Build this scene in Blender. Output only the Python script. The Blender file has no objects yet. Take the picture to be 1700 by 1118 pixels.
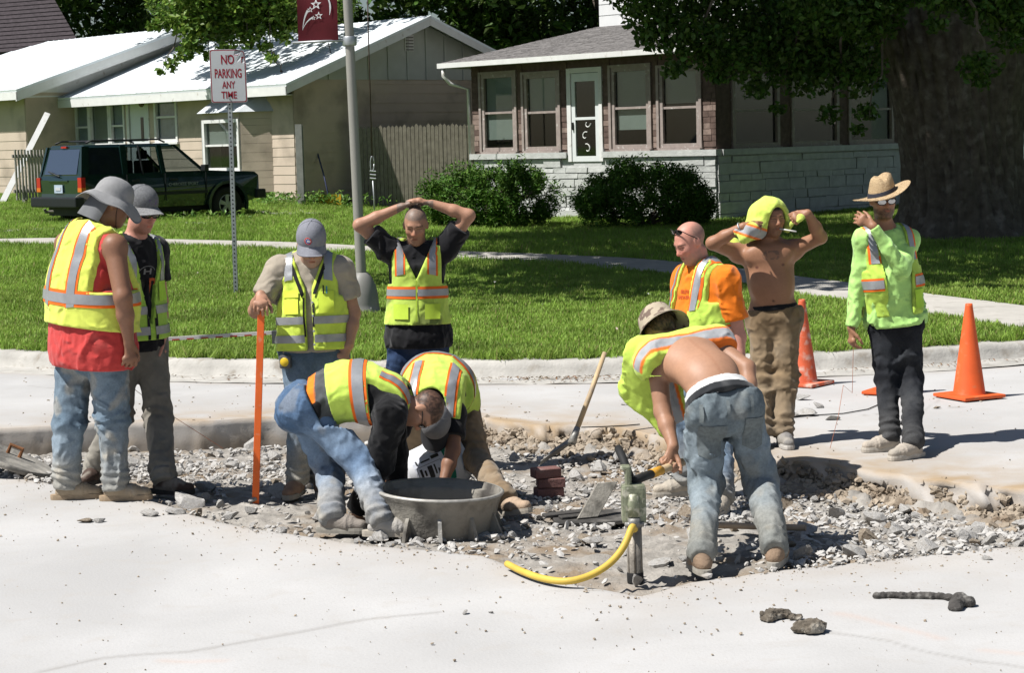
import bpy, bmesh, math, random
import numpy as np
from mathutils import Vector, Matrix
from mathutils.bvhtree import BVHTree

SC = bpy.context.scene
COL = SC.collection
R = math.radians
# ------------------------------------------------------------------ camera
F_PX, C_Z, ROLL = 3250.0, 2.03, R(1.5)
PITCH = math.atan(324 / F_PX)
_cp, _sp, _cr, _sr = math.cos(PITCH), math.sin(PITCH), math.cos(ROLL), math.sin(ROLL)
cam = bpy.data.cameras.new('camera')
cam.sensor_width = 36.0
cam.lens = F_PX / 1700 * 36.0
cam.clip_end = 600
cam_o = bpy.data.objects.new('camera', cam)
COL.objects.link(cam_o)
_f = Vector((0, _cp, -_sp)); _u0 = Vector((0, _sp, _cp)); _r0 = Vector((1, 0, 0))
_r = _r0 * _cr - _u0 * _sr
_u = _r0 * _sr + _u0 * _cr
cam_o.matrix_world = Matrix(((_r.x, _u.x, -_f.x, 0), (_r.y, _u.y, -_f.y, 0), (_r.z, _u.z, -_f.z, C_Z), (0, 0, 0, 1)))
SC.camera = cam_o

def ray(px, py):
    u, v = (px - 850) / F_PX, (559 - py) / F_PX
    return np.array(_f) + u * np.array(_r) + v * np.array(_u)

def at(px, py, Y):
    d = ray(px, py)
    t = Y / d[1]
    return np.array((0, 0, C_Z)) + d * t

def gnd(px, py, z=0.0):
    d = ray(px, py)
    zf = z if callable(z) else (lambda x, y: z)
    zz = zf(0, 20) if not callable(z) else 0.0
    for _ in range(12):
        t = (zz - C_Z) / d[2]
        p = np.array((0, 0, C_Z)) + d * t
        zz = 0.5 * zz + 0.5 * zf(p[0], p[1])
    t = (zz - C_Z) / d[2]
    return np.array((0, 0, C_Z)) + d * t

# ------------------------------------------------------------------ light
SUN_EL, SUN_AZ = R(57), R(18)      # sun on the left, a little towards the camera
to_sun = Vector((-math.cos(SUN_EL) * math.cos(SUN_AZ), -math.cos(SUN_EL) * math.sin(SUN_AZ), math.sin(SUN_EL)))
world = bpy.data.worlds.new('World'); SC.world = world; world.use_nodes = True
nt = world.node_tree
sky = nt.nodes.new('ShaderNodeTexSky'); sky.sky_type = 'NISHITA'; sky.sun_disc = False
sky.sun_elevation = SUN_EL
sky.sun_rotation = math.atan2(to_sun.x, to_sun.y)
nt.links.new(sky.outputs[0], nt.nodes['Background'].inputs[0])
nt.nodes['Background'].inputs[1].default_value = 0.05
sun = bpy.data.lights.new('sun', 'SUN'); sun.energy = 5.0; sun.angle = R(0.53); sun.color = (1.0, 0.97, 0.93)
sun_o = bpy.data.objects.new('sun', sun); COL.objects.link(sun_o)
sun_o.rotation_euler = to_sun.to_track_quat('Z', 'Y').to_euler()
sun_o.location = (-20, -6, 40)
vs = SC.view_settings
vs.view_transform = 'Standard'; vs.look = 'None'; vs.gamma = 1; vs.exposure = 0.42
try: vs.use_curve_mapping = False
except Exception: pass
SC.render.engine = 'CYCLES'
SC.cycles.use_denoising = True
SC.cycles.max_bounces = 6
SC.cycles.diffuse_bounces = 1
SC.cycles.transparent_max_bounces = 6

# ------------------------------------------------------------------ numpy helpers
rng = np.random.default_rng(7)
_LAT = np.random.default_rng(3).random((32, 32, 32)).astype(np.float32)
def vnoise(p, f=1.0, seed=0):
    q = np.asarray(p, dtype=np.float32) * np.float32(f) + np.float32(seed * 7.31 + 100)
    i = np.floor(q).astype(np.int32); t = q - i; t = t * t * (3 - 2 * t)
    i &= 31; j = (i + 1) & 31
    x0, y0, z0 = i[..., 0], i[..., 1], i[..., 2]; x1, y1, z1 = j[..., 0], j[..., 1], j[..., 2]
    a, b, c = t[..., 0], t[..., 1], t[..., 2]
    L = _LAT
    v = ((L[x0, y0, z0] * (1 - a) + L[x1, y0, z0] * a) * (1 - b) + (L[x0, y1, z0] * (1 - a) + L[x1, y1, z0] * a) * b) * (1 - c) + \
        ((L[x0, y0, z1] * (1 - a) + L[x1, y0, z1] * a) * (1 - b) + (L[x0, y1, z1] * (1 - a) + L[x1, y1, z1] * a) * b) * c
    return v * 2 - 1
def fbm(p, f=1.0, o=3, seed=0):
    s, a = 0, 1.0
    for k in range(o):
        s = s + a * vnoise(p, f * 2 ** k, seed + k * 3); a *= .5
    return s
def nrm(v):
    v = np.asarray(v, float); return v / (np.linalg.norm(v) + 1e-12)
def sstep(a, b, x):
    t = np.clip((np.asarray(x, float) - a) / (b - a), 0, 1); return t * t * (3 - 2 * t)
def lin(c):
    return tuple(((x / 255) / 12.92 if x / 255 <= .04045 else ((x / 255 + .055) / 1.055) ** 2.4) for x in c)

# ------------------------------------------------------------------ materials
MATS = {}
def mat(name, col=(.5, .5, .5), rough=.8, var=.12, scale=8.0, bump=0.0, bscale=60.0, metal=0.0, attr=False, spec=.3, sheen=0.0,
        detail=4, transl=0.0, coat=0.0, emit=None, noise2=None, coord='Object', wrinkle=None):
    if name in MATS: return MATS[name]
    m = bpy.data.materials.new(name); m.use_nodes = True
    t = m.node_tree; N = t.nodes; bs = N['Principled BSDF']
    tc = N.new('ShaderNodeNewGeometry' if coord == 'Position' else 'ShaderNodeTexCoord')
    def noise(sc, det=4):
        n = N.new('ShaderNodeTexNoise'); n.inputs['Scale'].default_value = sc; n.inputs['Detail'].default_value = det
        t.links.new(tc.outputs[coord], n.inputs['Vector']); return n
    if attr:
        a = N.new('ShaderNodeAttribute'); a.attribute_name = 'Col'; csrc = a.outputs['Color']
    else:
        rgb = N.new('ShaderNodeRGB'); rgb.outputs[0].default_value = (*col, 1); csrc = rgb.outputs[0]
    if var > 0:
        n = noise(scale, detail)
        mr = N.new('ShaderNodeMapRange'); mr.inputs[1].default_value = .25; mr.inputs[2].default_value = .75
        mr.inputs[3].default_value = 1 - var; mr.inputs[4].default_value = 1 + var
        t.links.new(n.outputs['Fac'], mr.inputs[0])
        mx = N.new('ShaderNodeVectorMath'); mx.operation = 'SCALE'
        t.links.new(csrc, mx.inputs[0]); t.links.new(mr.outputs[0], mx.inputs['Scale']); csrc = mx.outputs[0]
    if noise2:   # (scale, colour, low, high): stains with a shape of their own
        n = noise(noise2[0], 6)
        mr = N.new('ShaderNodeMapRange'); mr.inputs[1].default_value = noise2[2]; mr.inputs[2].default_value = noise2[3]
        t.links.new(n.outputs['Fac'], mr.inputs[0])
        mx = N.new('ShaderNodeMix'); mx.data_type = 'RGBA'; mx.inputs[7].default_value = (*noise2[1], 1)
        t.links.new(mr.outputs[0], mx.inputs[0]); t.links.new(csrc, mx.inputs[6]); csrc = mx.outputs[2]
    t.links.new(csrc, bs.inputs['Base Color'])
    bs.inputs['Roughness'].default_value = rough
    bs.inputs['Metallic'].default_value = metal
    bs.inputs['Specular IOR Level'].default_value = spec
    if sheen: bs.inputs['Sheen Weight'].default_value = sheen
    if coat: bs.inputs['Coat Weight'].default_value = coat; bs.inputs['Coat Roughness'].default_value = .05
    if emit: bs.inputs['Emission Color'].default_value = (*emit[0], 1); bs.inputs['Emission Strength'].default_value = emit[1]
    if bump > 0:
        n = noise(bscale, 5)
        b = N.new('ShaderNodeBump'); b.inputs['Strength'].default_value = bump; b.inputs['Distance'].default_value = .01
        t.links.new(n.outputs['Fac'], b.inputs['Height']); t.links.new(b.outputs[0], bs.inputs['Normal'])
        if wrinkle:      # soft ridged creases of cloth
            wn = noise(wrinkle[0], 2); wn.noise_type = 'RIDGED_MULTIFRACTAL'; wn.inputs['Distortion'].default_value = .6
            b2 = N.new('ShaderNodeBump'); b2.inputs['Strength'].default_value = wrinkle[1]; b2.inputs['Distance'].default_value = .045
            t.links.new(wn.outputs['Fac'], b2.inputs['Height']); t.links.new(b2.outputs[0], b.inputs['Normal'])
    if transl > 0:
        tr = N.new('ShaderNodeBsdfTranslucent'); ms = N.new('ShaderNodeMixShader'); ms.inputs[0].default_value = transl
        t.links.new(csrc, tr.inputs[0]); t.links.new(bs.outputs[0], ms.inputs[1]); t.links.new(tr.outputs[0], ms.inputs[2])
        t.links.new(ms.outputs[0], N['Material Output'].inputs['Surface'])
    MATS[name] = m
    return m

# ------------------------------------------------------------------ objects
def tag(o, label=None, cat=None, group=None, kind=None):
    if label: o['label'] = label
    if cat: o['category'] = cat
    if group: o['group'] = group
    if kind: o['kind'] = kind
    return o
def empty(name, loc, label=None, cat=None, group=None, rotz=0.0):
    o = bpy.data.objects.new(name, None); COL.objects.link(o); o.location = loc; o.rotation_euler = (0, 0, rotz)
    o.empty_display_size = .1
    return tag(o, label, cat, group)
def wloc(p):
    """world location of an un-rotated parent chain"""
    v = Vector((0, 0, 0))
    while p is not None:
        v = v + p.location; p = p.parent
    return np.array(v)
def link(name, me, m, parent=None, smooth=False):
    o = bpy.data.objects.new(name, me); COL.objects.link(o)
    if m is not None and not me.materials: me.materials.append(m)
    if parent is not None: o.parent = parent
    return o
def quick_mesh(name, V, Fq, col=None, smooth=True):
    """V (n,3) array, Fq (m,3|4) int array -> mesh, fast"""
    V = np.ascontiguousarray(V, dtype=np.float32); Fq = np.ascontiguousarray(Fq, dtype=np.int32)
    me = bpy.data.meshes.new(name); k = Fq.shape[1]
    me.vertices.add(len(V)); me.vertices.foreach_set('co', V.ravel())
    me.loops.add(Fq.size); me.loops.foreach_set('vertex_index', Fq.ravel())
    me.polygons.add(len(Fq)); me.polygons.foreach_set('loop_start', np.arange(0, Fq.size, k, dtype=np.int32))
    try: me.polygons.foreach_set('loop_total', np.full(len(Fq), k, dtype=np.int32))
    except Exception: pass
    me.polygons.foreach_set('use_smooth', np.full(len(Fq), bool(smooth)))
    if col is not None:
        ca = me.color_attributes.new('Col', 'FLOAT_COLOR', 'POINT')
        c4 = np.ones((len(V), 4), dtype=np.float32); c4[:, :3] = col
        ca.data.foreach_set('color', c4.ravel())
    me.update(calc_edges=True); me.validate()
    return me
def mesh_obj(name, V, Fc, m, parent=None, smooth=False, local=True):
    """V in world coordinates; made relative to the parent's location"""
    V = np.asarray(V, float)
    if parent is not None and local: V = V - wloc(parent)
    me = bpy.data.meshes.new(name); me.from_pydata([tuple(v) for v in V], [], [tuple(f) for f in Fc])
    if smooth: me.polygons.foreach_set('use_smooth', [True] * len(me.polygons))
    me.update()
    return link(name, me, m, parent)
BOXF = [(0, 3, 2, 1), (4, 5, 6, 7), (0, 1, 5, 4), (1, 2, 6, 5), (2, 3, 7, 6), (3, 0, 4, 7)]
class Frame:
    """a wall frame: O origin, X along, N outwards, Z up"""
    def __init__(s, O, X, N): s.O = np.array(O, float); s.X = nrm(X); s.N = nrm(N); s.Z = np.array((0, 0, 1.))
    def p(s, u, z, d=0): return s.O + s.X * u + s.N * d + s.Z * z
    def box(s, u0, u1, z0, z1, d0, d1):
        return [s.p(u0, z0, d1), s.p(u1, z0, d1), s.p(u1, z0, d0), s.p(u0, z0, d0), s.p(u0, z1, d1), s.p(u1, z1, d1), s.p(u1, z1, d0), s.p(u0, z1, d0)]
def wbox(name, fr, b, m, parent=None):
    return mesh_obj(name, fr.box(*b), BOXF, m, parent)
class MB:
    """collects pieces into one mesh"""
    def __init__(s): s.V = []; s.F = []
    def add(s, V, Fc):
        k = len(s.V); s.V += [tuple(v) for v in V]; s.F += [tuple(i + k for i in f) for f in Fc]; return s
    def box(s, fr, *b): return s.add(fr.box(*b), BOXF)
    def tube(s, pts, rad, n=10, cap=True):
        pts = np.array(pts, float); m_ = len(pts); rad = np.broadcast_to(np.array(rad, float), (m_,))
        k = len(s.V); up = np.array((0.13, 0.21, 1.0))
        T = np.gradient(pts, axis=0); prev = None
        for i in range(m_):
            t = nrm(T[i]); a = np.cross(t, up) if prev is None else prev - t * np.dot(prev, t)
            if np.linalg.norm(a) < 1e-4: a = np.cross(t, (1, 0, 0))
            a = nrm(a); b = np.cross(t, a); prev = a
            for j in range(n):
                th = 2 * math.pi * j / n
                s.V.append(tuple(pts[i] + rad[i] * (a * math.cos(th) + b * math.sin(th))))
        for i in range(m_ - 1):
            for j in range(n):
                j2 = (j + 1) % n
                s.F.append((k + i * n + j, k + i * n + j2, k + (i + 1) * n + j2, k + (i + 1) * n + j))
        if cap:
            s.F.append(tuple(k + j for j in reversed(range(n)))); s.F.append(tuple(k + (m_ - 1) * n + j for j in range(n)))
        return s
    def lathe(s, prof, O=(0, 0, 0), n=32, close=False, M=None):
        k = len(s.V); O = np.array(O, float); m_ = len(prof)
        for (r, z) in prof:
            for j in range(n):
                th = 2 * math.pi * j / n; v = np.array((r * math.cos(th), r * math.sin(th), z))
                if M is not None: v = M @ v
                s.V.append(tuple(O + v))
        rr = range(m_) if close else range(m_ - 1)
        for i in rr:
            i2 = (i + 1) % m_
            for j in range(n):
                j2 = (j + 1) % n
                s.F.append((k + i * n + j, k + i * n + j2, k + i2 * n + j2, k + i2 * n + j))
        return s
    def build(s, name, m, parent=None, smooth=False): return mesh_obj(name, s.V, s.F, m, parent, smooth)
def grid_faces(nu, nv, wrap=False):
    i, j = np.meshgrid(np.arange(nu - 1), np.arange(nv if wrap else nv - 1), indexing='ij')
    j2 = (j + 1) % nv
    return np.stack([i * nv + j, (i + 1) * nv + j, (i + 1) * nv + j2, i * nv + j2], -1).reshape(-1, 4)
def bevel_mesh(o, w=.01, seg=1):
    bm = bmesh.new(); bm.from_mesh(o.data)
    bmesh.ops.bevel(bm, geom=list(bm.edges), offset=w, segments=seg, affect='EDGES', profile=.6)
    bm.to_mesh(o.data); bm.free(); return o
def text_mesh(body, size=1.0, bold=False, spacing=1.0):
    """flat vertices and faces of a word in the built-in font, centred"""
    cu = bpy.data.curves.new('txt', 'FONT'); cu.body = body; cu.size = size; cu.align_x = 'CENTER'; cu.align_y = 'CENTER'
    cu.space_character = spacing; cu.resolution_u = 3
    if bold: cu.offset = size * .022
    o = bpy.data.objects.new('txt', cu); COL.objects.link(o)
    dg = bpy.context.evaluated_depsgraph_get(); dg.update()
    me = bpy.data.meshes.new_from_object(o.evaluated_get(dg))
    V = np.array([v.co[:] for v in me.vertices]).reshape(-1, 3); Fc = [tuple(p.vertices) for p in me.polygons]
    bpy.data.objects.remove(o); bpy.data.meshes.remove(me); bpy.data.curves.remove(cu)
    return V, Fc
# ================================================================== ground
def poly_fn(px_pts, z, axis=True):
    P = np.array([gnd(a, b, z) for a, b in px_pts]); o = np.argsort(P[:, 0]); P = P[o]
    return lambda x: np.interp(x, P[:, 0], P[:, 1])
_far = poly_fn([(-120, 717), (0, 712), (200, 702), (330, 700), (440, 693), (640, 690), (790, 692), (870, 704), (960, 708), (1040, 712), (1130, 733), (1210, 752), (1300, 762),
                (1400, 774), (1500, 788), (1600, 800), (1700, 812), (1820, 824)], 0)
_near = poly_fn([(-120, 770), (0, 786), (90, 800), (200, 815), (290, 836), (330, 852), (420, 874), (560, 896), (700, 908), (800, 918), (870, 945), (960, 968), (1060, 985),
                 (1150, 962), (1250, 948), (1400, 932), (1550, 915), (1700, 903), (1820, 893)], 0)
_edge = poly_fn([(-200, 573), (-60, 579), (0, 583), (150, 591), (300, 597), (450, 600), (600, 601), (900, 600), (1050, 597), (1250, 592), (1400, 586), (1550, 578), (1700, 568), (1900, 552)], .13)
PX0, PX1 = -3.6, 3.4
def far_y(x): return _far(np.asarray(x, float))
def near_y(x):
    x = np.asarray(x, float); n = _near(x); f = _far(x)
    w = sstep(PX0 - 1.3, PX0 + .1, x) * (1 - sstep(PX1 - .1, PX1 + 1.6, x))
    return f - np.maximum((f - n) * w, 0.02)
def edge_y(x): return _edge(np.asarray(x, float))
def lawn_z(x, y):
    x = np.asarray(x, float); y = np.asarray(y, float)
    r = np.clip((y - edge_y(x)) / 23, 0, 1.25)
    return .13 + r * (.13 + .52 * sstep(-.5, 8, -x)) + .02 * fbm(np.stack([x, y, x * 0], -1), .35, 2, 5) * np.clip((y - edge_y(x)) / 1.5, 0, 1)
def floor_z(x, y):
    """smooth level of the broken-out pit"""
    x = np.asarray(x, float); y = np.asarray(y, float); n, f = near_y(x), far_y(x)
    v = np.clip((y - n) / (f - n), 0, 1)
    return -.035 - .135 * sstep(.05, .75, v) - .04 * sstep(1.0, 3.0, x) * v - .05 * sstep(-.2, -.8, x) * sstep(.55, .9, v)
def walk_z(x, y):
    """level people stand on"""
    n, f = near_y(x), far_y(x)
    if y > edge_y(x): return float(lawn_z(x, y))
    if n < y < f: return float(floor_z(x, y))
    return 0.0

# ---- concrete street slabs
def slab_material():
    m = bpy.data.materials.new('street_concrete'); m.use_nodes = True; t = m.node_tree; N = t.nodes; L = t.links; bs = N['Principled BSDF']
    g = N.new('ShaderNodeNewGeometry')
    def noise(sc, det=6, dist=0):
        n = N.new('ShaderNodeTexNoise'); n.inputs['Scale'].default_value = sc; n.inputs['Detail'].default_value = det; n.inputs['Distortion'].default_value = dist
        L.new(g.outputs['Position'], n.inputs['Vector']); return n.outputs['Fac']
    def rng_(s, a, b, c, d):
        n = N.new('ShaderNodeMapRange'); n.inputs[1].default_value, n.inputs[2].default_value, n.inputs[3].default_value, n.inputs[4].default_value = a, b, c, d; L.new(s, n.inputs[0]); return n.outputs[0]
    def mix(fac, a, b):
        n = N.new('ShaderNodeMix'); n.data_type = 'RGBA'
        if isinstance(fac, float): n.inputs[0].default_value = fac
        else: L.new(fac, n.inputs[0])
        for k, s in ((6, a), (7, b)):
            if isinstance(s, tuple): n.inputs[k].default_value = (*s, 1)
            else: L.new(s, n.inputs[k])
        return n.outputs[2]
    at_ = N.new('ShaderNodeAttribute'); at_.attribute_name = 'Col'
    sep = N.new('ShaderNodeSeparateColor'); L.new(at_.outputs['Color'], sep.inputs[0])
    base = mix(rng_(noise(1.1), .3, .7, 0, 1), (.415, .41, .40), (.50, .495, .485))
    base = mix(rng_(noise(.33, 5, 1.2), .48, .68, 0, .55), base, (.36, .355, .345))             # old tyre wear and dust
    base = mix(rng_(noise(38, 8), .55, .8, 0, .35), base, (.35, .34, .32))           # specks
    base = mix(rng_(noise(6, 8, .6), .56, .74, 0, .30), base, (.40, .37, .33))        # light soiling
    soil = N.new('ShaderNodeMath'); soil.operation = 'MULTIPLY'
    L.new(sep.outputs[0], soil.inputs[0]); L.new(rng_(noise(3.5, 8, .4), .28, .62, .15, 1), soil.inputs[1])
    base = mix(soil.outputs[0], base, (.36, .27, .175))                               # earth dragged out of the pit
    base = mix(sep.outputs[1], base, (.19, .175, .155))                              # cracks, joints and the foot of the broken face
    base = mix(sep.outputs[2], base, (.60, .27, .12))                                # faint survey paint
    L.new(base, bs.inputs['Base Color']); bs.inputs['Roughness'].default_value = .9; bs.inputs['Specular IOR Level'].default_value = .2
    b = N.new('ShaderNodeBump'); b.inputs['Strength'].default_value = .2; b.inputs['Distance'].default_value = .008
    L.new(noise(70, 6), b.inputs['Height']); L.new(b.outputs[0], bs.inputs['Normal'])
    return m
M_SLAB = slab_material()
_fx = np.concatenate([np.linspace(-60, -6, 20)[:-1], np.linspace(-6, 6, 481), np.linspace(6, 60, 20)[1:]])
def seg_dist(P, A, B):
    A = np.array(A, float); B = np.array(B, float); d = B - A
    t = np.clip(((P - A) @ d) / (d @ d), 0, 1); return np.linalg.norm(P - (A + t[:, None] * d), axis=1)
def slab_cols(V, near):
    """R: soil, G: cracks, B: paint"""
    P = V[:, :2]; c = np.zeros((len(V), 3)); fy, ny = far_y(V[:, 0]), near_y(V[:, 0])
    if near:
        dd = ny - V[:, 1]; c[:, 0] = .35 * np.exp(-np.maximum(dd, 0) / .45)
    else:
        dd = V[:, 1] - fy; inn = sstep(-3.9, -1.5, V[:, 0]) * .55 + .45
        c[:, 0] = np.clip(1.15 * np.exp(-np.maximum(dd, 0) / (.55 + .35 * sstep(0, 2.2, V[:, 0]))), 0, 1) * inn
        de = edge_y(V[:, 0]) - V[:, 1]; c[:, 0] = np.maximum(c[:, 0], .35 * np.exp(-np.abs(de - .62) / .12))
    wob = fbm(np.c_[P, P[:, :1] * 0], 2.2, 3, 9) * .05
    def crack(pts, w, a=1.0):
        G = [gnd(x, y, 0)[:2] for x, y in pts]
        d = np.min([seg_dist(P + wob[:, None], G[i], G[i + 1]) for i in range(len(G) - 1)], axis=0)
        c[:, 1] = np.maximum(c[:, 1], a * np.exp(-(d / w) ** 2))
    if near:
        crack([(60, 1118), (150, 1098), (330, 1078), (480, 1052), (600, 1030), (720, 1018)], .018, .38)
        crack([(1370, 1045), (1500, 1072), (1700, 1108)], .012, .35)
        crack([(900, 985), (1150, 970)], .008, .3)
        for a, b in (((1390, 1020), (1570, 1058)), ((1640, 1078), (1700, 1085)), ((270, 1097), (380, 1094))):
            d = seg_dist(P + wob[:, None], gnd(*a)[:2], gnd(*b)[:2]); c[:, 2] = np.maximum(c[:, 2], .14 * np.exp(-(d / .03) ** 2))
    else:
        crack([(560, 618), (860, 632), (1100, 626), (1400, 610), (1700, 590)], .014, .65)
        crack([(0, 640), (300, 655)], .012, .3); crack([(1430, 690), (1700, 668)], .014, .4)
        crack([(1340, 745), (1500, 700), (1600, 640)], .010, .25); crack([(470, 590), (480, 620), (500, 650)], .012, .4)
    return np.clip(c, 0, 1)
def edge_jag(x, seed, amp):
    q = np.stack([x, x * 0, x * 0], -1); return amp * (fbm(q, 2.3, 4, seed))
def slab(name, near):
    nv = 140 if near else 90
    tt = np.linspace(0, 1, nv)
    if near:
        e = near_y(_fx) + edge_jag(_fx, 11, .05) * sstep(PX0 - 1, PX0, _fx) * (1 - sstep(PX1, PX1 + 1, _fx))
        s = np.where(tt < .06, tt / .06 * 20 - 30, np.nan)
        Y = np.empty((len(_fx), nv))
        for i in range(len(_fx)):
            k = int(nv * .06); Y[i, :k] = np.linspace(-40, 6.5, k); Y[i, k:] = np.linspace(6.5, e[i], nv - k + 1)[1:]
    else:
        e = far_y(_fx) + edge_jag(_fx, 17, 1.0) * (.012 + .045 * sstep(-.6, .2, _fx))
        Y = e[:, None] + (edge_y(_fx) - .02 - e)[:, None] * tt[None, :] ** 1.15
    X = np.repeat(_fx[:, None], nv, 1)
    wz = .006 * fbm(np.stack([X, Y, X * 0], -1), .8, 2, 2)
    if not near:      # the slab settles and crumbles at the broken edge on the right
        d = Y - e[:, None]
        wz = wz - (.007 * sstep(.4, 2.2, X) * np.exp(-d / .10)) * (1 + 1.3 * fbm(np.stack([X, Y, X * 0], -1), 13, 4, 4))
    else:
        d = e[:, None] - Y
        wz = wz - .015 * np.exp(-d / .06)
    V = np.stack([X, Y, wz], -1)
    nu = len(_fx); F1 = grid_faces(nu, nv)
    V = V.reshape(-1, 3); cols = slab_cols(V, near)
    # the broken face below the edge
    nd = 9; idx = (np.arange(nu) * nv + (nv - 1 if near else 0)); top = V[idx]; W = []
    for k in range(1, nd):
        w = top.copy(); q = np.c_[top[:, 0], top[:, 1] * 0, np.full(nu, -.05 * k)]
        rough = (.008 + .085 * sstep(-.4, .4, top[:, 0]))
        w[:, 2] = -.045 * k
        w[:, 1] += (-1 if not near else 1) * (rough * (fbm(q, 13, 4, 21) * 1.1 + .12) + .012 * k * sstep(-.4, .4, top[:, 0]))
        W.append(w)
    base = len(V); V2 = np.concatenate([V] + W); fc = []
    rows = [idx] + [base + k * nu + np.arange(nu) for k in range(nd - 1)]
    for a, b in zip(rows[:-1], rows[1:]):
        q = np.stack([a[:-1], b[:-1], b[1:], a[1:]], -1) if not near else np.stack([a[:-1], a[1:], b[1:], b[:-1]], -1)
        fc.append(q)
    wc = np.zeros((len(V2) - base, 3)); lx = V2[base:, 0]; dz = -V2[base:, 2]
    wc[:, 0] = np.clip(.25 + .75 * sstep(-.6, .3, lx) * (1 - .75 * sstep(1.5, 2.2, lx)) + .6 * sstep(.06, .2, dz), 0, 1)
    wc[:, 1] = .55 * sstep(.10, .2, dz)  # face gets darker towards the bottom
    me = quick_mesh(name, V2, np.concatenate([F1] + fc), np.concatenate([cols, wc]), smooth=True)
    o = link(name, me, M_SLAB); tag(o, kind='structure')
    return o
slab('street', True); slab('street_far_side', False)

# ---- pit floor: packed broken concrete and earth
M_PIT = mat('rubble_bed', (.31, .29, .26), .95, .35, 9, bump=.9, bscale=45, detail=8, noise2=(2.2, (.24, .185, .13), .50, .66), spec=.1)
xs = np.linspace(-5.4, 5.6, 430); nvv = 150
n_, f_ = near_y(xs) - .35, far_y(xs) + .3
Y = n_[:, None] + (f_ - n_)[:, None] * np.linspace(0, 1, nvv)[None]
X = np.repeat(xs[:, None], nvv, 1); P = np.stack([X, Y, X * 0], -1)
Z = floor_z(X, Y) + .020 * fbm(P, 3.0, 3, 31) + .022 * np.abs(fbm(P, 14, 3, 33)) - .012
heap = np.exp(-((far_y(X) - .16 - Y) / .16) ** 2) * sstep(-.6, .2, X)
Z += heap * (.04 + .05 * fbm(P, 6, 3, 35) + .03 * fbm(P, 22, 3, 36))
Z = np.where(Y > far_y(X) + .02, -.3, Z); Z = np.where(Y < near_y(X) - .12, np.minimum(Z, -.08), Z)
link('pit_floor', quick_mesh('pit_floor', np.stack([X, Y, Z], -1).reshape(-1, 3), grid_faces(430, nvv)), M_PIT)['kind'] = 'structure'

# ---- curb and lawn
M_CURB = mat('curb_concrete', (.41, .395, .36), .9, .2, 5, bump=.5, bscale=40, noise2=(7, (.27, .24, .20), .56, .74))
xs = np.concatenate([np.linspace(-60, -9, 30)[:-1], np.linspace(-9, 9, 360), np.linspace(9, 60, 30)[1:]])
ey = edge_y(xs); prof = [(-.62, .006), (-.60, .010), (-.16, .004), (-.145, .012), (-.115, .085), (-.09, .125), (-.06, .14), (.10, .145), (.12, .10), (.12, -.1)]
V = np.array([[(x, y + d + .006 * float(vnoise((x * 3, 0, 0))), z + .008 * float(vnoise((x * 5, d * 9, 1)))) for d, z in prof] for x, y in zip(xs, ey)])
link('curb', quick_mesh('curb', V.reshape(-1, 3), grid_faces(len(xs), len(prof))), M_CURB)['kind'] = 'structure'

M_TURF = mat('turf_soil', (.10, .17, .03), .95, .35, 3.0, bump=.7, bscale=50, detail=8, noise2=(9, (.12, .14, .035), .55, .8), spec=.1)
xs = np.concatenate([np.linspace(-250, -16, 25)[:-1], np.linspace(-16, 16, 130), np.linspace(16, 250, 25)[1:]])
tv = np.concatenate([np.linspace(0, 1, 110), 1 + np.linspace(0, 1, 16)[1:] ** 2 * 9])
Yl = edge_y(xs)[:, None] + .06 + tv[None] * 34
Xl = np.repeat(xs[:, None], len(tv), 1); Zl = lawn_z(Xl, Yl)
link('lawn', quick_mesh('lawn', np.stack([Xl, Yl, Zl], -1).reshape(-1, 3), grid_faces(len(xs), len(tv))), M_TURF)['kind'] = 'structure'

M_WALK = mat('sidewalk_concrete', (.44, .42, .38), .9, .14, 3, bump=.3, bscale=40, noise2=(5, (.30, .28, .24), .58, .75))
def ribbon(name, pxs, width, m, lift=.02, joints=None):
    C = np.array([gnd(a, b, lawn_z)[:2] for a, b in pxs]); s = np.r_[0, np.cumsum(np.linalg.norm(np.diff(C, axis=0), axis=1))]
    q = np.arange(0, s[-1], .25); c = np.c_[np.interp(q, s, C[:, 0]), np.interp(q, s, C[:, 1])]
    for _ in range(12): c[1:-1] = (c[:-2] + 2 * c[1:-1] + c[2:]) / 4
    T = np.gradient(c, axis=0); T /= np.linalg.norm(T, axis=1)[:, None]; Nn = np.c_[-T[:, 1], T[:, 0]]
    w = np.array([-.5, -.49, .49, .5]) * width; zz = np.array([-.05, lift, lift, -.05])
    Vx = c[:, None, :] + Nn[:, None, :] * w[None, :, None]; Vz = lawn_z(Vx[..., 0], Vx[..., 1]) + zz[None]
    o = link(name, quick_mesh(name, np.concatenate([Vx, Vz[..., None]], -1).reshape(-1, 3), grid_faces(len(q), 4), smooth=False), m)
    o['kind'] = 'structure'; return c
SIDEWALK = ribbon('sidewalk', [(-150, 404), (0, 402), (300, 404), (590, 413), (870, 428), (1100, 443), (1350, 478), (1560, 508), (1700, 529), (1900, 560)], 1.25, M_WALK)
ribbon('garden_path', [(-150, 388), (0, 384), (95, 381), (250, 373), (360, 370)], .5, M_WALK, .015)
ribbon('parking_pad', [(425, 356), (470, 354), (525, 350)], 1.0, M_WALK, .02)

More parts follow.
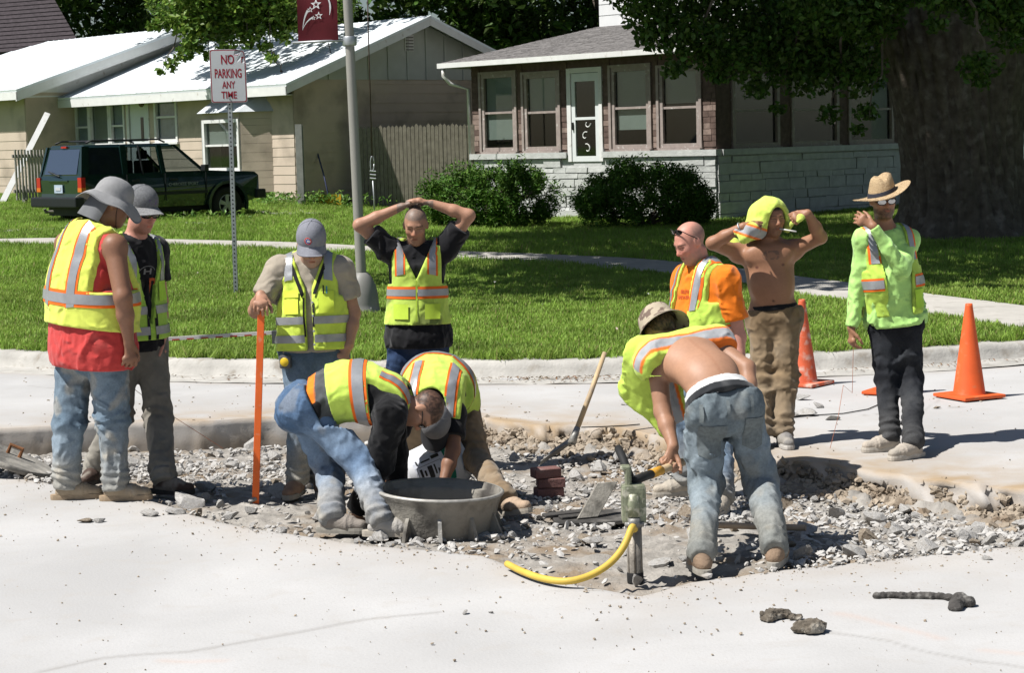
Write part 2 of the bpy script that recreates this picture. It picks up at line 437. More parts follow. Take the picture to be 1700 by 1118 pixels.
# ---- grass blades (nobody could count them): tufts instanced over the lawn by geometry nodes
def grass_tuft(name, n, h, spread, seed):
    r = np.random.default_rng(seed); V = []; Fc = []; C = []
    for k in range(n):
        a = r.uniform(0, 6.28); ro = spread * math.sqrt(r.random()); x, y = ro * math.cos(a), ro * math.sin(a)
        hh = h * r.uniform(.55, 1.15); b = r.uniform(0, 6.28); lean = r.uniform(.1, .65) * hh; w = .0042 * r.uniform(.7, 1.4)
        dx, dy = math.cos(b), math.sin(b); px_, py_ = -dy * w, dx * w; i = len(V)
        V += [(x - px_, y - py_, 0), (x + px_, y + py_, 0), (x + dx * lean * .35 + px_ * .8, y + dy * lean * .35 + py_ * .8, hh * .6), (x + dx * lean * .35 - px_ * .8, y + dy * lean * .35 - py_ * .8, hh * .6), (x + dx * lean, y + dy * lean, hh)]
        Fc += [(i, i + 1, i + 2, i + 3), (i + 3, i + 2, i + 4)]
        g = r.uniform(.75, 1.3); yel = r.random() < .10
        c = (.40 * g, .37 * g, .13) if yel else (.24 * g, .375 * g, .06 * g)
        C += [c] * 5
    me = bpy.data.meshes.new(name); me.from_pydata(V, [], Fc)
    ca = me.color_attributes.new('Col', 'FLOAT_COLOR', 'POINT')
    ca.data.foreach_set('color', np.c_[np.array(C), np.ones(len(C))].astype(np.float32).ravel())
    return me
M_GRASS = mat('grass_blades', attr=True, rough=.6, var=.38, scale=1.1, transl=.35, spec=.25, coord='Position', noise2=(.55, (.30, .37, .09), .56, .80))
def scatter(name, label, src, pts_mesh, m, smin, smax, seed, tilt=.25):
    """one stuff object: the source mesh instanced on the vertices of pts_mesh"""
    so = bpy.data.objects.new(name + '_source', src); src.materials.append(m)
    ng = bpy.data.node_groups.new(name, 'GeometryNodeTree')
    ng.interface.new_socket('Geometry', in_out='INPUT', socket_type='NodeSocketGeometry'); ng.interface.new_socket('Geometry', in_out='OUTPUT', socket_type='NodeSocketGeometry')
    n = ng.nodes; gi = n.new('NodeGroupInput'); go = n.new('NodeGroupOutput'); iop = n.new('GeometryNodeInstanceOnPoints'); oi = n.new('GeometryNodeObjectInfo')
    m2p = n.new('GeometryNodeMeshToPoints')
    oi.inputs['Object'].default_value = so
    rv = n.new('FunctionNodeRandomValue'); rv.data_type = 'FLOAT_VECTOR'; rv.inputs[0].default_value = (-tilt, -tilt, 0); rv.inputs[1].default_value = (tilt, tilt, 6.283); rv.inputs['Seed'].default_value = seed
    rs = n.new('FunctionNodeRandomValue'); rs.data_type = 'FLOAT'; rs.inputs[2].default_value = smin; rs.inputs[3].default_value = smax; rs.inputs['Seed'].default_value = seed + 1
    L = ng.links; L.new(gi.outputs[0], m2p.inputs[0]); L.new(m2p.outputs[0], iop.inputs['Points']); L.new(oi.outputs['Geometry'], iop.inputs['Instance'])
    L.new(rv.outputs[0], iop.inputs['Rotation']); L.new(rs.outputs[1], iop.inputs['Scale']); L.new(iop.outputs[0], go.inputs[0])
    o = bpy.data.objects.new(name, pts_mesh); COL.objects.link(o); md = o.modifiers.new('scatter', 'NODES'); md.node_group = ng
    return tag(o, label, 'grass', kind='stuff')
def lawn_points(y0, y1, dens, seed):
    r = np.random.default_rng(seed); out = []
    xw0, xw1 = -.285 * y1 - .5, .285 * y1 + .5
    n = int(dens * (xw1 - xw0) * (y1 - y0)); x = r.uniform(xw0, xw1, n); y = r.uniform(y0, y1, n)
    k = (np.abs(x) < .285 * y + .5) & (y > edge_y(x) + .10)
    x, y = x[k], y[k]; P2 = np.c_[x, y]; d = np.full(len(x), 9.)
    for i in range(0, len(SIDEWALK) - 1, 4):
        j = min(i + 4, len(SIDEWALK) - 1); d = np.minimum(d, seg_dist(P2, SIDEWALK[i], SIDEWALK[j]))
    k = d > .62 + .03 * r.random(len(x)); x, y = x[k], y[k]
    me = bpy.data.meshes.new('grass_points'); V = np.c_[x, y, lawn_z(x, y)].astype(np.float32)
    me.vertices.add(len(V)); me.vertices.foreach_set('co', V.ravel()); return me
scatter('lawn_grass', 'short green grass of the lawn along the curb', grass_tuft('grass_tuft', 26, .062, .07, 1), lawn_points(16, 27, 210, 1), M_GRASS, .7, 1.25, 5)
scatter('far_lawn_grass', 'short green grass of the lawns around the two houses', grass_tuft('grass_tuft', 22, .075, .12, 2), lawn_points(27, 54, 60, 2), M_GRASS, .7, 1.3, 8)
r_ = np.random.default_rng(5); xe = r_.uniform(-6, 6, 420); ye = edge_y(xe) + r_.uniform(.03, .16, 420)
me = bpy.data.meshes.new('weed_points'); Vw = np.c_[xe, ye, lawn_z(xe, ye)].astype(np.float32); me.vertices.add(len(Vw)); me.vertices.foreach_set('co', Vw.ravel())
scatter('curb_weeds', 'ragged dry and green weeds hanging over the curb', grass_tuft('weed_tuft', 16, .12, .06, 3), me, M_GRASS, .5, 1.3, 9, .6)
# ================================================================== houses
XD = np.array((.695, -.719, 0)); ND = np.array((-.719, -.695, 0)); BK = -ND   # ND: out of a front wall, towards the street
def solve_px(px, O, D, y=250):
    """distance along O + t D (level) where the picture column is px"""
    lo, hi = -40.0, 60.0
    def col(t):
        p = O + D * t; q = p - np.array((0, 0, C_Z)); zc = q @ np.array(_f)
        return 850 + F_PX * (q @ np.array(_r)) / zc - px
    s = np.sign(col(hi) - col(lo))
    for _ in range(60):
        m = (lo + hi) / 2
        if s * col(m) > 0: hi = m
        else: lo = m
    return (lo + hi) / 2
def zat(px, py, P):
    """height at ground position P seen at picture row py"""
    return at(px, py, P[1])[2]

M_TAN = mat('tan_siding', (.56, .465, .37), .75, .07, 2.0, bump=.15, bscale=25, noise2=(1.3, (.36, .30, .235), .5, .7))
M_WTRIM = mat('white_trim', (.74, .74, .72), .6, .06, 5, noise2=(6, (.50, .47, .42), .62, .75))
M_METALROOF = mat('metal_roof', (.80, .85, .87), .45, .05, 1.2, spec=.4, noise2=(1.5, (.72, .77, .8), .5, .7))
M_GLASS = mat('window_glass', (.03, .035, .04), .06, 0, spec=.7)
M_SHADE = mat('window_blind', (.36, .38, .33), .8, .06, 3)
M_CURTAIN = mat('curtain', (.42, .48, .50), .85, .15, 9)
M_DOORW = mat('door_white', (.72, .74, .76), .5, .04, 4)
M_GREYWOOD = mat('grey_wood', (.22, .215, .20), .85, .22, 12, bump=.4, bscale=60)
M_SHINGLE = mat('roof_shingles', (.20, .19, .185), .9, .35, 14, bump=.7, bscale=45, detail=8)
M_DKSHINGLE = mat('dark_shingles', (.055, .045, .05), .9, .3, 10, bump=.6, bscale=40)
M_FOUND = mat('foundation', (.36, .35, .33), .9, .15, 5, bump=.4, bscale=30)

def lap_wall(fr, u0, u1, z0, z1, m, parent, step=.215, holes=(), name='siding_board', skew=.012):
    """lapped boards, one object each, cut round the openings (u0,u1,z0,z1)"""
    z = z0
    while z < z1 - .01:
        zt = min(z + step, z1); segs = [(u0, u1)]
        for (a, b, c, d) in holes:
            if zt > c + .02 and z < d - .02:
                ns = []
                for (s, e) in segs:
                    if b <= s or a >= e: ns.append((s, e)); continue
                    if a > s: ns.append((s, a))
                    if b < e: ns.append((b, e))
                segs = ns
        for s, e in segs:
            if e - s < .03: continue
            V = [fr.p(s, z, .012 + skew), fr.p(e, z, .012 + skew), fr.p(e, z, 0), fr.p(s, z, 0), fr.p(s, zt + .012, .014), fr.p(e, zt + .012, .014), fr.p(e, zt + .012, 0), fr.p(s, zt + .012, 0)]
            mesh_obj(name, V, BOXF, m, parent)
        z = zt
def window(fr, u0, u1, z0, z1, parent, m_frame, inner, split=.5, fw=.06, name='window', proud=.05, lower=None, lower_h=0, muntin=0):
    """double-hung window: frame with sashes, glass panes, a blind behind"""
    mb = MB()
    mb.box(fr, u0, u0 + fw, z0, z1, -.05, proud); mb.box(fr, u1 - fw, u1, z0, z1, -.05, proud)
    mb.box(fr, u0 + fw, u1 - fw, z1 - fw, z1, -.05, proud - .002); mb.box(fr, u0 + fw, u1 - fw, z0, z0 + fw, -.05, proud - .002)
    zm = z0 + (z1 - z0) * split
    if split > 0: mb.box(fr, u0 + fw, u1 - fw, zm - .025, zm + .025, -.05, proud - .02)
    w = mb.build(name, m_frame, parent)
    wbox('sill', fr, (u0 - .03, u1 + .03, z0 - .05, z0 - .002, -.02, proud + .04), m_frame, w)
    for a, b in (((z0 + fw, zm - .025), (zm + .025, z1 - fw)) if split > 0 else ((z0 + fw, z1 - fw),)):
        pv = wbox('pane', fr, (u0 + fw, u1 - fw, a, b, -.03, -.024), M_PANE, w)
    if inner is not None: wbox('blind', fr, (u0 + fw, u1 - fw, zm + .0 if lower == 'half' else z0 + fw + lower_h, z1 - fw, -.09, -.07), inner, w)
    wbox('dark_backing', fr, (u0 + .01, u1 - .01, z0 + .01, z1 - .01, -.5, -.48), M_DARKROOM, w)  # dark panel in place of the unlit room behind the glass
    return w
M_DARKROOM = mat('dark_room', (.03, .03, .03), .9, .3, 2)  # near-black: the gloom of unlit rooms put into the colour
def pane_material():
    m = bpy.data.materials.new('pane_glass'); m.use_nodes = True; t = m.node_tree; N = t.nodes
    g = N.new('ShaderNodeBsdfGlossy'); g.inputs['Roughness'].default_value = .03; tr = N.new('ShaderNodeBsdfTransparent'); tr.inputs[0].default_value = (.82, .86, .86, 1)
    lw = N.new('ShaderNodeLayerWeight'); lw.inputs[0].default_value = .5; pw_n = N.new('ShaderNodeMath'); pw_n.operation = 'POWER'; pw_n.inputs[1].default_value = 3.5; t.links.new(lw.outputs['Facing'], pw_n.inputs[0])
    fz = N.new('ShaderNodeMath'); fz.operation = 'MULTIPLY_ADD'; fz.inputs[1].default_value = .85; fz.inputs[2].default_value = .05; t.links.new(pw_n.outputs[0], fz.inputs[0]); mx = N.new('ShaderNodeMixShader')
    t.links.new(fz.outputs[0], mx.inputs[0]); t.links.new(tr.outputs[0], mx.inputs[1]); t.links.new(g.outputs[0], mx.inputs[2]); t.links.new(mx.outputs[0], N['Material Output'].inputs['Surface'])
    return m
M_PANE = pane_material()
def roof_slab(name, pts, th, m, parent):
    """a sloping quad slab of thickness th; pts counter-clockwise from above"""
    P = np.array(pts, float); n = nrm(np.cross(P[1] - P[0], P[-1] - P[0])); n = n if n[2] > 0 else -n
    k = len(P); V = np.concatenate([P, P - n * th]); Fc = [tuple(range(k)), tuple(reversed(range(k, 2 * k)))] + [(i, i + k, (i + 1) % k + k, (i + 1) % k) for i in range(k)]
    return mesh_obj(name, V, Fc, m, parent)
def roof_ribs(parent, a0, a1, b0, b1, n, m, lift=.0):
    """raised ribs running up a metal roof from eave a0-a1 to ridge b0-b1"""
    mb = MB(); a0, a1, b0, b1 = map(np.array, (a0, a1, b0, b1)); nn = nrm(np.cross(a1 - a0, b0 - a0)); nn = nn if nn[2] > 0 else -nn
    for i in range(n + 1):
        s = i / n; p, q = a0 + (a1 - a0) * s, b0 + (b1 - b0) * s; d = nrm(a1 - a0) * .02
        mb.add([p - d, p + d, q + d, q - d, p - d * .5 + nn * .012, p + d * .5 + nn * .012, q + d * .5 + nn * .012, q - d * .5 + nn * .012], BOXF)
    o = mb.build('roof_ribs', m, parent); o['kind'] = 'stuff'; return o

# ---------- tan house with the metal roof (left)
CA = at(490, 250, 46.0); CA[2] = 0
LW = solve_px(135, CA, -XD); CB = CA - XD * LW                      # front wall runs CB -> CA
MC = solve_px(52, CB, ND); CC = CB + ND * MC                        # garage wing steps forward
zb = float(zat(490, 336, CA)); ze = float(zat(490, 130, CA)); HALF = solve_px(705, CA, BK); PEAK = CA + BK * HALF
zp = float(zat(705, 34, PEAK)); SL = (zp - ze) / HALF
house = empty('tan_house', tuple(CA - XD * 4), 'tan lap-sided one-storey house with white metal roof behind the dark SUV', 'house')
fr = Frame(CB, XD, ND)                                              # u from CB, 0..LW
def U(px): return solve_px(px, CB, XD)
def ZF(px, py): return float(zat(px, py, CB + XD * U(px)))
holes = []
u_big0, u_big1 = U(134), U(217); zwt = ZF(175, 164); z_door_b = zb + .15; zwb = ZF(175, 243)
holes.append((u_big0, u_big1, zwb, zwt))
u_d0, u_d1 = U(220), U(257); zdt = ZF(238, 159); holes.append((u_d0, u_d1, zb, zdt))
u_w0, u_w1 = U(266), U(304); zw1t, zw1b = ZF(285, 155), ZF(285, 236); holes.append((u_w0, u_w1, zw1b, zw1t))
wall = wbox('dark_wall_backing', fr, (0, LW, zb - .4, ze, -.6, -.1), M_DARKROOM, house)  # dark block behind the openings, standing in for unlit rooms
# backing wall with openings left clear
mb = MB(); us = sorted({0, LW} | {h[0] for h in holes} | {h[1] for h in holes})
for a, b in zip(us[:-1], us[1:]):
    hh = [h for h in holes if h[0] <= a + 1e-6 and h[1] >= b - 1e-6]
    if hh: mb.box(fr, a, b, zb - .3, hh[0][2], -.1, 0); mb.box(fr, a, b, hh[0][3], ze, -.1, 0)
    else: mb.box(fr, a, b, zb - .3, ze, -.1, 0)
w_ = mb.build('wall', M_TAN, house)
lap_wall(fr, 0, LW, zb, ze, M_TAN, w_, .215, holes)
wbox('foundation', fr, (0, LW, zb - .4, zb, -.1, .006), M_FOUND, house)
# triple window
pw = empty('picture_window', tuple(fr.p(u_big0, zwb) - wloc(house))); pw.parent = house
s3 = [u_big0, u_big0 + (u_big1 - u_big0) * .30, u_big0 + (u_big1 - u_big0) * .71, u_big1]
window(fr, s3[0], s3[1], zwb, zwt, pw, M_WTRIM, M_CURTAIN, .42, .07, 'sash')
window(fr, s3[1], s3[2], zwb, zwt, pw, M_WTRIM, M_SHADE, 0, .08, 'sash', .06)
window(fr, s3[2], s3[3], zwb, zwt, pw, M_WTRIM, M_CURTAIN, .42, .07, 'sash')
window(fr, u_w0, u_w1, zw1b, zw1t, house, M_WTRIM, M_CURTAIN, .52, .08)
dr = wbox('door', fr, (u_d0 + .13, u_d1 - .04, z_door_b, zdt - .08, -.06, 0), M_DOORW, house)
wbox('door_frame', fr, (u_d0, u_d0 + .11, zb, zdt, -.08, .04), M_WTRIM, dr); wbox('door_frame', fr, (u_d1 - .035, u_d1, zb, zdt, -.08, .04), M_WTRIM, dr)
wbox('door_frame', fr, (u_d0 + .11, u_d1 - .035, zdt - .08, zdt, -.08, .038), M_WTRIM, dr)
um = (u_d0 + u_d1) / 2 + .1; wbox('door_light', fr, (um, um + .12, zdt - 1.15, zdt - .55, .0, .012), M_GLASS, dr)
wbox('door_step', fr, (u_d0 - .2, u_d1 + .3, zb - .3, z_door_b - .01, .03, 1.0), M_FOUND, house)
# porch lamp
ul = U(255); mb = MB(); zl = ZF(255, 168)
mb.lathe([(.02, zl + .20), (.10, zl + .14), (.09, zl + .10), (.07, zl - .10), (.03, zl - .14)], fr.p(ul, 0, .2), 8)
mb.box(fr, ul - .015, ul + .015, zl + .10, zl + .16, .0, .2)
lamp = mb.build('porch_lamp', mat('brass_lamp', (.10, .085, .04), .5, .2, 10, metal=.4), house)
# bay window
ub0, ub1 = U(360), U(440); zb_t, zb_b = ZF(400, 198), ZF(400, 283); bay = empty('bay_window', tuple(fr.p((ub0 + ub1) / 2, zb_b) - wloc(house))); bay.parent = house
dep = .55; sh = .38; usx = [ub0 - .15, ub0 + sh, ub1 - sh * .2, ub1 + .45]
bf = Frame(fr.p(ub0 + sh, 0, dep), XD, ND); wl = (ub1 - sh * .2) - (ub0 + sh)
mb = MB()
pts = [fr.p(usx[0], 0, .0), fr.p(usx[1], 0, dep), fr.p(usx[2], 0, dep), fr.p(usx[3], 0, .0)]
def bayface(i, z0, z1, off=0):
    a, b = pts[i], pts[i + 1]; d = nrm(b - a); n = np.array((d[1], -d[0], 0)); n = n if n @ ND > 0 else -n
    return Frame(a, d, n), np.linalg.norm(b - a)
for i in range(3):
    f2, l2 = bayface(i, 0, 0)
    z = zb + .25
    for k in range(3):
        z2 = z + (zb_b - zb - .25) / 3; wbox('siding_board', f2, (0, l2, z, z2 - .005, -.04, .012), M_TAN, bay); z = z2
    wbox('head_board', f2, (0, l2, zb_t, zb_t + .16, -.04, .012), M_TAN, bay)
f2, l2 = bayface(0, 0, 0); window(f2, .02, l2 - .02, zb_b, zb_t, bay, M_WTRIM, M_SHADE, .5, .06)
f2, l2 = bayface(1, 0, 0); window(f2, .02, l2 - .02, zb_b, zb_t, bay, M_WTRIM, M_SHADE, .5, .08, lower='half')
f2, l2 = bayface(2, 0, 0); 
z = zb_b
while z < zb_t - .02: wbox('siding_board', f2, (0, l2, z, min(z + .215, zb_t) - .005, -.04, .014), M_TAN, bay); z += .215
zr0, zr1 = zb_t + .16, zb_t + .62
rp = [fr.p(usx[0] - .12, zr0, 0), fr.p(usx[1] - .05, zr0, dep + .14), fr.p(usx[2] + .05, zr0, dep + .14), fr.p(usx[3] + .12, zr0, 0)]
tp = [fr.p(usx[0] + .25, zr1, .02), fr.p(usx[1] + .1, zr1, .06), fr.p(usx[2] - .1, zr1, .06), fr.p(usx[3] - .3, zr1, .02)]
mesh_obj('bay_roof', rp + tp, [(0, 1, 5, 4), (1, 2, 6, 5), (2, 3, 7, 6), (4, 5, 6, 7), (3, 2, 1, 0)], mat('bay_roof', (.55, .58, .6), .6, .12, 4, bump=.3, bscale=20), bay)
# gable end wall (in shade, faces right)
gf = Frame(CA, BK, XD); W2 = 2 * HALF
mb = MB(); mb.add([gf.p(0, zb - .3, -.1), gf.p(W2, zb - .3, -.1), gf.p(W2, ze, -.1), gf.p(HALF, zp, -.1), gf.p(0, ze, -.1)], [(0, 1, 2, 3, 4)])
gw = mb.build('gable_wall', M_TAN, house)
zbat = ze - .02
lap_wall(gf, 0, W2, zb, zbat, M_TAN, gw, .23)
gab = mesh_obj('gable_panel', [gf.p(0, zbat, .03), gf.p(W2, zbat, .03), gf.p(HALF, zp - .03, .03)], [(0, 1, 2)], mat('gable_paint', (.50, .52, .48), .8, .08, 3), house)
u = .45
while u < W2 - .3:
    zt = zbat + (min(u, W2 - u)) * SL - .05
    wbox('batten', gf, (u - .035, u + .035, zbat, zt, .03, .055), mat('gable_paint'), gab); u += .62
vent = wbox('gable_vent', gf, (HALF - .5, HALF - .22, zp - .75, zp - .35, .03, .05), M_WTRIM, gab)
for k in range(5): wbox('louvre', gf, (HALF - .47, HALF - .25, zp - .73 + k * .075, zp - .70 + k * .075, .05, .075), M_GREYWOOD, vent)
# roofs
ov, og = .55, .45
e0 = fr.p(-.3, ze - ov * SL + .06, ov); e1 = fr.p(LW + og, ze - ov * SL + .06, ov); r0 = CB + BK * HALF - XD * .3 + np.array((0, 0, zp + .1)); r1 = CA + BK * HALF + XD * og + np.array((0, 0, zp + .1))
roof = roof_slab('roof', [e0, e1, r1, r0], .06, M_METALROOF, house); roof_ribs(roof, e0, e1, r0, r1, 30, M_METALROOF)
b0, b1 = fr.p(-.3, ze - ov * SL + .06, 0) + BK * (W2 + ov), fr.p(LW + og, ze - ov * SL + .06, 0) + BK * (W2 + ov)
roof_slab('roof', [r0, r1, b1, b0], .06, M_METALROOF, house)
wbox('fascia', Frame(e0 - np.array((0, 0, .26)), XD, ND), (0, LW + .3 + og, 0, .2, -.03, 0), M_WTRIM, house)
wbox('soffit', Frame(e0 - np.array((0, 0, .25)), XD, ND), (.2, LW + .3, 0, .02, -ov, -.03), M_WTRIM, house)
for (p, q) in ((e1, r1), (b1, r1)):
    dd = np.array((0, 0, -.24)); x2 = XD * .035
    mesh_obj('barge_board', [p + dd, q + dd, q + dd - x2, p + dd - x2, p - np.array((0, 0, .06)), q - np.array((0, 0, .06)), q - np.array((0, 0, .06)) - x2, p - np.array((0, 0, .06)) - x2], BOXF, M_WTRIM, house)
# garage wing
gfr = Frame(CC, -XD, ND); gl = 7.0
zeg = float(zat(52, 143, CC))
gw2 = wbox('garage_wall', gfr, (0, gl, zb - .4, zeg, -.1, 0), M_TAN, house); lap_wall(gfr, 0, gl, zb, zeg, M_TAN, gw2, .235)
sfr = Frame(CC, BK, XD); gs = wbox('garage_side_wall', sfr, (0, MC, zb - .4, zeg, -.1, 0), M_TAN, house); lap_wall(sfr, 0, MC, zb, zeg - .05, M_TAN, gs, .235)
GW = solve_px(312, CC, BK); zgr = float(zat(312, 49, CC + BK * GW))
sl2 = (zgr - zeg) / GW
e2 = CC + ND * .5 + XD * .45 + np.array((0, 0, zeg - .5 * sl2 + .06)); e3 = e2 - XD * 8; r2 = CC + BK * GW + XD * .45 + np.array((0, 0, zgr + .06)); r3 = r2 - XD * 8
groof = roof_slab('roof', [e3, e2, r2, r3], .06, M_METALROOF, house); roof_ribs(groof, e3, e2, r3, r2, 26, M_METALROOF)
wbox('fascia', Frame(e2 - np.array((0, 0, .26)), -XD, ND), (0, 8, 0, .2, -.03, 0), M_WTRIM, house)
dd = np.array((0, 0, -.30)); x2 = XD * .04; up_ = np.array((0, 0, -.06))
mesh_obj('barge_board', [e2 + dd, r2 + dd, r2 + dd - x2, e2 + dd - x2, e2 + up_, r2 + up_, r2 + up_ - x2, e2 + up_ - x2], BOXF, M_WTRIM, house)
cheek = [CC + np.array((0, 0, zeg - .1)), CC + BK * GW + np.array((0, 0, zgr - .05)), CC + BK * GW + np.array((0, 0, ze)), CC + np.array((0, 0, zeg - .3))]
mesh_obj('gable_cheek', [c + XD * .02 for c in cheek], [(0, 1, 2, 3)], M_WTRIM, house)

# ---------- house with the enclosed porch (right)
CK = at(1190, 250, 41.0); CK[2] = 0
TL = solve_px(790, CK, -XD); CL = CK - XD * TL
pf = Frame(CL, XD, ND)
def UP(px): return solve_px(px, CL, XD)
def ZP(px, py): return float(zat(px, py, CL + XD * UP(px)))
gz = .25; zs = ZP(1180, 248); zpe = ZP(1180, 100) - .1
ph = empty('porch_house', tuple(CL + XD * 3.5), 'old house with brown enclosed porch, stone base and grey shingle roof', 'house')
M_BROWN = mat('brown_shingle', (.125, .085, .07), .85, .3, 9, bump=.5, bscale=40)
M_BROWNPALE = mat('weathered_shingle', (.25, .185, .155), .85, .35, 9, bump=.5, bscale=40)
M_TAUPE = mat('taupe_frame', (.33, .275, .25), .7, .15, 8, noise2=(12, (.55, .53, .5), .6, .72))
M_STONE = mat('painted_stone', (.50, .51, .49), .85, .14, 6, bump=.7, bscale=22)
ops = []
for a, b in ((804, 864), (874, 936)): ops.append((UP(a), UP(b), zs + .03, ZP((a + b) / 2, 118)))
d0, d1 = UP(948), UP(1006); zdb, zdt2 = ZP(975, 268), ZP(975, 112)
for a, b in ((1018, 1086), (1097, 1169)): ops.append((UP(a), UP(b), zs + .03, ZP((a + b) / 2, 106)))
zpe = max(zpe, max(o[3] for o in ops) + .12)
allo = ops + [(d0, d1, zdb, zdt2)]
mb = MB(); us = sorted({0, TL} | {h[0] for h in allo} | {h[1] for h in allo})
for a, b in zip(us[:-1], us[1:]):
    hh = [h for h in allo if h[0] <= a + 1e-6 and h[1] >= b - 1e-6]
    if hh: mb.box(pf, a, b, gz - .4, hh[0][2], -.12, 0); mb.box(pf, a, b, hh[0][3], zpe + .1, -.12, 0)
    else: mb.box(pf, a, b, gz - .4, zpe + .1, -.12, 0)
pw_ = mb.build('porch_wall', M_BROWN, ph)
# shingle courses on the piers
k = 0
for a, b in zip(us[:-1], us[1:]):
    if any(h[0] <= a + 1e-6 and h[1] >= b - 1e-6 for h in allo): continue
    z = zs + .06
    while z < zpe - .05:
        u = a
        while u < b - .02:
            w = min(rng.uniform(.16, .30), b - u); w = b - u if b - u - w < .05 else w
            pale = rng.random() < (.75 if a < .3 else .45) and z < zs + .9
            wbox('shingle', pf, (u + .004, u + w - .004, z, z + .115, 0, .012 + rng.uniform(0, .012)), M_BROWNPALE if pale else M_BROWN, pw_); u += w
        z += .125
for i, (a, b, c, d) in enumerate(ops):
    w = window(pf, a + .05, b - .05, c + .02, d - .06, ph, M_TAUPE, M_SHADE, .5, .09, 'window', .03, lower_h=(.18, .75, .32, .85)[i])
    mb = MB(); mb.box(pf, a - .02, a + .05, c, d, -.02, .06); mb.box(pf, b - .05, b + .02, c, d, -.02, .06); mb.box(pf, a + .05, b - .05, d - .06, d, -.02, .058)
    mb.build('casing', M_TAUPE, w)
# storm door
M_STORM = mat('storm_door', (.70, .73, .72), .5, .05, 5)
mb = MB(); zm = zdb + (zdt2 - zdb) * .46
for a, b, c, d in ((d0, d0 + .12, zdb, zdt2), (d1 - .10, d1, zdb, zdt2), (d0 + .12, d1 - .1, zdt2 - .11, zdt2)): mb.box(pf, a, b, c, d, -.03, .05)
sd = mb.build('door_frame', M_WTRIM, ph)
mb = MB()
for a, b, c, d in ((d0 + .13, d0 + .24, zdb, zdt2 - .12), (d1 - .22, d1 - .11, zdb, zdt2 - .12), (d0 + .24, d1 - .22, zdt2 - .30, zdt2 - .12), (d0 + .24, d1 - .22, zm - .03, zm + .03), (d0 + .24, d1 - .22, zdb, zdb + .12)): mb.box(pf, a, b, c, d, -.02, .03)
door = mb.build('door', M_STORM, ph)
for a, b in ((zdb + .12, zm - .03), (zm + .03, zdt2 - .30)): wbox('pane', pf, (d0 + .24, d1 - .22, a, b, 0, .006), M_PANE, door)
wbox('dark_backing', pf, (d0 + .1, d1 - .1, zdb, zdt2, -.6, -.55), M_DARKROOM, door)
# scroll ornament in the lower pane
sc_m = MB(); uc, zc = (d0 + d1) / 2 + .02, (zdb + .12 + zm) / 2
for s, (cu, cz, r0_) in enumerate(((.04, .30, .10), (-.03, .02, .11), (.02, -.26, .12))):
    th = np.linspace(0, 4.2, 22) * (1 if s % 2 else -1) + s; rr = r0_ * (1 - np.linspace(0, .75, 22))
    sc_m.tube([pf.p(uc + cu + r * math.cos(t), zc + cz + r * math.sin(t), .02) for t, r in zip(th, rr)], .012, 5)
sc_m.build('scroll_grille', M_WTRIM, door)
wbox('door_handle', pf, (d0 + .16, d0 + .19, zm - .25, zm - .08, .03, .07), mat('dark_metal', (.03, .03, .03), .4, 0, metal=.6), door)
# stone foundation, one object per stone
def stone_course(frm, u0, u1, z0, z1, parent, gaps=(), seed=1):
    rr = np.random.default_rng(seed); z = z0
    while z < z1 - .06:
        h = min(rr.choice([.13, .19, .25]), z1 - z); h = z1 - z if z1 - z - h < .07 else h; u = u0
        while u < u1 - .02:
            w = min(rr.uniform(.35, .95), u1 - u); w = u1 - u if u1 - u - w < .15 else w
            if not any(u + w > a and u < b and z + h > c for a, b, c in gaps):
                V = np.array(frm.box(u + .008, u + w - .008, z + .008, z + h - .008, 0, .03 + rr.uniform(0, .03)))
                V[[0, 1, 4, 5]] += (rr.random((4, 3)) - .5) * .018
                mesh_obj('stone', V, BOXF, M_STONE, parent)
            u += w
        z += h
stone = wbox('stone_base', pf, (0, TL, gz - .5, zs - .12, -.1, .004), M_STONE, ph)
stone_course(pf, 0, TL, gz - .1, zs - .14, stone, [(d0, d1, zdb - .05)], 3)
wbox('base_cap', pf, (-.06, d0 - .01, zs - .13, zs, -.1, .10), M_STONE, ph); wbox('base_cap', pf, (d1 + .01, TL + .06, zs - .13, zs, -.1, .10), M_STONE, ph)
# side wall (shaded), three windows
sf = Frame(CK, BK, XD); SLn = 8.5
def US(px): return solve_px(px, CK, BK)
sw = [(US(1216), US(1296)), (US(1314), US(1394)), (US(1408), US(1484))]
zst = float(zat(1250, 122, CK + BK * US(1250)))
mb = MB(); us2 = sorted({.0, SLn} | {x for p in sw for x in p})
for a, b in zip(us2[:-1], us2[1:]):
    if any(p[0] <= a + 1e-6 and p[1] >= b - 1e-6 for p in sw): mb.box(sf, a, b, gz - .4, zs, -.12, 0); mb.box(sf, a, b, zst, zpe + .1, -.12, 0)
    else: mb.box(sf, a, b, gz - .4, zpe + .1, -.12, 0)
swall = mb.build('side_wall', M_BROWN, ph)
for a, b in sw: window(sf, a + .02, b - .02, zs + .02, zst, ph, M_TAUPE, mat('shaded_blind', (.10, .10, .085), .8, .1, 3), .5, .09, 'window', .04, lower='half')  # darker copy of the blind: the side wall's shade put into its colour
stone2 = wbox('stone_base', sf, (.005, SLn, gz - .5, zs - .12, -.1, .004), M_STONE, ph)
stone_course(sf, 0, 6.4, gz - .1, zs - .14, stone2, (), 5)
wbox('base_cap', sf, (.10, SLn, zs - .128, zs - .002, -.1, .10), M_STONE, ph)
# left side wall of the porch and a solid dark block in place of unlit rooms
wbox('dark_core', pf, (.6, TL - .56, gz, zpe, -8.0, -.56), M_DARKROOM, ph)
lf = Frame(CL, BK, -XD); wbox('porch_side_wall', lf, (0, 6, gz - .4, zpe, -.12, .0), M_BROWN, ph)
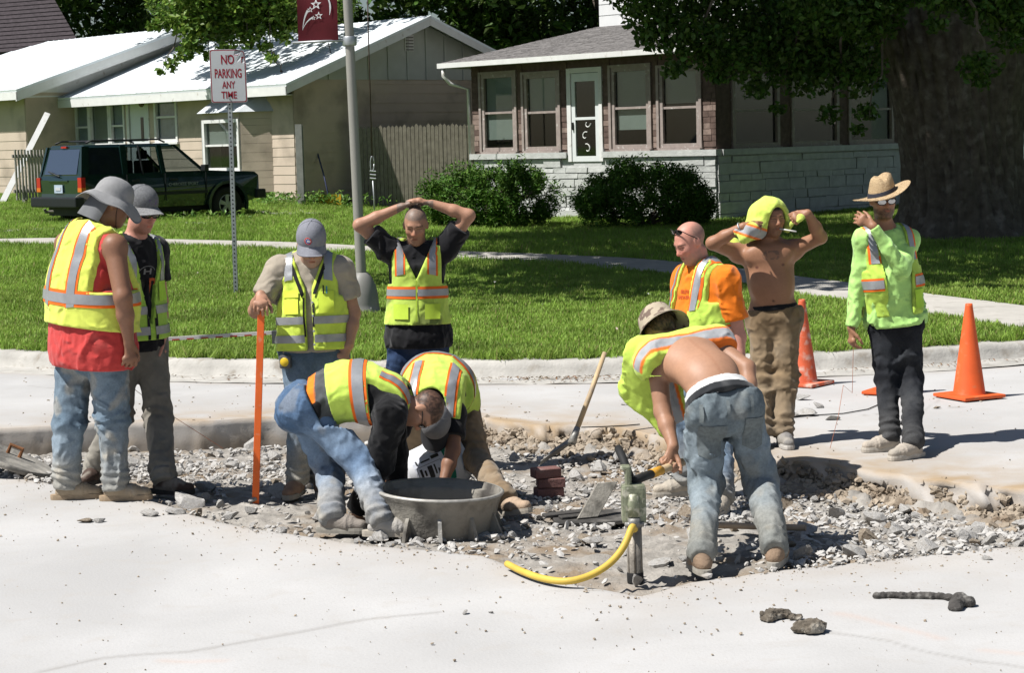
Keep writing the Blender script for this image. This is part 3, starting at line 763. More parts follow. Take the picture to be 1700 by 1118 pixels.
# porch roof (hipped) with gutter
oh = .5; PD = 2.7
RL = CL + XD * solve_px(1003, CL + BK * PD, XD) + BK * PD; zrl = float(zat(1003, 44, RL))
El = CL - XD * oh + ND * oh; Er = CK + XD * oh + ND * oh; z0r = zpe + .12
Eb = El + BK * 8; Erb = Er + BK * 9
def Z3(p, z): return np.array((p[0], p[1], z))
RKc = CK + BK * PD - XD * .4
proof = roof_slab('roof', [Z3(El, z0r), Z3(Er, z0r), Z3(RKc, zrl), Z3(RL, zrl)], .07, M_SHINGLE, ph)
roof_slab('roof', [Z3(Eb, z0r), Z3(El, z0r), Z3(RL, zrl), Z3(RL + BK * 5, zrl)], .07, M_SHINGLE, ph)
roof_slab('roof', [Z3(Er, z0r), Z3(Erb, z0r), Z3(RKc + BK * 6, zrl), Z3(RKc, zrl)], .07, M_SHINGLE, ph)
# courses of shingles as real steps on the front slope
mb = MB(); a0, a1, b0_, b1_ = Z3(El, z0r), Z3(Er, z0r), Z3(RL, zrl), Z3(RKc, zrl); nn = nrm(np.cross(a1 - a0, b0_ - a0)); nn = nn if nn[2] > 0 else -nn
NCS = 22
for c in range(NCS):
    s, s2 = c / NCS, (c + 1) / NCS; L0, L1 = a0 + (b0_ - a0) * s, a1 + (b1_ - a1) * s; U0, U1 = a0 + (b0_ - a0) * s2, a1 + (b1_ - a1) * s2
    nsh = 34 - c // 2; cut = np.sort(rng.random(nsh - 1)) * .25 / nsh + np.arange(1, nsh) / nsh; cut = np.r_[0, cut, 1]
    for i in range(nsh):
        t0, t1 = cut[i] + .0006, cut[i + 1] - .0006; lift = .012 + rng.uniform(0, .010)
        A_, B_, C_, D_ = L0 + (L1 - L0) * t0, L0 + (L1 - L0) * t1, U0 + (U1 - U0) * t1, U0 + (U1 - U0) * t0
        mb.add([A_ + nn * .002, B_ + nn * .002, C_ + nn * .002, D_ + nn * .002, A_ + nn * lift, B_ + nn * lift, C_ + nn * .004, D_ + nn * .004], BOXF[1:])
so = mb.build('shingles', M_SHINGLE, proof); so['kind'] = 'stuff'
wbox('soffit', Frame(El, XD, ND), (.1, TL + 2 * oh - .1, z0r - .10, z0r - .08, -1.0, 0), M_WTRIM, ph)
gut = wbox('gutter', Frame(El, XD, ND), (-.02, TL + 2 * oh, z0r - .12, z0r - .005, 0.002, .12), M_WTRIM, ph)
wbox('gutter', Frame(El, BK, -XD), (0, 8, z0r - .12, z0r - .005, .002, .10), M_WTRIM, ph)
dsp = MB(); p0 = El + XD * .12 + ND * .05
dsp.tube([Z3(p0, z0r - .12), Z3(p0, z0r - .3), Z3(p0 + XD * .12 + BK * .1, z0r - .48), Z3(CL + XD * -.06 + ND * .06, z0r - .62), Z3(CL + XD * -.06 + ND * .06, gz)], .045, 8)
dsp.build('downspout', M_WTRIM, ph, True)
# upper storey
uf = Frame(RL, XD, ND); UW = 4.6
M_WSIDE = mat('white_siding', (.72, .73, .73), .7, .05, 3)
up = wbox('upper_wall', uf, (0, UW, zrl - .4, zrl + 3.4, -5, 0), M_WSIDE, ph)
z = zrl
while z < zrl + 2.2: wbox('siding_board', uf, (0, UW, z, z + .24, .0, .02), M_WSIDE, up); z += .26
uw0 = solve_px(1107, RL, XD); window(uf, uw0, uw0 + 1.15, zrl + .12, zrl + 1.6, ph, M_WTRIM, M_CURTAIN, .5, .1, proud=.06)
# white step block by the door
bx = gnd(952, 362, lawn_z); st = wbox('front_steps', Frame((bx[0], bx[1], bx[2]), XD, ND), (-.6, .35, -.2, .18, -.5, .2), M_STONE, ph)

# ---------- dark-roofed house at the far left
q0 = at(-60, 92, 60); q1 = at(122, 66, 62); 
dk = empty('dark_roof_house', (q0[0], q0[1], 0), 'house with a steep dark brown shingle roof at the top left edge', 'house')
qa, qb = at(-260, 105, 60), at(135, 78, 60); qc, qd = at(40, -90, 63), at(-260, -60, 63)
rf = roof_slab('roof', [qa, qb, qc, qd], .1, M_DKSHINGLE, dk)
mb = MB(); nn = nrm(np.cross(qb - qa, qd - qa)); nn = nn if nn[2] > 0 else -nn
for c in range(26):
    s, s2 = c / 26, (c + 1) / 26; A_, B_ = qa + (qd - qa) * s, qb + (qc - qb) * s; C_, D_ = qb + (qc - qb) * s2, qa + (qd - qa) * s2
    mb.add([A_, B_, C_, D_, A_ + nn * .03, B_ + nn * .03, C_ + nn * .004, D_ + nn * .004], BOXF[1:])
o = mb.build('shingles', M_DKSHINGLE, rf); o['kind'] = 'stuff'
mesh_obj('wall', [(qa[0], qa[1] + .3, 0), (qb[0], qb[1] + .3, 0), (qb[0], qb[1] + .3, qb[2]), (qa[0], qa[1] + .3, qa[2]), (qa[0], 66, 0), (qb[0], 66, 0), (qb[0], 66, qb[2]), (qa[0], 66, qa[2])], [(0, 1, 2, 3), (1, 5, 6, 2), (4, 0, 3, 7), (5, 4, 7, 6)], M_TAN, dk)

# ---------- pale green neighbour behind the big trunk
nb = at(1692, 300, 46); nh = empty('neighbour_house', (nb[0] + 4, nb[1] + 3, 0), 'pale green lap-sided house just visible behind the big trunk', 'house'); nf = Frame((nb[0], nb[1], 0), (1, .1, 0), (.1, -1, 0)); M_NB = mat('green_siding', (.34, .42, .38), .8, .06, 3)
nw = wbox('wall', nf, (0, 12, -.2, 6.2, -8, 0), M_NB, nh)
for k in range(22): wbox('siding_board', nf, (0, 3, .3 + k * .22, .51 + k * .22, 0, .02), M_NB, nw)
roof_slab('roof', [nf.p(-.4, 6.1, .4), nf.p(12.4, 6.1, .4), nf.p(12.4, 8.4, -4), nf.p(-.4, 8.4, -4)], .1, M_SHINGLE, nh)
roof_slab('roof', [nf.p(-.4, 8.4, -4), nf.p(12.4, 8.4, -4), nf.p(12.4, 6.1, -8.4), nf.p(-.4, 6.1, -8.4)], .1, M_SHINGLE, nh)
# ---------- fences, posts and boards
M_FENCE = mat('weathered_fence', (.22, .20, .155), .9, .25, 9, bump=.5, bscale=50)
fo = at(594, 345, 46.7); f1 = at(792, 342, 46.3); fl = f1 - fo; ln = np.linalg.norm(fl[:2]); fX = nrm((fl[0], fl[1], 0))
fe = empty('picket_fence', (fo[0], fo[1], .4), 'tall weathered board fence in shade between the two houses', 'fence')
ff = Frame((fo[0], fo[1], 0), fX, (fX[1], -fX[0], 0)); zf0 = float(lawn_z(fo[0], fo[1])); zft = float(at(600, 213, 46.7)[2])
n = 30
for i in range(n):
    u = ln * i / n; t = zft + rng.uniform(-.03, .03)
    u2 = u + ln / n - .012; V = [ff.p(u, zf0 - .1, .02), ff.p(u2, zf0 - .1, .02), ff.p(u2, zf0 - .1, 0), ff.p(u, zf0 - .1, 0), ff.p(u, t, .02), ff.p(u2, t, .02), ff.p(u2, t, 0), ff.p(u, t, 0), ff.p((u + u2) / 2, t + .05, .02), ff.p((u + u2) / 2, t + .05, 0)]
    V = np.array(V) + ff.N * rng.uniform(-.006, .006)
    mesh_obj('picket', V, [(0, 3, 2, 1), (0, 1, 5, 8, 4), (1, 2, 6, 5), (2, 3, 7, 9, 6), (3, 0, 4, 7), (4, 8, 9, 7), (8, 5, 6, 9)], M_FENCE, fe)
for z in (zf0 + .4, zft - .3): wbox('rail', ff, (0, ln, z, z + .09, -.05, -.008), M_FENCE, fe)
# grey post beside the house corner
pp = at(500, 338, 45.2); zt = float(at(500, 206, 45.2)[2])
o = MB(); pfm = Frame((pp[0], pp[1], 0), (1, 0, 0), (0, -1, 0)); o.box(pfm, -.075, .075, -.1 + pp[2] - .3, zt, 0, .05); o.box(pfm, -.02, .10, pp[2] - .4, zt - .02, -.05, -.002)
po = o.build('fence_post', mat('pale_post', (.33, .33, .31), .85, .2, 6, bump=.3)); tag(po, 'grey wooden post standing at the corner of the tan house', 'post')
# picket panel behind the SUV
g0 = at(27, 332, 45.5); g1 = at(92, 330, 46.5); gl_ = g1 - g0; gn = np.linalg.norm(gl_[:2]); gX = nrm((gl_[0], gl_[1], 0)); gf2 = Frame((g0[0], g0[1], 0), gX, (gX[1], -gX[0], 0))
zt = float(at(40, 249, 45.5)[2]); zb2 = float(at(40, 331, 45.5)[2])
pe = empty('slat_fence', tuple(g0), 'short grey slatted fence panel behind the back of the dark SUV', 'fence')
for i in range(13):
    u = gn * i / 12.5; wbox('picket', gf2, (u, u + .045, zb2 + rng.uniform(-.02, .02), zt + rng.uniform(-.02, .02), 0, .03), mat('pale_picket', (.34, .32, .29), .85, .2, 9), pe)
for z in (zb2 + .15, zt - .18): wbox('rail', gf2, (-.03, gn + .1, z, z + .08, -.045, -.004), M_GREYWOOD, pe)
wbox('post', gf2, (.30, .38, zb2 - .5, zb2 + .3, -.13, -.05), M_GREYWOOD, pe)
a_, b_ = at(3, 338, 46.6), at(79, 188, 48.3); d = nrm(b_ - a_); sd_ = nrm(np.cross(d, (0, 1, 0))) * .07; nn = nrm(np.cross(d, sd_)) * .02
o = mesh_obj('leaning_board', [a_ - sd_ - nn, a_ + sd_ - nn, a_ + sd_ + nn, a_ - sd_ + nn, b_ - sd_ - nn, b_ + sd_ - nn, b_ + sd_ + nn, b_ - sd_ + nn], BOXF, M_WTRIM)
tag(o, 'long white board leaning against the tan garage wall', 'board')
# snow shovel leaning on the gable wall
s0, s1 = at(548, 338, 45.8), at(526, 250, 46.5); sh_ = empty('snow_shovel', tuple(s0), 'yellow snow shovel leaning on the shaded gable wall', 'shovel')
MB().tube([s0, (s0 + s1) / 2 + np.array((.02, 0, 0)), s1], .018, 8).build('shaft', mat('shovel_blue', (.05, .06, .12), .5, .1), sh_, True)
gfm = Frame(s1, (1, 0, 0), (0, -1, 0)); mb = MB(); mb.box(gfm, -.07, .07, .06, .09, -.015, .015); mb.box(gfm, -.07, -.045, 0, .06, -.014, .014); mb.box(gfm, .045, .07, 0, .06, -.014, .014); mb.box(gfm, -.07, .07, -.03, 0, -.013, .013)
mb.build('grip', mat('yellow_plastic', (.62, .38, .03), .45, .1, 5), sh_)
bl = []; th = np.linspace(-.9, .9, 9); 
for z in (0, .33):
    for t in th: bl.append(s0 + np.array((.30 * t, -.14 + .14 * math.cos(t * 1.2) - z * .15, z - .12)))
o = mesh_obj('blade', np.array(bl + [b + np.array((0, .012, 0)) for b in bl]), list(map(tuple, grid_faces(2, 9))) + [tuple(x + 18 for x in f[::-1]) for f in map(tuple, grid_faces(2, 9))], mat('yellow_plastic'), sh_)
# ================================================================== trees and shrubs
def leaf_cloud(C, size, seed, up=.5, narrow=.55, col=(.09, .17, .03), cvar=.35, fold=.25, droop=0.0):
    """folded leaves at the points C (n,3): vertices, faces, colours"""
    r = np.random.default_rng(seed); n = len(C); sz = np.asarray(size) * r.uniform(.65, 1.25, n)
    N_ = r.normal(size=(n, 3)); N_[:, 2] += up * 2; N_ /= np.linalg.norm(N_, axis=1)[:, None]
    T = r.normal(size=(n, 3)); T[:, 2] -= droop; T -= N_ * (T * N_).sum(1)[:, None]; T /= np.linalg.norm(T, axis=1)[:, None]; B = np.cross(N_, T)
    s = sz[:, None]
    V = np.stack([C - T * s * .5, C + B * s * narrow * .5 + N_ * s * fold * .3 - T * s * .05, C + T * s * .55, C - B * s * narrow * .5 + N_ * s * fold * .3 - T * s * .05], 1)
    F = (np.arange(n)[:, None] * 4 + np.array([[0, 1, 2, 3]]))
    F = np.concatenate([F[:, [0, 1, 2]], F[:, [0, 2, 3]]])
    g = (1 + cvar * r.uniform(-1, 1, n))[:, None]; c = np.array(col)[None] * g; c[:, 0] *= r.uniform(.8, 1.25, n)
    return V.reshape(-1, 3), F, np.repeat(c, 4, 0)
M_LEAF = mat('leaves', attr=True, rough=.5, var=0, transl=.28, spec=.35)
M_NEEDLE = mat('needles', attr=True, rough=.6, var=0, transl=.12, spec=.25)
M_BARK = mat('bark', (.14, .118, .095), .95, .4, 7, bump=1.0, bscale=28, detail=8, noise2=(5, (.26, .23, .20), .55, .75), spec=.1)
def clumps(cent, rad, n, seed, shell=.45, flat=1.0):
    """points gathered in leafy clumps round the centres (k,3) with radii (k,)"""
    r = np.random.default_rng(seed); w = np.asarray(rad, float) ** 2.1; k = r.choice(len(cent), n, p=w / w.sum()); d = r.normal(size=(n, 3)); d /= np.linalg.norm(d, axis=1)[:, None]
    rr = (shell + (1 - shell) * r.random(n)) ** .6; d[:, 2] *= flat
    return cent[k] + d * (np.asarray(rad)[k] * rr)[:, None]
def cloud_obj(name, parts, m, parent):
    V = np.concatenate([p[0] for p in parts]); o = 0; Fs = []
    for p in parts: Fs.append(p[1] + o); o += len(p[0])
    Cc = np.concatenate([p[2] for p in parts])
    return link(name, quick_mesh(name, V - wloc(parent), np.concatenate(Fs), Cc, smooth=False), m, parent)
def branches(mb, base, ends, r0, r1, seed, n=7):
    r = np.random.default_rng(seed)
    for e in ends:
        t = np.linspace(0, 1, n)[:, None]; p = np.array(base) * (1 - t) + np.array(e) * t
        p += r.normal(size=(n, 3)) * .08 * np.linalg.norm(np.array(e) - base) * np.sin(t * math.pi); p[:, 2] += (np.sin(t[:, 0] * math.pi)) * .06 * np.linalg.norm(np.array(e) - base)
        mb.tube(p, np.linspace(r0, r1, n), 7)

# ---- the old maple on the right
tb = gnd(1602, 392, lawn_z)
maple = empty('maple_tree', tuple(tb), 'huge old maple with deeply ridged trunk on the shaded lawn at right', 'tree')
nz, nth = 90, 150; zz = np.linspace(-.25, 6.2, nz); th = np.linspace(0, 2 * math.pi, nth, endpoint=False)
ZZ, TH = np.meshgrid(zz, th, indexing='ij')
rad = .90 + .40 * sstep(.8, 5, ZZ) + .45 * np.exp(-np.maximum(ZZ, 0) / .35) * (.6 + .4 * np.sin(TH * 5 + 1)) + .05 * np.sin(TH * 3 + ZZ)
q = np.stack([np.cos(TH) * 3.2, np.sin(TH) * 3.2, ZZ * .55], -1); wv = fbm(q, .9, 2, 3)
ridge = np.abs(np.sin(TH * 21 + wv * 3.5 + ZZ * .6)); rad += .095 * (ridge ** .7) + .06 * fbm(q, 3.0, 3, 8)
cx = -.10 * np.maximum(ZZ - .5, 0) * .9
V = np.stack([rad * np.cos(TH) + cx, rad * np.sin(TH), ZZ], -1).reshape(-1, 3)
link('trunk', quick_mesh('trunk', V, grid_faces(nz, nth, True)), M_BARK, maple)
mb = MB(); r = np.random.default_rng(12); top = tb + np.array((-.55, 0, 5.9))
limb_ends = [tb + np.array(e) for e in ((-12, -3, 9), (-9, 1, 10.5), (-5, -5, 10), (-2, -3, 11), (1.5, 2, 10), (-4, 3.5, 11), (-10, -1, 8.2))]
branches(mb, top, limb_ends, .42, .09, 4, 10); mb.build('limbs', M_BARK, maple, True)
# crown: high canopy that shades the lawn and the house, lower boughs in view
cc = []
for i in range(120): cc.append((r.uniform(-5.2, 4.5), r.uniform(22.6, 35.5), r.uniform(7.2, 10.5)))
for i in range(60):
    a = r.uniform(0, 6.28); ro = math.sqrt(r.random()); cc.append((8.0 + 5.5 * ro * math.cos(a), 37.0 + 7.0 * ro * math.sin(a), r.uniform(7.2, 12)))
for i in range(26): cc.append((r.uniform(10.8, 14), r.uniform(22, 36), r.uniform(2.8, 8)))  # low clumps out of view, added to block sky light from the right
for i in range(10): cc.append((r.uniform(-4, .5), r.uniform(35.5, 38), r.uniform(7.5, 9.5)))
cc = np.array(cc)
P_hi = clumps(cc, r.uniform(1.3, 2.0, len(cc)), 60000, 5, .25)
M_CANOPY = mat('canopy_leaves', attr=True, rough=.6, var=0, transl=.06, spec=.2)
cloud_obj('crown', [leaf_cloud(P_hi, .34, 6, col=(.07, .13, .022))], M_CANOPY, maple); parts = []
low = []
for (px, py, Y, rd) in ((1080, 20, 31, .5), (1120, 55, 31, .55), (1170, 75, 31, .55), (1215, 95, 31, .6), (1150, 5, 32, .7), (1230, 30, 32, .8), (1290, 80, 31.5, .75), (1340, 110, 31.5, .7),
                        (1310, 20, 33, .9), (1390, 60, 32, .85), (1420, 120, 31, .55), (1440, 30, 30.5, .6), (1560, -10, 29, .4), (1640, 5, 29, .5), (1695, 40, 29, .6),
                        (1600, -20, 29.5, .6), (1700, -10, 29, .7), (1380, 0, 30, .8), (1255, 145, 31, .28), (1440, 185, 30.8, .22), (1425, 215, 30.8, .15), (1375, 190, 31, .22), (1290, 180, 31.2, .16), (1120, 115, 31, .22), (1080, 60, 31, .3), (1190, 125, 31, .2), (1625, 110, 28.8, .35), (1555, 40, 29, .22), (1630, 140, 28.7, .14), (1060, -20, 31.5, .6), (1480, -30, 30, .7)):
    low.append((*at(px, py, Y), rd))
low = np.array(low); wts = low[:, 3]
P_lo = clumps(low[:, :3], wts, 21000, 9, .1, .75)
parts.append(leaf_cloud(P_lo, .115, 10, up=.25, narrow=.62, col=(.07, .14, .022), cvar=.45, droop=.6))
cloud_obj('crown', parts, M_LEAF, maple)
mb = MB()
for (x0, y0, x1, y1, Y) in ((1500, -60, 1440, 190, 30.7), (1350, -60, 1300, 150, 31.2), (1250, -60, 1110, 100, 31), (1420, -40, 1380, 190, 31), (1600, -60, 1640, 130, 28.8)):
    a_, b_ = at(x0, y0, Y), at(x1, y1, Y); t = np.linspace(0, 1, 8)[:, None]; p = a_ * (1 - t) + b_ * t; p += r.normal(size=p.shape) * .05; mb.tube(p, np.linspace(.035, .008, 8), 5)
mb.build('twigs', M_BARK, maple)['kind'] = 'stuff'

# ---- the maple behind the tan house whose bough hangs over the roof
tb2 = np.array((-6.2, 57.5, .6)); mp2 = empty('maple_tree', tuple(tb2), 'leafy maple behind the tan house with a sunlit bough over its white roof', 'tree')
mb = MB(); mb.tube([tb2, tb2 + (0, 0, 3), tb2 + (.2, -.3, 6), tb2 + (.1, -.5, 9)], [.5, .42, .34, .2], 12); mb.build('trunk', M_BARK, mp2, True)
low = np.array([(*at(px, py, Y), rd) for (px, py, Y, rd) in ((300, 12, 47.5, .55), (335, 20, 47, .6), (370, 12, 47, .6), (410, 15, 47, .65), (450, 10, 47, .65), (300, 40, 47, .40), (330, 50, 46.8, .5), (360, 45, 47, .45), (395, 45, 47, .5), (430, 40, 47, .45),
       (465, 35, 47, .45), (480, 12, 47.5, .6), (320, 75, 46.6, .32), (305, 90, 46.5, .24), (285, 108, 46.4, .2), (268, 118, 46.4, .13), (375, 75, 46.8, .3), (415, 68, 46.8, .28), (440, 78, 46.8, .2), (452, 96, 46.6, .16), (470, 60, 46.8, .25), (345, 92, 46.6, .16), (270, 35, 47, .3), (255, 42, 47, .18),
       (520, 5, 48, .6), (560, 8, 49, .6), (270, 5, 49, .5), (490, 42, 47, .22), (410, -20, 47, .8), (330, -20, 47, .8))])
P_ = clumps(low[:, :3], low[:, 3], 10500, 21, .1, .8)
parts = [leaf_cloud(P_, .155, 22, up=.45, narrow=.62, col=(.14, .235, .035), cvar=.4, droop=.3)]
cc = np.array([(tb2[0] + r.uniform(-4, 9), tb2[1] + r.uniform(-9, 4), r.uniform(7.2, 12)) for _ in range(44)])
parts.append(leaf_cloud(clumps(cc, r.uniform(1.2, 2, 44), 13000, 23, .3), .36, 24, col=(.08, .15, .025)))
cloud_obj('crown', parts, M_LEAF, mp2)
mb = MB(); branches(mb, tb2 + (.1, -.5, 7.5), [at(330, -10, 47), at(430, -5, 47), at(470, 10, 47.5)], .15, .03, 25, 9)
for (x0, y0, x1, y1) in ((440, -30, 452, 100), (330, -20, 270, 118), (400, -20, 415, 75), (360, -20, 345, 95), (452, 85, 468, 120), (468, 118, 472, 145), (472, 145, 460, 165)):
    a_, b_ = at(x0, y0, 46.9), at(x1, y1, 46.7); t = np.linspace(0, 1, 8)[:, None]; p = a_ * (1 - t) + b_ * t + r.normal(size=(8, 3)) * .03; mb.tube(p, np.linspace(.028, .010, 8), 5)
mb.build('limbs', M_BARK, mp2)

# ---- dense trees behind the houses
BT = [(-17, 72, 13, 'dense dark tree behind the left end of the tan house'), (-11.5, 69, 14, 'tall dark tree rising behind the tan garage roof'), (-6, 72, 15, 'broad dark tree behind the gable of the tan house'),
      (-1.2, 66, 15, 'shaded leafy tree between the two houses'), (3.2, 64, 14, 'dark tree behind the grey porch roof'), (8, 66, 15, 'dark tree behind the upper storey of the porch house'), (15, 62, 14, 'dark tree behind the big maple trunk at right')]
for i, (x, y, h, lab) in enumerate(BT):
    rr = np.random.default_rng(40 + i); t = empty('shade_tree', (x, y, .8), lab, 'tree', 'trees behind the houses')
    MB().tube([(x, y, .3), (x + .1, y, 3), (x - .1, y - .2, 7), (x, y, h * .75)], [.42, .36, .28, .12], 10).build('trunk', M_BARK, t, True)
    k = 30; a = rr.uniform(0, 6.28, k); ro = np.sqrt(rr.random(k)) * 3.6; z = rr.uniform(2.0, 8.5, k)
    cen = np.c_[x + ro * np.cos(a), y + ro * np.sin(a) * .8, z]; P1 = clumps(cen, rr.uniform(.7, 1.25, k), 8200, 50 + i, .3)
    k2 = 26; a = rr.uniform(0, 6.28, k2); ro = np.sqrt(rr.random(k2)) * 5.0; cen2 = np.c_[x - 1.5 + ro * np.cos(a), y - 2.5 + ro * np.sin(a), rr.uniform(8.2, h, k2)]
    P2 = clumps(cen2, rr.uniform(1.3, 2.1, k2), 4000, 60 + i, .3)
    cloud_obj('crown', [leaf_cloud(P1, .34, 70 + i, col=(.06, .12, .02), cvar=.5), leaf_cloud(P2, .46, 80 + i, col=(.07, .13, .02))], M_LEAF, t)

# ---- yew bushes in front of the porch
def yew(px0, px1, py0, py1, Y, seed, label):
    rr = np.random.default_rng(seed); c = gnd((px0 + px1) / 2, py1, lawn_z); c[1] = Y; c = at((px0 + px1) / 2, py1, Y); zg = float(lawn_z(c[0], Y))
    w = (at(px1, 300, Y)[0] - at(px0, 300, Y)[0]) / 2; zt = at(0, py0, Y)[2]; zt = at((px0 + px1) / 2, py0, Y)[2]; h = zt - zg
    t = empty('yew_bush', (c[0], Y, zg), label, 'bush', 'yew bushes before the porch'); n = 115
    a = rr.uniform(0, 6.28, n); ro = np.sqrt(rr.random(n)); zf = rr.random(n)
    prof = np.sqrt(np.clip(1 - (np.maximum(zf - .45, 0) / .62) ** 2, .05, 1)) * (.86 + .14 * np.sin(zf * 3))
    ro = ro ** .6; cen = np.c_[c[0] + (w - .10) * ro * np.cos(a) * prof, Y + .85 * ro * np.sin(a) * prof, zg + .1 + (h - .22) * zf]
    rad_ = rr.uniform(.16, .34, n); d = rr.normal(size=(28000, 3)); d /= np.linalg.norm(d, axis=1)[:, None]; kk = rr.integers(0, n, 28000)
    base = cen[kk]; L = rad_[kk] * rr.random(28000) ** .5
    P_ = base + d * L[:, None]; P_[:, 2] += .05 * rr.random(28000)
    V, F, Cc = leaf_cloud(P_, .095, seed + 1, up=.35, narrow=.30, col=(.075, .165, .02), cvar=.4, fold=.1)
    o = link('foliage', quick_mesh('foliage', V - np.array((c[0], Y, zg)), F, Cc, False), M_NEEDLE, t)
    mb = MB(); base = np.array((c[0], Y, zg)); branches(mb, base, cen[:14], .04, .01, seed, 5); mb.build('stems', M_BARK, t)
    # sprigs standing out of the outline
yew(690, 936, 272, 374, 40.4, 91, 'rounded green yew bush in sun left of the porch door')
yew(944, 1196, 272, 384, 39.0, 92, 'dark shaded yew bush right of the porch door')
# ---- weeds by the house corner
for (px, py, w, n, lab) in ((445, 340, .5, 260, 'low weeds in front of the bay window'), (500, 338, .5, 240, 'low weeds round the foot of the grey post'), (556, 344, .6, 260, 'tall weeds growing beside the yellow shovel'), (295, 364, .9, 240, 'low leafy plants under the side of the SUV')):
    c = gnd(px, py, lawn_z); rr = np.random.default_rng(px); P_ = c + rr.normal(size=(n, 3)) * np.array((w, .25, .0)); P_[:, 2] = c[2] + rr.random(n) * (.28 if px != 295 else .14)
    V, F, Cc = leaf_cloud(P_, .12, px, col=(.15, .27, .05), narrow=.45)
    o = link('weed_clump', quick_mesh('weed_clump', V - c, F, Cc, False), M_LEAF); o.location = c; tag(o, lab, 'weeds', kind='stuff')
# ================================================================== street furniture
M_GALV = mat('galvanised_steel', (.42, .44, .45), .5, .15, 20, metal=.7)
M_POLE = mat('pole_paint', (.30, .29, .26), .5, .08, 3, spec=.4)
M_IRON = mat('cast_iron', (.075, .068, .06), .8, .45, 9, bump=.6, bscale=50, metal=.1, noise2=(5, (.30, .28, .24), .36, .58))
M_DKMETAL = mat('dark_metal', (.03, .03, .03), .4, 0, metal=.6)
M_RUBBER = mat('black_rubber', (.02, .02, .02), .7, .2, 20)
# ---- lamp post with its banner
lp = gnd(603, 522, lawn_z); lt = at(564, -260, lp[1])
post = empty('lamp_post', tuple(lp), 'tapered grey street lamp post with a bell-shaped base on the lawn', 'lamp post')
d = nrm(lt - lp); pts = [lp + d * t for t in np.linspace(0, 5.6, 12)] + [lp + d * 9.0]
MB().tube(pts, np.linspace(.058, .045, 13), 20).build('pole', M_POLE, post, True)
prof = [(.21, -.05), (.205, .03), (.185, .06), (.18, .12), (.172, .22), (.15, .32), (.11, .41), (.070, .46), (.06, .465)]
MB().lathe(prof, lp, 28).build('base_cover', mat('base_paint', (.24, .235, .215), .5, .1, 4), post, True)
mb = MB(); fm = Frame((lp[0], lp[1], lp[2] - .02), (1, 0, 0), (0, -1, 0)); mb.box(fm, -.30, .42, -.1, .03, -.3, .25); mb.build('footing', M_FOUND, post)
mb = MB(); 
for k in range(2): mb.tube([lp + np.array((.10 * (2 * k - 1), -.17, .06)), lp + np.array((.10 * (2 * k - 1), -.175, .085))], .012, 6)
mb.build('bolts', M_GALV, post)
# arm reaching out for the lamp head, above the picture
MB().tube([lp + d * 8.9, lp + d * 9.1 + np.array((.6, -.2, .1)), lp + d * 9.2 + np.array((1.6, -.6, .1))], .04, 10).build('arm', M_POLE, post, True)
lh = MB(); lfm = Frame(lp + d * 9.15 + np.array((1.9, -.7, .05)), (.94, -.34, 0), (-.34, -.94, 0)); lh.box(lfm, -.4, .4, -.08, .06, -.16, .16); o = lh.build('lamp_head', M_POLE, post); bevel_mesh(o, .03, 2)
Yp = lp[1] - .03
ba = at(495, 70, Yp); bb = at(562, 66, Yp); bt0 = at(490, -70, Yp); bt1 = at(557, -74, Yp)
ban = empty('banner', tuple((ba + bb) / 2), 'dark red street banner with white stars and swooshes on the lamp post', 'banner')
nu, nv = 15, 30; V = []
for i in range(nv):
    t = i / (nv - 1)
    for j in range(nu):
        s = j / (nu - 1); p = (ba * (1 - s) + bb * s) * (1 - t) + (bt0 * (1 - s) + bt1 * s) * t
        p[1] += .018 * math.sin(s * 5 + t * 2) + .012 * math.sin(t * 9 + s * 3); V.append(p)
V = np.array(V); Fb = grid_faces(nv, nu); k = len(V); V2 = np.concatenate([V, V + np.array((0, .006, 0))]); Fb2 = np.concatenate([Fb, Fb[:, ::-1] + k])
M_BAN = mat('banner_cloth', (.115, .010, .016), .7, .12, 12, transl=.1)
cl = link('cloth', quick_mesh('cloth', V2 - wloc(ban), Fb2), M_BAN, ban)
def bpt(s, t, off=.010): 
    p = (ba * (1 - s) + bb * s) * (1 - t) + (bt0 * (1 - s) + bt1 * s) * t; p[1] += .018 * math.sin(s * 5 + t * 2) + .012 * math.sin(t * 9 + s * 3) - off; return p
HB = 140.0
def bpx(px, py): return bpt((px - 493) / 67, (69 - py) / HB)
def star(cx, cy, r, hollow=True):
    mb = MB(); P_ = []
    for k in range(10):
        a = math.pi / 2 + k * math.pi / 5; rr = r if k % 2 == 0 else r * .42; P_.append((cx + rr * math.cos(a), cy - rr * math.sin(a)))
    outer = [bpx(*p) for p in P_]; inner = [bpx(cx + (p[0] - cx) * .52, cy + (p[1] - cy) * .52) for p in P_]
    mb.add(outer + inner, [(i, (i + 1) % 10, 10 + (i + 1) % 10, 10 + i) for i in range(10)])
    return mb
M_BWHITE = mat('banner_white', (.72, .72, .72), .7, .05)
for (x, y, r_s) in ((525, 8, 9.5), (515, 16, 5.5), (529, 27, 7), (520, 30, 4)): star(x, y, r_s).build('star', M_BWHITE, cl)
def swoosh(pts, ws):
    mb = MB(); L_ = []
    P_ = np.array(pts, float); T = np.gradient(P_, axis=0); T /= np.linalg.norm(T, axis=1)[:, None]
    A = [bpx(p[0] - t[1] * w, p[1] + t[0] * w) for p, t, w in zip(P_, T, ws)]; B = [bpx(p[0] + t[1] * w, p[1] - t[0] * w) for p, t, w in zip(P_, T, ws)]
    n = len(A); mb.add(A + B, [(i, i + 1, n + i + 1, n + i) for i in range(n - 1)]); return mb
def arc_pts(p0, p1, p2, n=14):
    t = np.linspace(0, 1, n)[:, None]; return (1 - t) ** 2 * np.array(p0) + 2 * t * (1 - t) * np.array(p1) + t * t * np.array(p2)
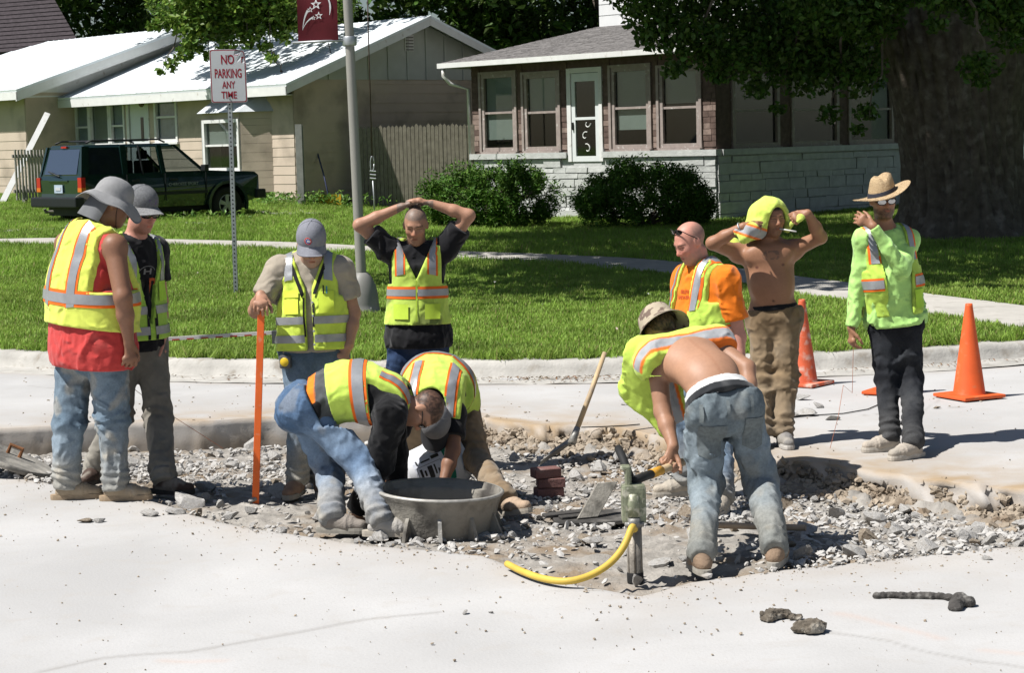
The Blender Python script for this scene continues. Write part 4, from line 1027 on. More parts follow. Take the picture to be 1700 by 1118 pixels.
swoosh(arc_pts((511, 17), (503, 28), (501, 49)), np.linspace(1.9, .3, 14)).build('swoosh', M_BWHITE, cl)
swoosh(arc_pts((519, 29), (508, 33), (502, 46)), np.linspace(1.5, .3, 14)).build('swoosh', M_BWHITE, cl)
swoosh(arc_pts((540, -8), (552, 4), (547, 27)), np.linspace(.8, 1.7, 14) * np.r_[np.ones(9), np.linspace(1, .2, 5)]).build('swoosh', M_BWHITE, cl)
MB().tube([at(486, 71, Yp), at(580, 66, Yp)], .014, 8).build('lower_rod', M_GALV, ban, True)
mb = MB(); pc = lp + d * ((at(578, 68, lp[1])[2] - lp[2]) / d[2]); mb.lathe([(.072, -.05), (.078, -.04), (.078, .04), (.072, .05)], pc, 18); mb.build('clamp', M_GALV, ban, True)
MB().tube([at(545, 71, Yp - .02), at(549, 88, Yp - .02)], .006, 5).build('strap', M_DKMETAL, ban)
# ---- no parking sign
sp = gnd(392, 490, lawn_z); sg = empty('parking_sign', tuple(sp), 'white no parking any time sign on a perforated steel post', 'sign')
pt = at(379, 90, sp[1]); dd = nrm(pt - sp); sX = nrm(np.cross((0, 1, 0), dd)); sX = sX if sX[0] > 0 else -sX
L_ = np.linalg.norm(pt - sp); w_ = .026
V = []; 
for t in (-.2, L_): V += [sp + dd * t + sX * a * w_ + np.array((0, b * w_, 0)) for a, b in ((-1, -1), (1, -1), (1, 1), (-1, 1))]
pole = mesh_obj('post', V, [(3, 2, 1, 0), (4, 5, 6, 7), (0, 1, 5, 4), (1, 2, 6, 5), (2, 3, 7, 6), (3, 0, 4, 7)], M_GALV, sg)
mb = MB(); nh = int((L_ - .1) / .0508)
for k in range(nh):
    c = sp + dd * (.06 + k * .0508) + np.array((0, -w_ - .0015, 0)); mb.add([c + .010 * (sX * math.cos(a) + dd * math.sin(a)) for a in np.linspace(0, 6.283, 9)[:-1]], [tuple(range(8))])
o = mb.build('hole_discs', M_DKMETAL, pole); o['kind'] = 'stuff'  # flat discs, the darkness of the holes put into their colour
s00, s10, s01 = at(351, 171, sp[1] - .04), at(411, 170, sp[1] - .04), at(347, 82, sp[1] - .04)
SX, SZ = s10 - s00, s01 - s00; SW, SH = np.linalg.norm(SX), np.linalg.norm(SZ); SX /= SW; SZ /= SH; nsg = np.cross(SX, SZ)
def sgn(u, v, off=0.0):
    """point on the sign, u,v in metres from the lower left corner; the top right corner is bent back"""
    bend = max(0, u / SW + v / SH - 1.70) * .40
    return s00 + SX * (u - .4 * bend * .6) + SZ * (v - bend * .15) + nsg * (off - bend)
if nsg[1] > 0: nsg = -nsg
def rrect(mx, r, n=6, sub=10):
    out = []
    for (cx, cy, a0) in ((SW - mx - r, mx + r, -90), (SW - mx - r, SH - mx - r, 0), (mx + r, SH - mx - r, 90), (mx + r, mx + r, 180)):
        for k in range(n + 1): a = R(a0 + 90 * k / n); out.append((cx + r * math.cos(a), cy + r * math.sin(a)))
    res = []
    for i in range(len(out)):
        p, q = np.array(out[i]), np.array(out[(i + 1) % len(out)]); m_ = max(1, int(np.linalg.norm(q - p) / .03))
        for k in range(m_): res.append(tuple(p + (q - p) * k / m_))
    return res
def plate(mx, r, off, m, name, parent):
    P_ = rrect(mx, r); n = len(P_); c = (SW / 2, SH / 2); V = []
    rings = [1.0, .8, .55, .3]
    for rg in rings: V += [sgn(c[0] + (u - c[0]) * rg, c[1] + (v - c[1]) * rg, off) for u, v in P_]
    V.append(sgn(*c, off)); Fc = []
    for k in range(len(rings) - 1): Fc += [(k * n + i, k * n + (i + 1) % n, (k + 1) * n + (i + 1) % n, (k + 1) * n + i) for i in range(n)]
    k = len(rings) - 1; Fc += [(k * n + i, k * n + (i + 1) % n, len(V) - 1) for i in range(n)]
    return mesh_obj(name, V, Fc, m, parent)
M_SWHITE = mat('sign_white', (.56, .57, .60), .45, .05, 6, spec=.4); M_SRED = mat('sign_red', (.30, .015, .03), .45, .05)
pl = plate(0, .03, 0, M_SWHITE, 'plate', sg); plate(.006, .028, .0012, M_SRED, 'border', pl); plate(.017, .024, .0024, M_SWHITE, 'face', pl)
plate(0, .03, -.003, M_GALV, 'back', pl)
for (txt, pxc, pyc, hpx, wpx) in (('NO', 377, 99, 16, 22), ('PARKING', 378.5, 122, 15.5, 45), ('ANY', 379.5, 141, 12, 22), ('TIME', 380.5, 158, 12, 26)):
    V, Fc = text_mesh(txt, 1.0, bold=True); V = V - (V.max(0) + V.min(0)) / 2; ext = V.max(0) - V.min(0); sc_ = SH / 89.0
    V = V / np.array((ext[0], ext[1], 1)) * np.array((wpx * sc_, hpx * sc_, 1)); cu, cv = SW / 2, (171 - pyc) * sc_
    mesh_obj('lettering', [sgn(cu + v[0], cv + v[1], .0042) for v in V], Fc, M_SRED, pl)
for py in (92, 163): MB().lathe([(.0, .012), (.010, .012), (.012, .004), (.012, 0)], sgn(SW / 2, (171 - py) * SH / 89), 10, M=np.array([SX, np.cross(nsg, SX), nsg]).T).build('bolt', M_GALV, pl)
# ---- guy wire
gb = gnd(622, 352, lawn_z); Yg = gb[1]; gw_ = empty('guy_wire', tuple(gb), 'rusty guy wire with clamp and eye beside the lamp post', 'wire')
MB().tube([at(609, -120, Yg), at(611, 40, Yg), at(618, 262, Yg)], .016, 6).build('cable', mat('rusty_cable', (.09, .06, .05), .7, .4, 8), gw_, True)
MB().tube([at(619, 300, Yg), at(621, 330, Yg), gb + (0, 0, -.2)], .018, 6).build('anchor_rod', M_GALV, gw_, True)
th = np.linspace(0, 6.28, 14); mb = MB(); mb.tube([at(618 + 3 * math.cos(t), 272 + 13 * math.sin(t), Yg) for t in th], .014, 6); mb.build('thimble', M_GALV, gw_, True)
mb = MB()
for y in (284, 290, 296): mb.tube([at(614, y, Yg), at(624, y + 1, Yg)], .022, 6)
mb.build('clamp', M_GALV, gw_)

# ---- traffic cones
M_CONE = mat('cone_orange', (.72, .115, .028), .55, .12, 6, spec=.3, noise2=(16, (.58, .17, .07), .58, .74)); M_CONEOLD = mat('cone_worn', (.62, .12, .05), .6, .15, 12, noise2=(14, (.62, .40, .32), .52, .68))
def cone(px, py, h, label, m, rot=.4, base=.19, tip=None):
    p = gnd(px, py, 0.0); t = empty('traffic_cone', tuple(p), label, 'cone', 'orange traffic cones on the street')
    mb = MB(); k = h / .71
    mb.lathe([(.125 * k, .035), (.118 * k, .05), (.028 * k, h - .02), (.026 * k, h), (.018 * k, h), (.018 * k, h - .05)], p, 32); mb.build('shell', m, t, True)
    mb = MB(); fm = Frame(p, (math.cos(rot), math.sin(rot), 0), (math.sin(rot), -math.cos(rot), 0)); b = base * k
    mb.box(fm, -b, b, .008, .034, -b, b); o = mb.build('base', m, t); bevel_mesh(o, .008, 2)
    mb = MB()
    for a, c in ((-1, -1), (1, -1), (1, 1), (-1, 1)): mb.box(fm, a * b * .8 - .02, a * b * .8 + .02, -.002, .009, c * b * .8 - .02, c * b * .8 + .02)
    mb.build('feet', m, t)
cone(1609, 661, .72, 'tall clean orange traffic cone near the right edge of the street', M_CONE, .45)
cone(1333, 640, .70, 'scuffed orange traffic cone behind the shirtless worker', M_CONEOLD, .9)
cone(1480, 654, .70, 'orange traffic cone half hidden behind the straw-hat worker', M_CONE, 1.0, .18)

# ---- dark green SUV
M_CAR = mat('car_green', (.006, .022, .018), .22, .05, 2, coat=1.0, spec=.5); M_TRIMB = mat('car_trim', (.018, .02, .022), .5, .1, 10); M_TYRE = mat('tyre', (.02, .02, .02), .85, .15, 30)
M_CARGLASS = mat('car_glass_dark', (.012, .016, .022), .05, 0, spec=.8); M_RIM = mat('alloy', (.42, .42, .41), .4, .1, 10, metal=.6); M_TAIL = mat('tail_red', (.45, .02, .015), .3, 0, coat=.5); M_AMBER = mat('lamp_amber', (.62, .16, .02), .3, 0, coat=.5)
M_TINT = M_PANE.copy(); M_TINT.name = 'tinted_glass'; [setattr(n_.inputs[0], 'default_value', (.32, .36, .36, 1)) for n_ in M_TINT.node_tree.nodes if n_.type == 'BSDF_TRANSPARENT']
hx, hy = .74, .673; RR = at(137, 330, 38.0); jl = np.array((-hy, hx, 0)); jf = np.array((hx, hy, 0)); zg = float(at(200, 240, 38.7)[2]) - 1.62
JO = np.array((RR[0], RR[1], 0)) + jl * .86 + jf * 2.03; JO[2] = zg
car = empty('parked_car', tuple(JO), 'dark green boxy four-door SUV parked on the lawn before the tan house', 'car')
def J3(x, y, z): return JO + jf * x + jl * y + np.array((0, 0, z))
def jmesh(name, P_, Fc, m, parent=None, smooth=False): return mesh_obj(name, [J3(*p) for p in P_], Fc, m, parent or car, smooth)
def jbox(name, x0, x1, y0, y1, z0, z1, m, parent=None, bev=0):
    P_ = [(x0, y0, z0), (x1, y0, z0), (x1, y1, z0), (x0, y1, z0), (x0, y0, z1), (x1, y0, z1), (x1, y1, z1), (x0, y1, z1)]
    o = jmesh(name, P_, BOXF, m, parent)
    if bev: bevel_mesh(o, bev, 2)
    return o
RW, FW, WZ, WR = -1.24, 1.33, .35, .365
side = [(-2.02, .50)]
for cx in (RW, FW):
    for a in np.linspace(180, 0, 13): side.append((cx + .44 * math.cos(R(a)), max(.36, WZ + .44 * math.sin(R(a)))))
side += [(2.05, .46), (2.12, .60), (2.13, .93), (2.05, 1.0), (.92, 1.06), (-1.98, 1.05), (-2.04, .95)]
n = len(side); P_ = []
def halfw(z): return .80 + .055 * math.sin(max(0, min(1, (z - .35) / .7)) * math.pi) 
for y in (-1, 1): P_ += [(x, y * halfw(z), z) for x, z in side]
body = jmesh('body', P_, [tuple(range(n)), tuple(reversed(range(n, 2 * n)))] + [(i, i + n, (i + 1) % n + n, (i + 1) % n) for i in range(n)], M_CAR)
# roof and pillars
zr, zb_ = 1.60, 1.04; rx0, rx1 = -1.86, .22; yr, yb = .66, .79
P_ = []
for (x, y, z) in ((rx0, -yr, zr - .04), (rx1, -yr, zr - .04), (rx1, yr, zr - .04), (rx0, yr, zr - .04), (rx0 + .05, -yr + .05, zr + .03), (rx1 - .12, -yr + .05, zr + .03), (rx1 - .12, yr - .05, zr + .03), (rx0 + .05, yr - .05, zr + .03)): P_.append((x, y, z))
roof_ = jmesh('roof', P_, BOXF, M_CAR); bevel_mesh(roof_, .02, 2)
def pillar(xb, xt, w, sy, m=M_CAR):
    a = (xb, sy * yb, zb_ - .02); b = (xt, sy * yr, zr); s = .03
    P_ = []
    for (x, y, z) in (a, b): P_ += [(x - w / 2, y - s, z), (x + w / 2, y - s, z), (x + w / 2, y + s, z), (x - w / 2, y + s, z)]
    return jmesh('pillar', P_, BOXF, m)
for sy in (-1, 1):
    for xb, xt, w in ((-1.93, -1.82, .16), (-1.02, -.99, .12), (-.14, -.16, .10), (.86, .19, .07), (-.62, -.62, .025)): pillar(xb, xt, w, sy, M_CAR if w > .03 else M_TRIMB)
    def sidepane(name, x0b, x1b, x0t, x1t, m, dy=.012):
        jmesh(name, [(x0b, sy * (yb + .0), zb_), (x1b, sy * yb, zb_), (x1t, sy * yr, zr - .04), (x0t, sy * yr, zr - .04)], [(0, 1, 2, 3)], m)
    sidepane('quarter_glass', -1.88, -1.06, -1.78, -1.03, M_CARGLASS)
    sidepane('side_window', -.98, -.18, -.95, -.19, M_TINT); sidepane('side_window', -.10, .82, -.12, .17, M_TINT)
jmesh('rear_window', [(-2.0, -.62, 1.06), (-2.0, .62, 1.06), (-1.875, .58, 1.55), (-1.875, -.58, 1.55)], [(0, 1, 2, 3)], mat('rear_glass', (.035, .05, .085), .06, 0, spec=.9, coat=1.0))
jmesh('tailgate', [(-2.035, -.72, .62), (-2.035, .72, .62), (-1.99, .72, 1.04), (-1.99, -.72, 1.04), (-1.86, .66, 1.60), (-1.86, -.66, 1.60), (-1.99, .63, 1.06), (-1.99, -.63, 1.06), (-1.868, .585, 1.555), (-1.868, -.585, 1.555)],
      [(0, 1, 2, 3), (3, 2, 6, 7), (2, 4, 8, 6), (4, 5, 9, 8), (5, 3, 7, 9)], M_CAR)
jmesh('windscreen', [(.86, -.72, 1.07), (.86, .72, 1.07), (.22, .62, 1.57), (.22, -.62, 1.57)], [(0, 1, 2, 3)], M_PANE)
jbox('interior', -1.9, .8, -.76, .76, .9, 1.03, M_TRIMB)
for x, y in ((-.35, -.38), (-.35, .38), (-1.05, -.38), (-1.05, .38)):
    s_ = jbox('seat', x - .08, x + .10, y - .24, y + .24, 1.0, 1.30, M_TRIMB, bev=.04); jbox('headrest', x - .07, x + .04, y - .13, y + .13, 1.32, 1.50, M_TRIMB, s_, .03)
for x0, x1 in ((-1.95, -1.0), ): jmesh('cargo_liner', [(x0, -.6, 1.03), (x1, -.6, 1.03), (x1, .6, 1.03), (x0, .6, 1.03), (x1, -.6, 1.4), (x1, .6, 1.4)], [(0, 1, 2, 3), (1, 4, 5, 2)], M_TRIMB)
for sy in (-1, 1):
    hw = .862
    for x in (-1.02, -.14, .82): jbox('door_seam', x - .008, x + .008, sy * hw - .012, sy * hw + .004, .48, 1.03, M_TRIMB)
    jbox('side_moulding', -.78, .86, sy * .862 - .01, sy * .862 + .012, .60, .66, M_TRIMB)
    for x in (-.90, -.02): jbox('door_handle', x, x + .17, sy * .855 - .01, sy * .855 + .02, .88, .92, M_TRIMB)
    jbox('mirror', .70, .80, sy * .86, sy * 1.02, 1.05, 1.18, M_TRIMB, bev=.02)
    for cx in (RW, FW):
        P_ = []; m_ = 13
        for a in np.linspace(195, -15, m_):
            for rr_, yy in ((.43, .85), (.49, .85), (.49, .90), (.43, .90)): P_.append((cx + rr_ * math.cos(R(a)), sy * yy, WZ + rr_ * math.sin(R(a))))
        jmesh('wheel_flare', P_, [tuple(map(int, f)) for f in grid_faces(m_, 4, True)], M_CAR if cx > 0 else M_TRIMB)
        wh = empty('wheel', tuple(J3(cx, sy * .76, WZ) - wloc(car))); wh.parent = car; Mw = np.array([jf, (0, 0, 1), jl * sy]).T
        prof = [(.20, -.10), (.30, -.11), (.345, -.10), (WR, -.06), (WR, .06), (.345, .10), (.30, .11), (.205, .09), (.20, .02)]
        ty = MB().lathe(prof, J3(cx, sy * .76, WZ), 36, close=True, M=Mw).build('tyre', M_TYRE, wh, True)
        mb = MB().lathe([(.205, .085), (.20, .06), (.185, .02), (.0, .015)], J3(cx, sy * .76, WZ), 30, M=Mw)
        rm = mb.build('rim', M_TRIMB, wh, True); c0 = J3(cx, sy * .76, WZ)
        mb = MB().lathe([(.205, .09), (.19, .095), (.183, .06)], c0, 30, M=Mw).lathe([(.055, .03), (.05, .085), (.0, .088)], c0, 16, M=Mw)
        for k in range(5):
            a = R(90 + 72 * k); e1_ = jf * math.cos(a) + np.array((0, 0, math.sin(a))); e2_ = -jf * math.sin(a) + np.array((0, 0, math.cos(a))); oo = jl * sy
            q_ = []
            for rr_, ww in ((.03, .034), (.195, .045)):
                for zz_ in (.045, .085): q_ += [c0 + e1_ * rr_ - e2_ * ww + oo * zz_, c0 + e1_ * rr_ + e2_ * ww + oo * zz_]
            mb.add(q_, [(2, 3, 7, 6), (0, 2, 6, 4), (1, 5, 7, 3), (4, 6, 7, 5)])
        mb.build('spokes', M_RIM, wh)
    tl = jbox('tail_light', -2.05, -1.96, sy * .80 - .075 * (1 if sy > 0 else 1), sy * .80 + .065, .72, 1.0, M_TAIL); jbox('indicator', -2.053, -1.955, sy * .80 - .077, sy * .80 + .068, .72, .80, M_AMBER, tl)
    jbox('corner_lamp', 2.0, 2.14, sy * .80 - .02, sy * .80 + .06, .70, .92, M_AMBER)
    MB().tube([J3(-1.75, sy * .58, 1.66), J3(-1.6, sy * .58, 1.71), J3(-.1, sy * .58, 1.71), J3(.05, sy * .58, 1.65)], .018, 6).build('roof_rail', M_TRIMB, car, True)
for x in (-1.45, -.35): MB().tube([J3(x, -.6, 1.70), J3(x, .6, 1.70)], .018, 6).build('crossbar', M_TRIMB, car, True)
jbox('rear_bumper', -2.20, -2.0, -.88, .88, .42, .62, M_TRIMB, bev=.03); jbox('front_bumper', 2.05, 2.28, -.88, .88, .45, .64, M_TRIMB, bev=.03)
jbox('underbody', -1.95, 2.0, -.6, .6, .25, .45, M_TRIMB)
lpz = jbox('licence_plate', -2.06, -2.045, -.16, .16, .70, .86, mat('plate_white', (.42, .50, .60), .5, .1, 20)); jbox('plate_trim', -2.068, -2.061, -.10, .10, .75, .81, M_SWHITE, lpz)
jbox('tailgate_handle', -2.06, -2.03, -.36, .36, .91, .95, M_CAR, bev=.01); jbox('brake_light', -1.90, -1.86, -.1, .1, 1.575, 1.61, M_TAIL)
MB().tube([J3(-2.03, -.02, 1.02), J3(-2.04, .18, 1.07), J3(-2.03, .40, 1.12)], .014, 6).build('wiper', M_TRIMB, car)
MB().tube([J3(-2.2, 0, .34), J3(-2.36, 0, .34), J3(-2.38, 0, .40)], .03, 8).build('tow_bar', M_IRON, car)
V, Fc = text_mesh('CHEROKEE SPORT', .085); ls = mat('badge_grey', (.30, .32, .31), .4, 0)
mesh_obj('badge', [J3(.28 + v[0], -.866, .80 + v[1]) for v in V], Fc, ls, car)
# ================================================================== people: smooth distance fields turned into meshes
class RC:
    """tapered capsule a->b, radii ra, rb; optionally flattened along fl by factor fs"""
    def __init__(s, a, b, ra, rb, k=.02, fl=None, fs=1.0):
        s.a = np.array(a, float); s.b = np.array(b, float); s.ra, s.rb, s.k, s.fl, s.fs = ra, rb, k, (None if fl is None else nrm(fl)), fs
    def box(s): r = max(s.ra, s.rb); return np.minimum(s.a, s.b) - r, np.maximum(s.a, s.b) + r
    def d(s, P):
        q = P - s.a; ba = s.b - s.a
        if s.fl is not None:
            ba_ = ba; c = (q @ s.fl); q = q + c[..., None] * s.fl * (1 / s.fs - 1); ba = ba_ + (ba_ @ s.fl) * s.fl * (1 / s.fs - 1)
        L = ba @ ba + 1e-12; t = np.clip((q @ ba) / L, 0, 1); e = q - t[..., None] * ba
        d = np.sqrt((e * e).sum(-1)) - (s.ra + (s.rb - s.ra) * t)
        return d * (1.0 if s.fl is None else .5 + .5 * s.fs)
class EL:
    """ellipsoid: centre, 3x3 rows axes, radii"""
    def __init__(s, c, A, r, k=.02): s.c = np.array(c, float); s.A = np.array(A, float); s.r = np.array(r, float); s.k = k
    def box(s): m = np.sqrt(((s.A * s.r[:, None]) ** 2).sum(0)); return s.c - m, s.c + m
    def d(s, P):
        q = (P - s.c) @ s.A.T; k0 = np.sqrt(((q / s.r) ** 2).sum(-1)); k1 = np.sqrt(((q / s.r ** 2) ** 2).sum(-1)) + 1e-9
        return k0 * (k0 - 1) / k1
class BX:
    """rounded box"""
    def __init__(s, c, A, r, rd=.01, k=.01): s.c = np.array(c, float); s.A = np.array(A, float); s.r = np.array(r, float); s.rd = rd; s.k = k
    def box(s): m = (np.abs(s.A) * s.r[:, None]).sum(0); return s.c - m, s.c + m
    def d(s, P):
        q = np.abs((P - s.c) @ s.A.T) - (s.r - s.rd); return np.sqrt((np.maximum(q, 0) ** 2).sum(-1)) + np.minimum(q.max(-1), 0) - s.rd
def surface(prims, h=.0065, cuts=(), disp=None, smooth=1, subs=()):
    """union the primitives on a grid, cut, and extract vertices/quads (surface nets)"""
    B = [p.box() for p in prims]; lo = np.min([b[0] for b in B], 0) - .03; hi = np.max([b[1] for b in B], 0) + .03
    n = np.ceil((hi - lo) / h).astype(int) + 1; D = np.full(n, .5, np.float32); ax = [lo[i] + h * np.arange(n[i]) for i in range(3)]
    def sub(b, m):
        i0 = np.clip(np.floor((b[0] - m - lo) / h).astype(int), 0, n - 1); i1 = np.clip(np.ceil((b[1] + m - lo) / h).astype(int) + 1, 1, n)
        return tuple(slice(a, c) for a, c in zip(i0, i1))
    def pts(sl): return np.stack(np.meshgrid(*[ax[i][sl[i]] for i in range(3)], indexing='ij'), -1)
    for p, b in zip(prims, B):
        sl = sub(b, p.k + .02); d = p.d(pts(sl)).astype(np.float32); o = D[sl]; k = p.k
        hh = np.maximum(k - np.abs(o - d), 0) / max(k, 1e-6); D[sl] = np.minimum(o, d) - hh * hh * k * .25
    for p in subs:      # smooth subtraction
        sl = sub(p.box(), p.k + .02); d = -p.d(pts(sl)).astype(np.float32); o = D[sl]; k = p.k
        hh = np.maximum(k - np.abs(o - d), 0) / max(k, 1e-6); D[sl] = np.maximum(o, d) + hh * hh * k * .25
    if disp is not None or cuts:
        m = np.abs(D) < .05; ii = np.nonzero(m)
        P = np.stack([ax[i][ii[i]] for i in range(3)], -1); d = D[ii].astype(float)
        if disp is not None: d = d + disp(P)
        for c in cuts: d = np.maximum(d, c(P))
        D[ii] = d
        if cuts:            # outside the thin band only the sign matters
            m2 = D <= -.05; ii = np.nonzero(m2); P = np.stack([ax[i][ii[i]] for i in range(3)], -1); d = D[ii].astype(float)
            for c in cuts: d = np.maximum(d, c(P))
            D[ii] = d
    S = D < 0; a = S[:-1, :-1, :-1]; cnt = np.zeros(a.shape, np.int8)
    off = [(i, j, k) for i in (0, 1) for j in (0, 1) for k in (0, 1)]
    for i, j, k in off: cnt += S[i:n[0] - 1 + i, j:n[1] - 1 + j, k:n[2] - 1 + k]
    act = (cnt > 0) & (cnt < 8); cid = np.full(act.shape, -1, np.int32); I = np.argwhere(act); cid[act] = np.arange(len(I))
    acc = np.zeros((len(I), 3)); w = np.zeros(len(I))
    for c0 in off:
        for axi in range(3):
            if c0[axi]: continue
            c1 = list(c0); c1[axi] = 1
            v0 = D[I[:, 0] + c0[0], I[:, 1] + c0[1], I[:, 2] + c0[2]]; v1 = D[I[:, 0] + c1[0], I[:, 1] + c1[1], I[:, 2] + c1[2]]
            m = (v0 < 0) != (v1 < 0); t = v0[m] / (v0[m] - v1[m]); p = np.tile(np.array(c0, float), (m.sum(), 1)); p[:, axi] += t
            acc[m] += p; w[m] += 1
    V = lo + h * (I + acc / w[:, None]); Q = []
    for axi in range(3):
        b, c = (axi + 1) % 3, (axi + 2) % 3; s0 = [slice(None)] * 3; s1 = [slice(None)] * 3
        s0[axi] = slice(0, -1); s1[axi] = slice(1, None)
        for q in (b, c): s0[q] = slice(1, -1); s1[q] = slice(1, -1)
        e0, e1 = S[tuple(s0)], S[tuple(s1)]; E = np.argwhere(e0 != e1); sg = e0[e0 != e1]
        G = E.copy(); G[:, b] += 1; G[:, c] += 1
        def cell(db, dc): g = G.copy(); g[:, b] += db; g[:, c] += dc; return cid[g[:, 0], g[:, 1], g[:, 2]]
        q = np.stack([cell(-1, -1), cell(0, -1), cell(0, 0), cell(-1, 0)], -1); q[~sg] = q[~sg][:, ::-1]; Q.append(q)
    Q = np.concatenate(Q); Q = Q[(Q >= 0).all(1)]
    if len(V) == 0: raise RuntimeError('empty surface')
    ed = np.concatenate([Q[:, [0, 1]], Q[:, [1, 2]], Q[:, [2, 3]], Q[:, [3, 0]]])
    deg = np.bincount(ed[:, 0], minlength=len(V)) + np.bincount(ed[:, 1], minlength=len(V))
    for _ in range(smooth):
        A = np.stack([np.bincount(ed[:, 0], V[ed[:, 1], i], len(V)) + np.bincount(ed[:, 1], V[ed[:, 0], i], len(V)) for i in range(3)], -1)
        V = V * .5 + .5 * A / np.maximum(deg, 1)[:, None]
    return V, Q
def folds(amp, f=9.0, seed=0, vert=.45, axis=None):
    """cloth creases: sharp ridges between soft hollows"""
    def fn(P):
        q = P.copy(); q[:, 2] *= vert
        w = fbm(q, f * .35, 2, seed)[:, None] * .12; r1 = (1 - np.abs(vnoise(q + w, f, seed + 1))) ** 3; r2 = (1 - np.abs(vnoise(P * (1, 1, .7) + w, f * 1.9, seed + 2))) ** 3; r3 = (1 - np.abs(vnoise(P * (1, 1, 1.3) + w * .5, f * 3.3, seed + 3))) ** 3
        k = .45 + .75 * sstep(-.5, .6, vnoise(P, f * .4, seed + 9))
        return -amp * k * np.maximum(1.15 * r1 + .6 * r2 + .38 * r3 - .9, -.38)
    return fn
def V3(*a): return np.array(a, float)
M_SKIN = mat('skin', attr=True, rough=.5, var=.06, scale=60, bump=.12, bscale=220, spec=.35)
M_CLOTH = mat('cloth', attr=True, rough=.9, var=.07, scale=45, bump=.2, bscale=260, spec=.12, sheen=.15, wrinkle=(11, .55))
M_DENIM = mat('denim', attr=True, rough=.9, var=.16, scale=90, bump=.3, bscale=330, spec=.1, wrinkle=(9, .7))
M_LEATHER = mat('boot_leather', attr=True, rough=.8, var=.14, scale=25, bump=.4, bscale=90, spec=.2)
M_TAPE = mat('reflective_tape', (.33, .34, .35), .35, .08, 30, metal=.25, bump=.15, bscale=200, spec=.6)
M_TRIMO = mat('orange_trim', (.88, .16, .015), .75, .05, 20)
M_BLACKT = mat('black_trim', (.015, .015, .016), .85, .1, 30)
M_LENS = mat('dark_lens', (.008, .008, .01), .08, 0, spec=.8); M_MIRROR = mat('mirror_lens', (.40, .40, .40), .12, 0, metal=1.0)
HIVIS = (.60, .80, .025); HIVISG = (.42, .80, .05)

def hand_prims(w, d, pn, curl=.5, size=1.0, spread=.10, thumb=.5, right=True):
    """wrist w, direction d, palm normal pn (the way the palm faces): palm, four fingers, thumb"""
    d = nrm(d); pn = nrm(pn - d * (pn @ d)); sd = np.cross(d, pn) * (1 if right else -1)      # sd: thumb side
    s = size; L = [RC(w + d * .015 * s, w + d * .085 * s, .026 * s, .030 * s, .02, pn, .52)]
    L.append(RC(w + d * .085 * s - sd * .028 * s, w + d * .085 * s + sd * .028 * s, .016 * s, .0165 * s, .012))
    for i, (o, ln) in enumerate(((.031, .078), (.0105, .088), (-.0105, .082), (-.031, .064))):
        p = w + d * .086 * s + sd * o * s; a = 0.0; rad = (.0098 if i < 3 else .0088) * s
        fd = nrm(d + sd * (o * spread / .031))
        for j, fl in enumerate((.45, .31, .24)):
            a += curl * (1 + .08 * i) * (.75, 1.1, .75)[j]
            q = p + (fd * math.cos(a) + pn * math.sin(a)) * ln * fl * s; L.append(RC(p, q, rad, rad * .92, .004)); p = q; rad *= .93
    p = w + d * .025 * s + sd * .022 * s; td = nrm(d * .75 + sd * (.75 - .45 * thumb) + pn * (.15 + .6 * thumb))
    for j, fl in enumerate((.042, .034, .026)):
        q = p + td * fl * s; L.append(RC(p, q, (.0145, .0118, .0105)[j] * s, (.0118, .0105, .0095)[j] * s, .008)); p = q; td = nrm(td + d * .25 - sd * .25 * thumb + pn * .2 * thumb)
    return L

def head_prims(c, f, u, s=1.0, jaw=1.0):
    f = nrm(f); u = nrm(u - f * (u @ f)); l = np.cross(u, f); A = np.array([l, f, u])
    def W(x, y, z): return c + s * (l * x + f * y + u * z)
    r3 = lambda *r: np.array(r) * s
    P = [EL(W(0, -.012, .032), A, r3(.0755, .097, .086)), EL(W(0, .028, -.028), A, r3(.062 * jaw, .066, .086), .03), EL(W(0, .034, -.074), A, r3(.053 * jaw, .052, .045), .03),
         EL(W(0, .072, -.098), A, r3(.024, .020, .018), .025), RC(W(-.034, .080, .024), W(.034, .080, .024), .011 * s, .011 * s, .02),
         RC(W(0, .088, .012), W(0, .108, -.026), .0075 * s, .0125 * s, .012), EL(W(.013, .097, -.032), A, r3(.009, .010, .008), .008), EL(W(-.013, .097, -.032), A, r3(.009, .010, .008), .008),
         EL(W(.038, .066, -.018), A, r3(.022, .020, .022), .025), EL(W(-.038, .066, -.018), A, r3(.022, .020, .022), .025),
         RC(W(-.019, .089, -.058), W(.019, .089, -.058), .0065 * s, .0065 * s, .008), RC(W(-.017, .089, -.068), W(.017, .089, -.068), .0075 * s, .0075 * s, .008),
         EL(W(.077, -.006, -.004), A, r3(.010, .021, .031), .010), EL(W(-.077, -.006, -.004), A, r3(.010, .021, .031), .010)]
    sub_ = [EL(W(.032, .101, .004), A, r3(.019, .016, .011), .014), EL(W(-.032, .101, .004), A, r3(.019, .016, .011), .014)]
    post = [EL(W(.032, .0755, .003), A, r3(.0145, .0125, .0125), .004), EL(W(-.032, .0755, .003), A, r3(.0145, .0125, .0125), .004)]
    return P, sub_, post, A

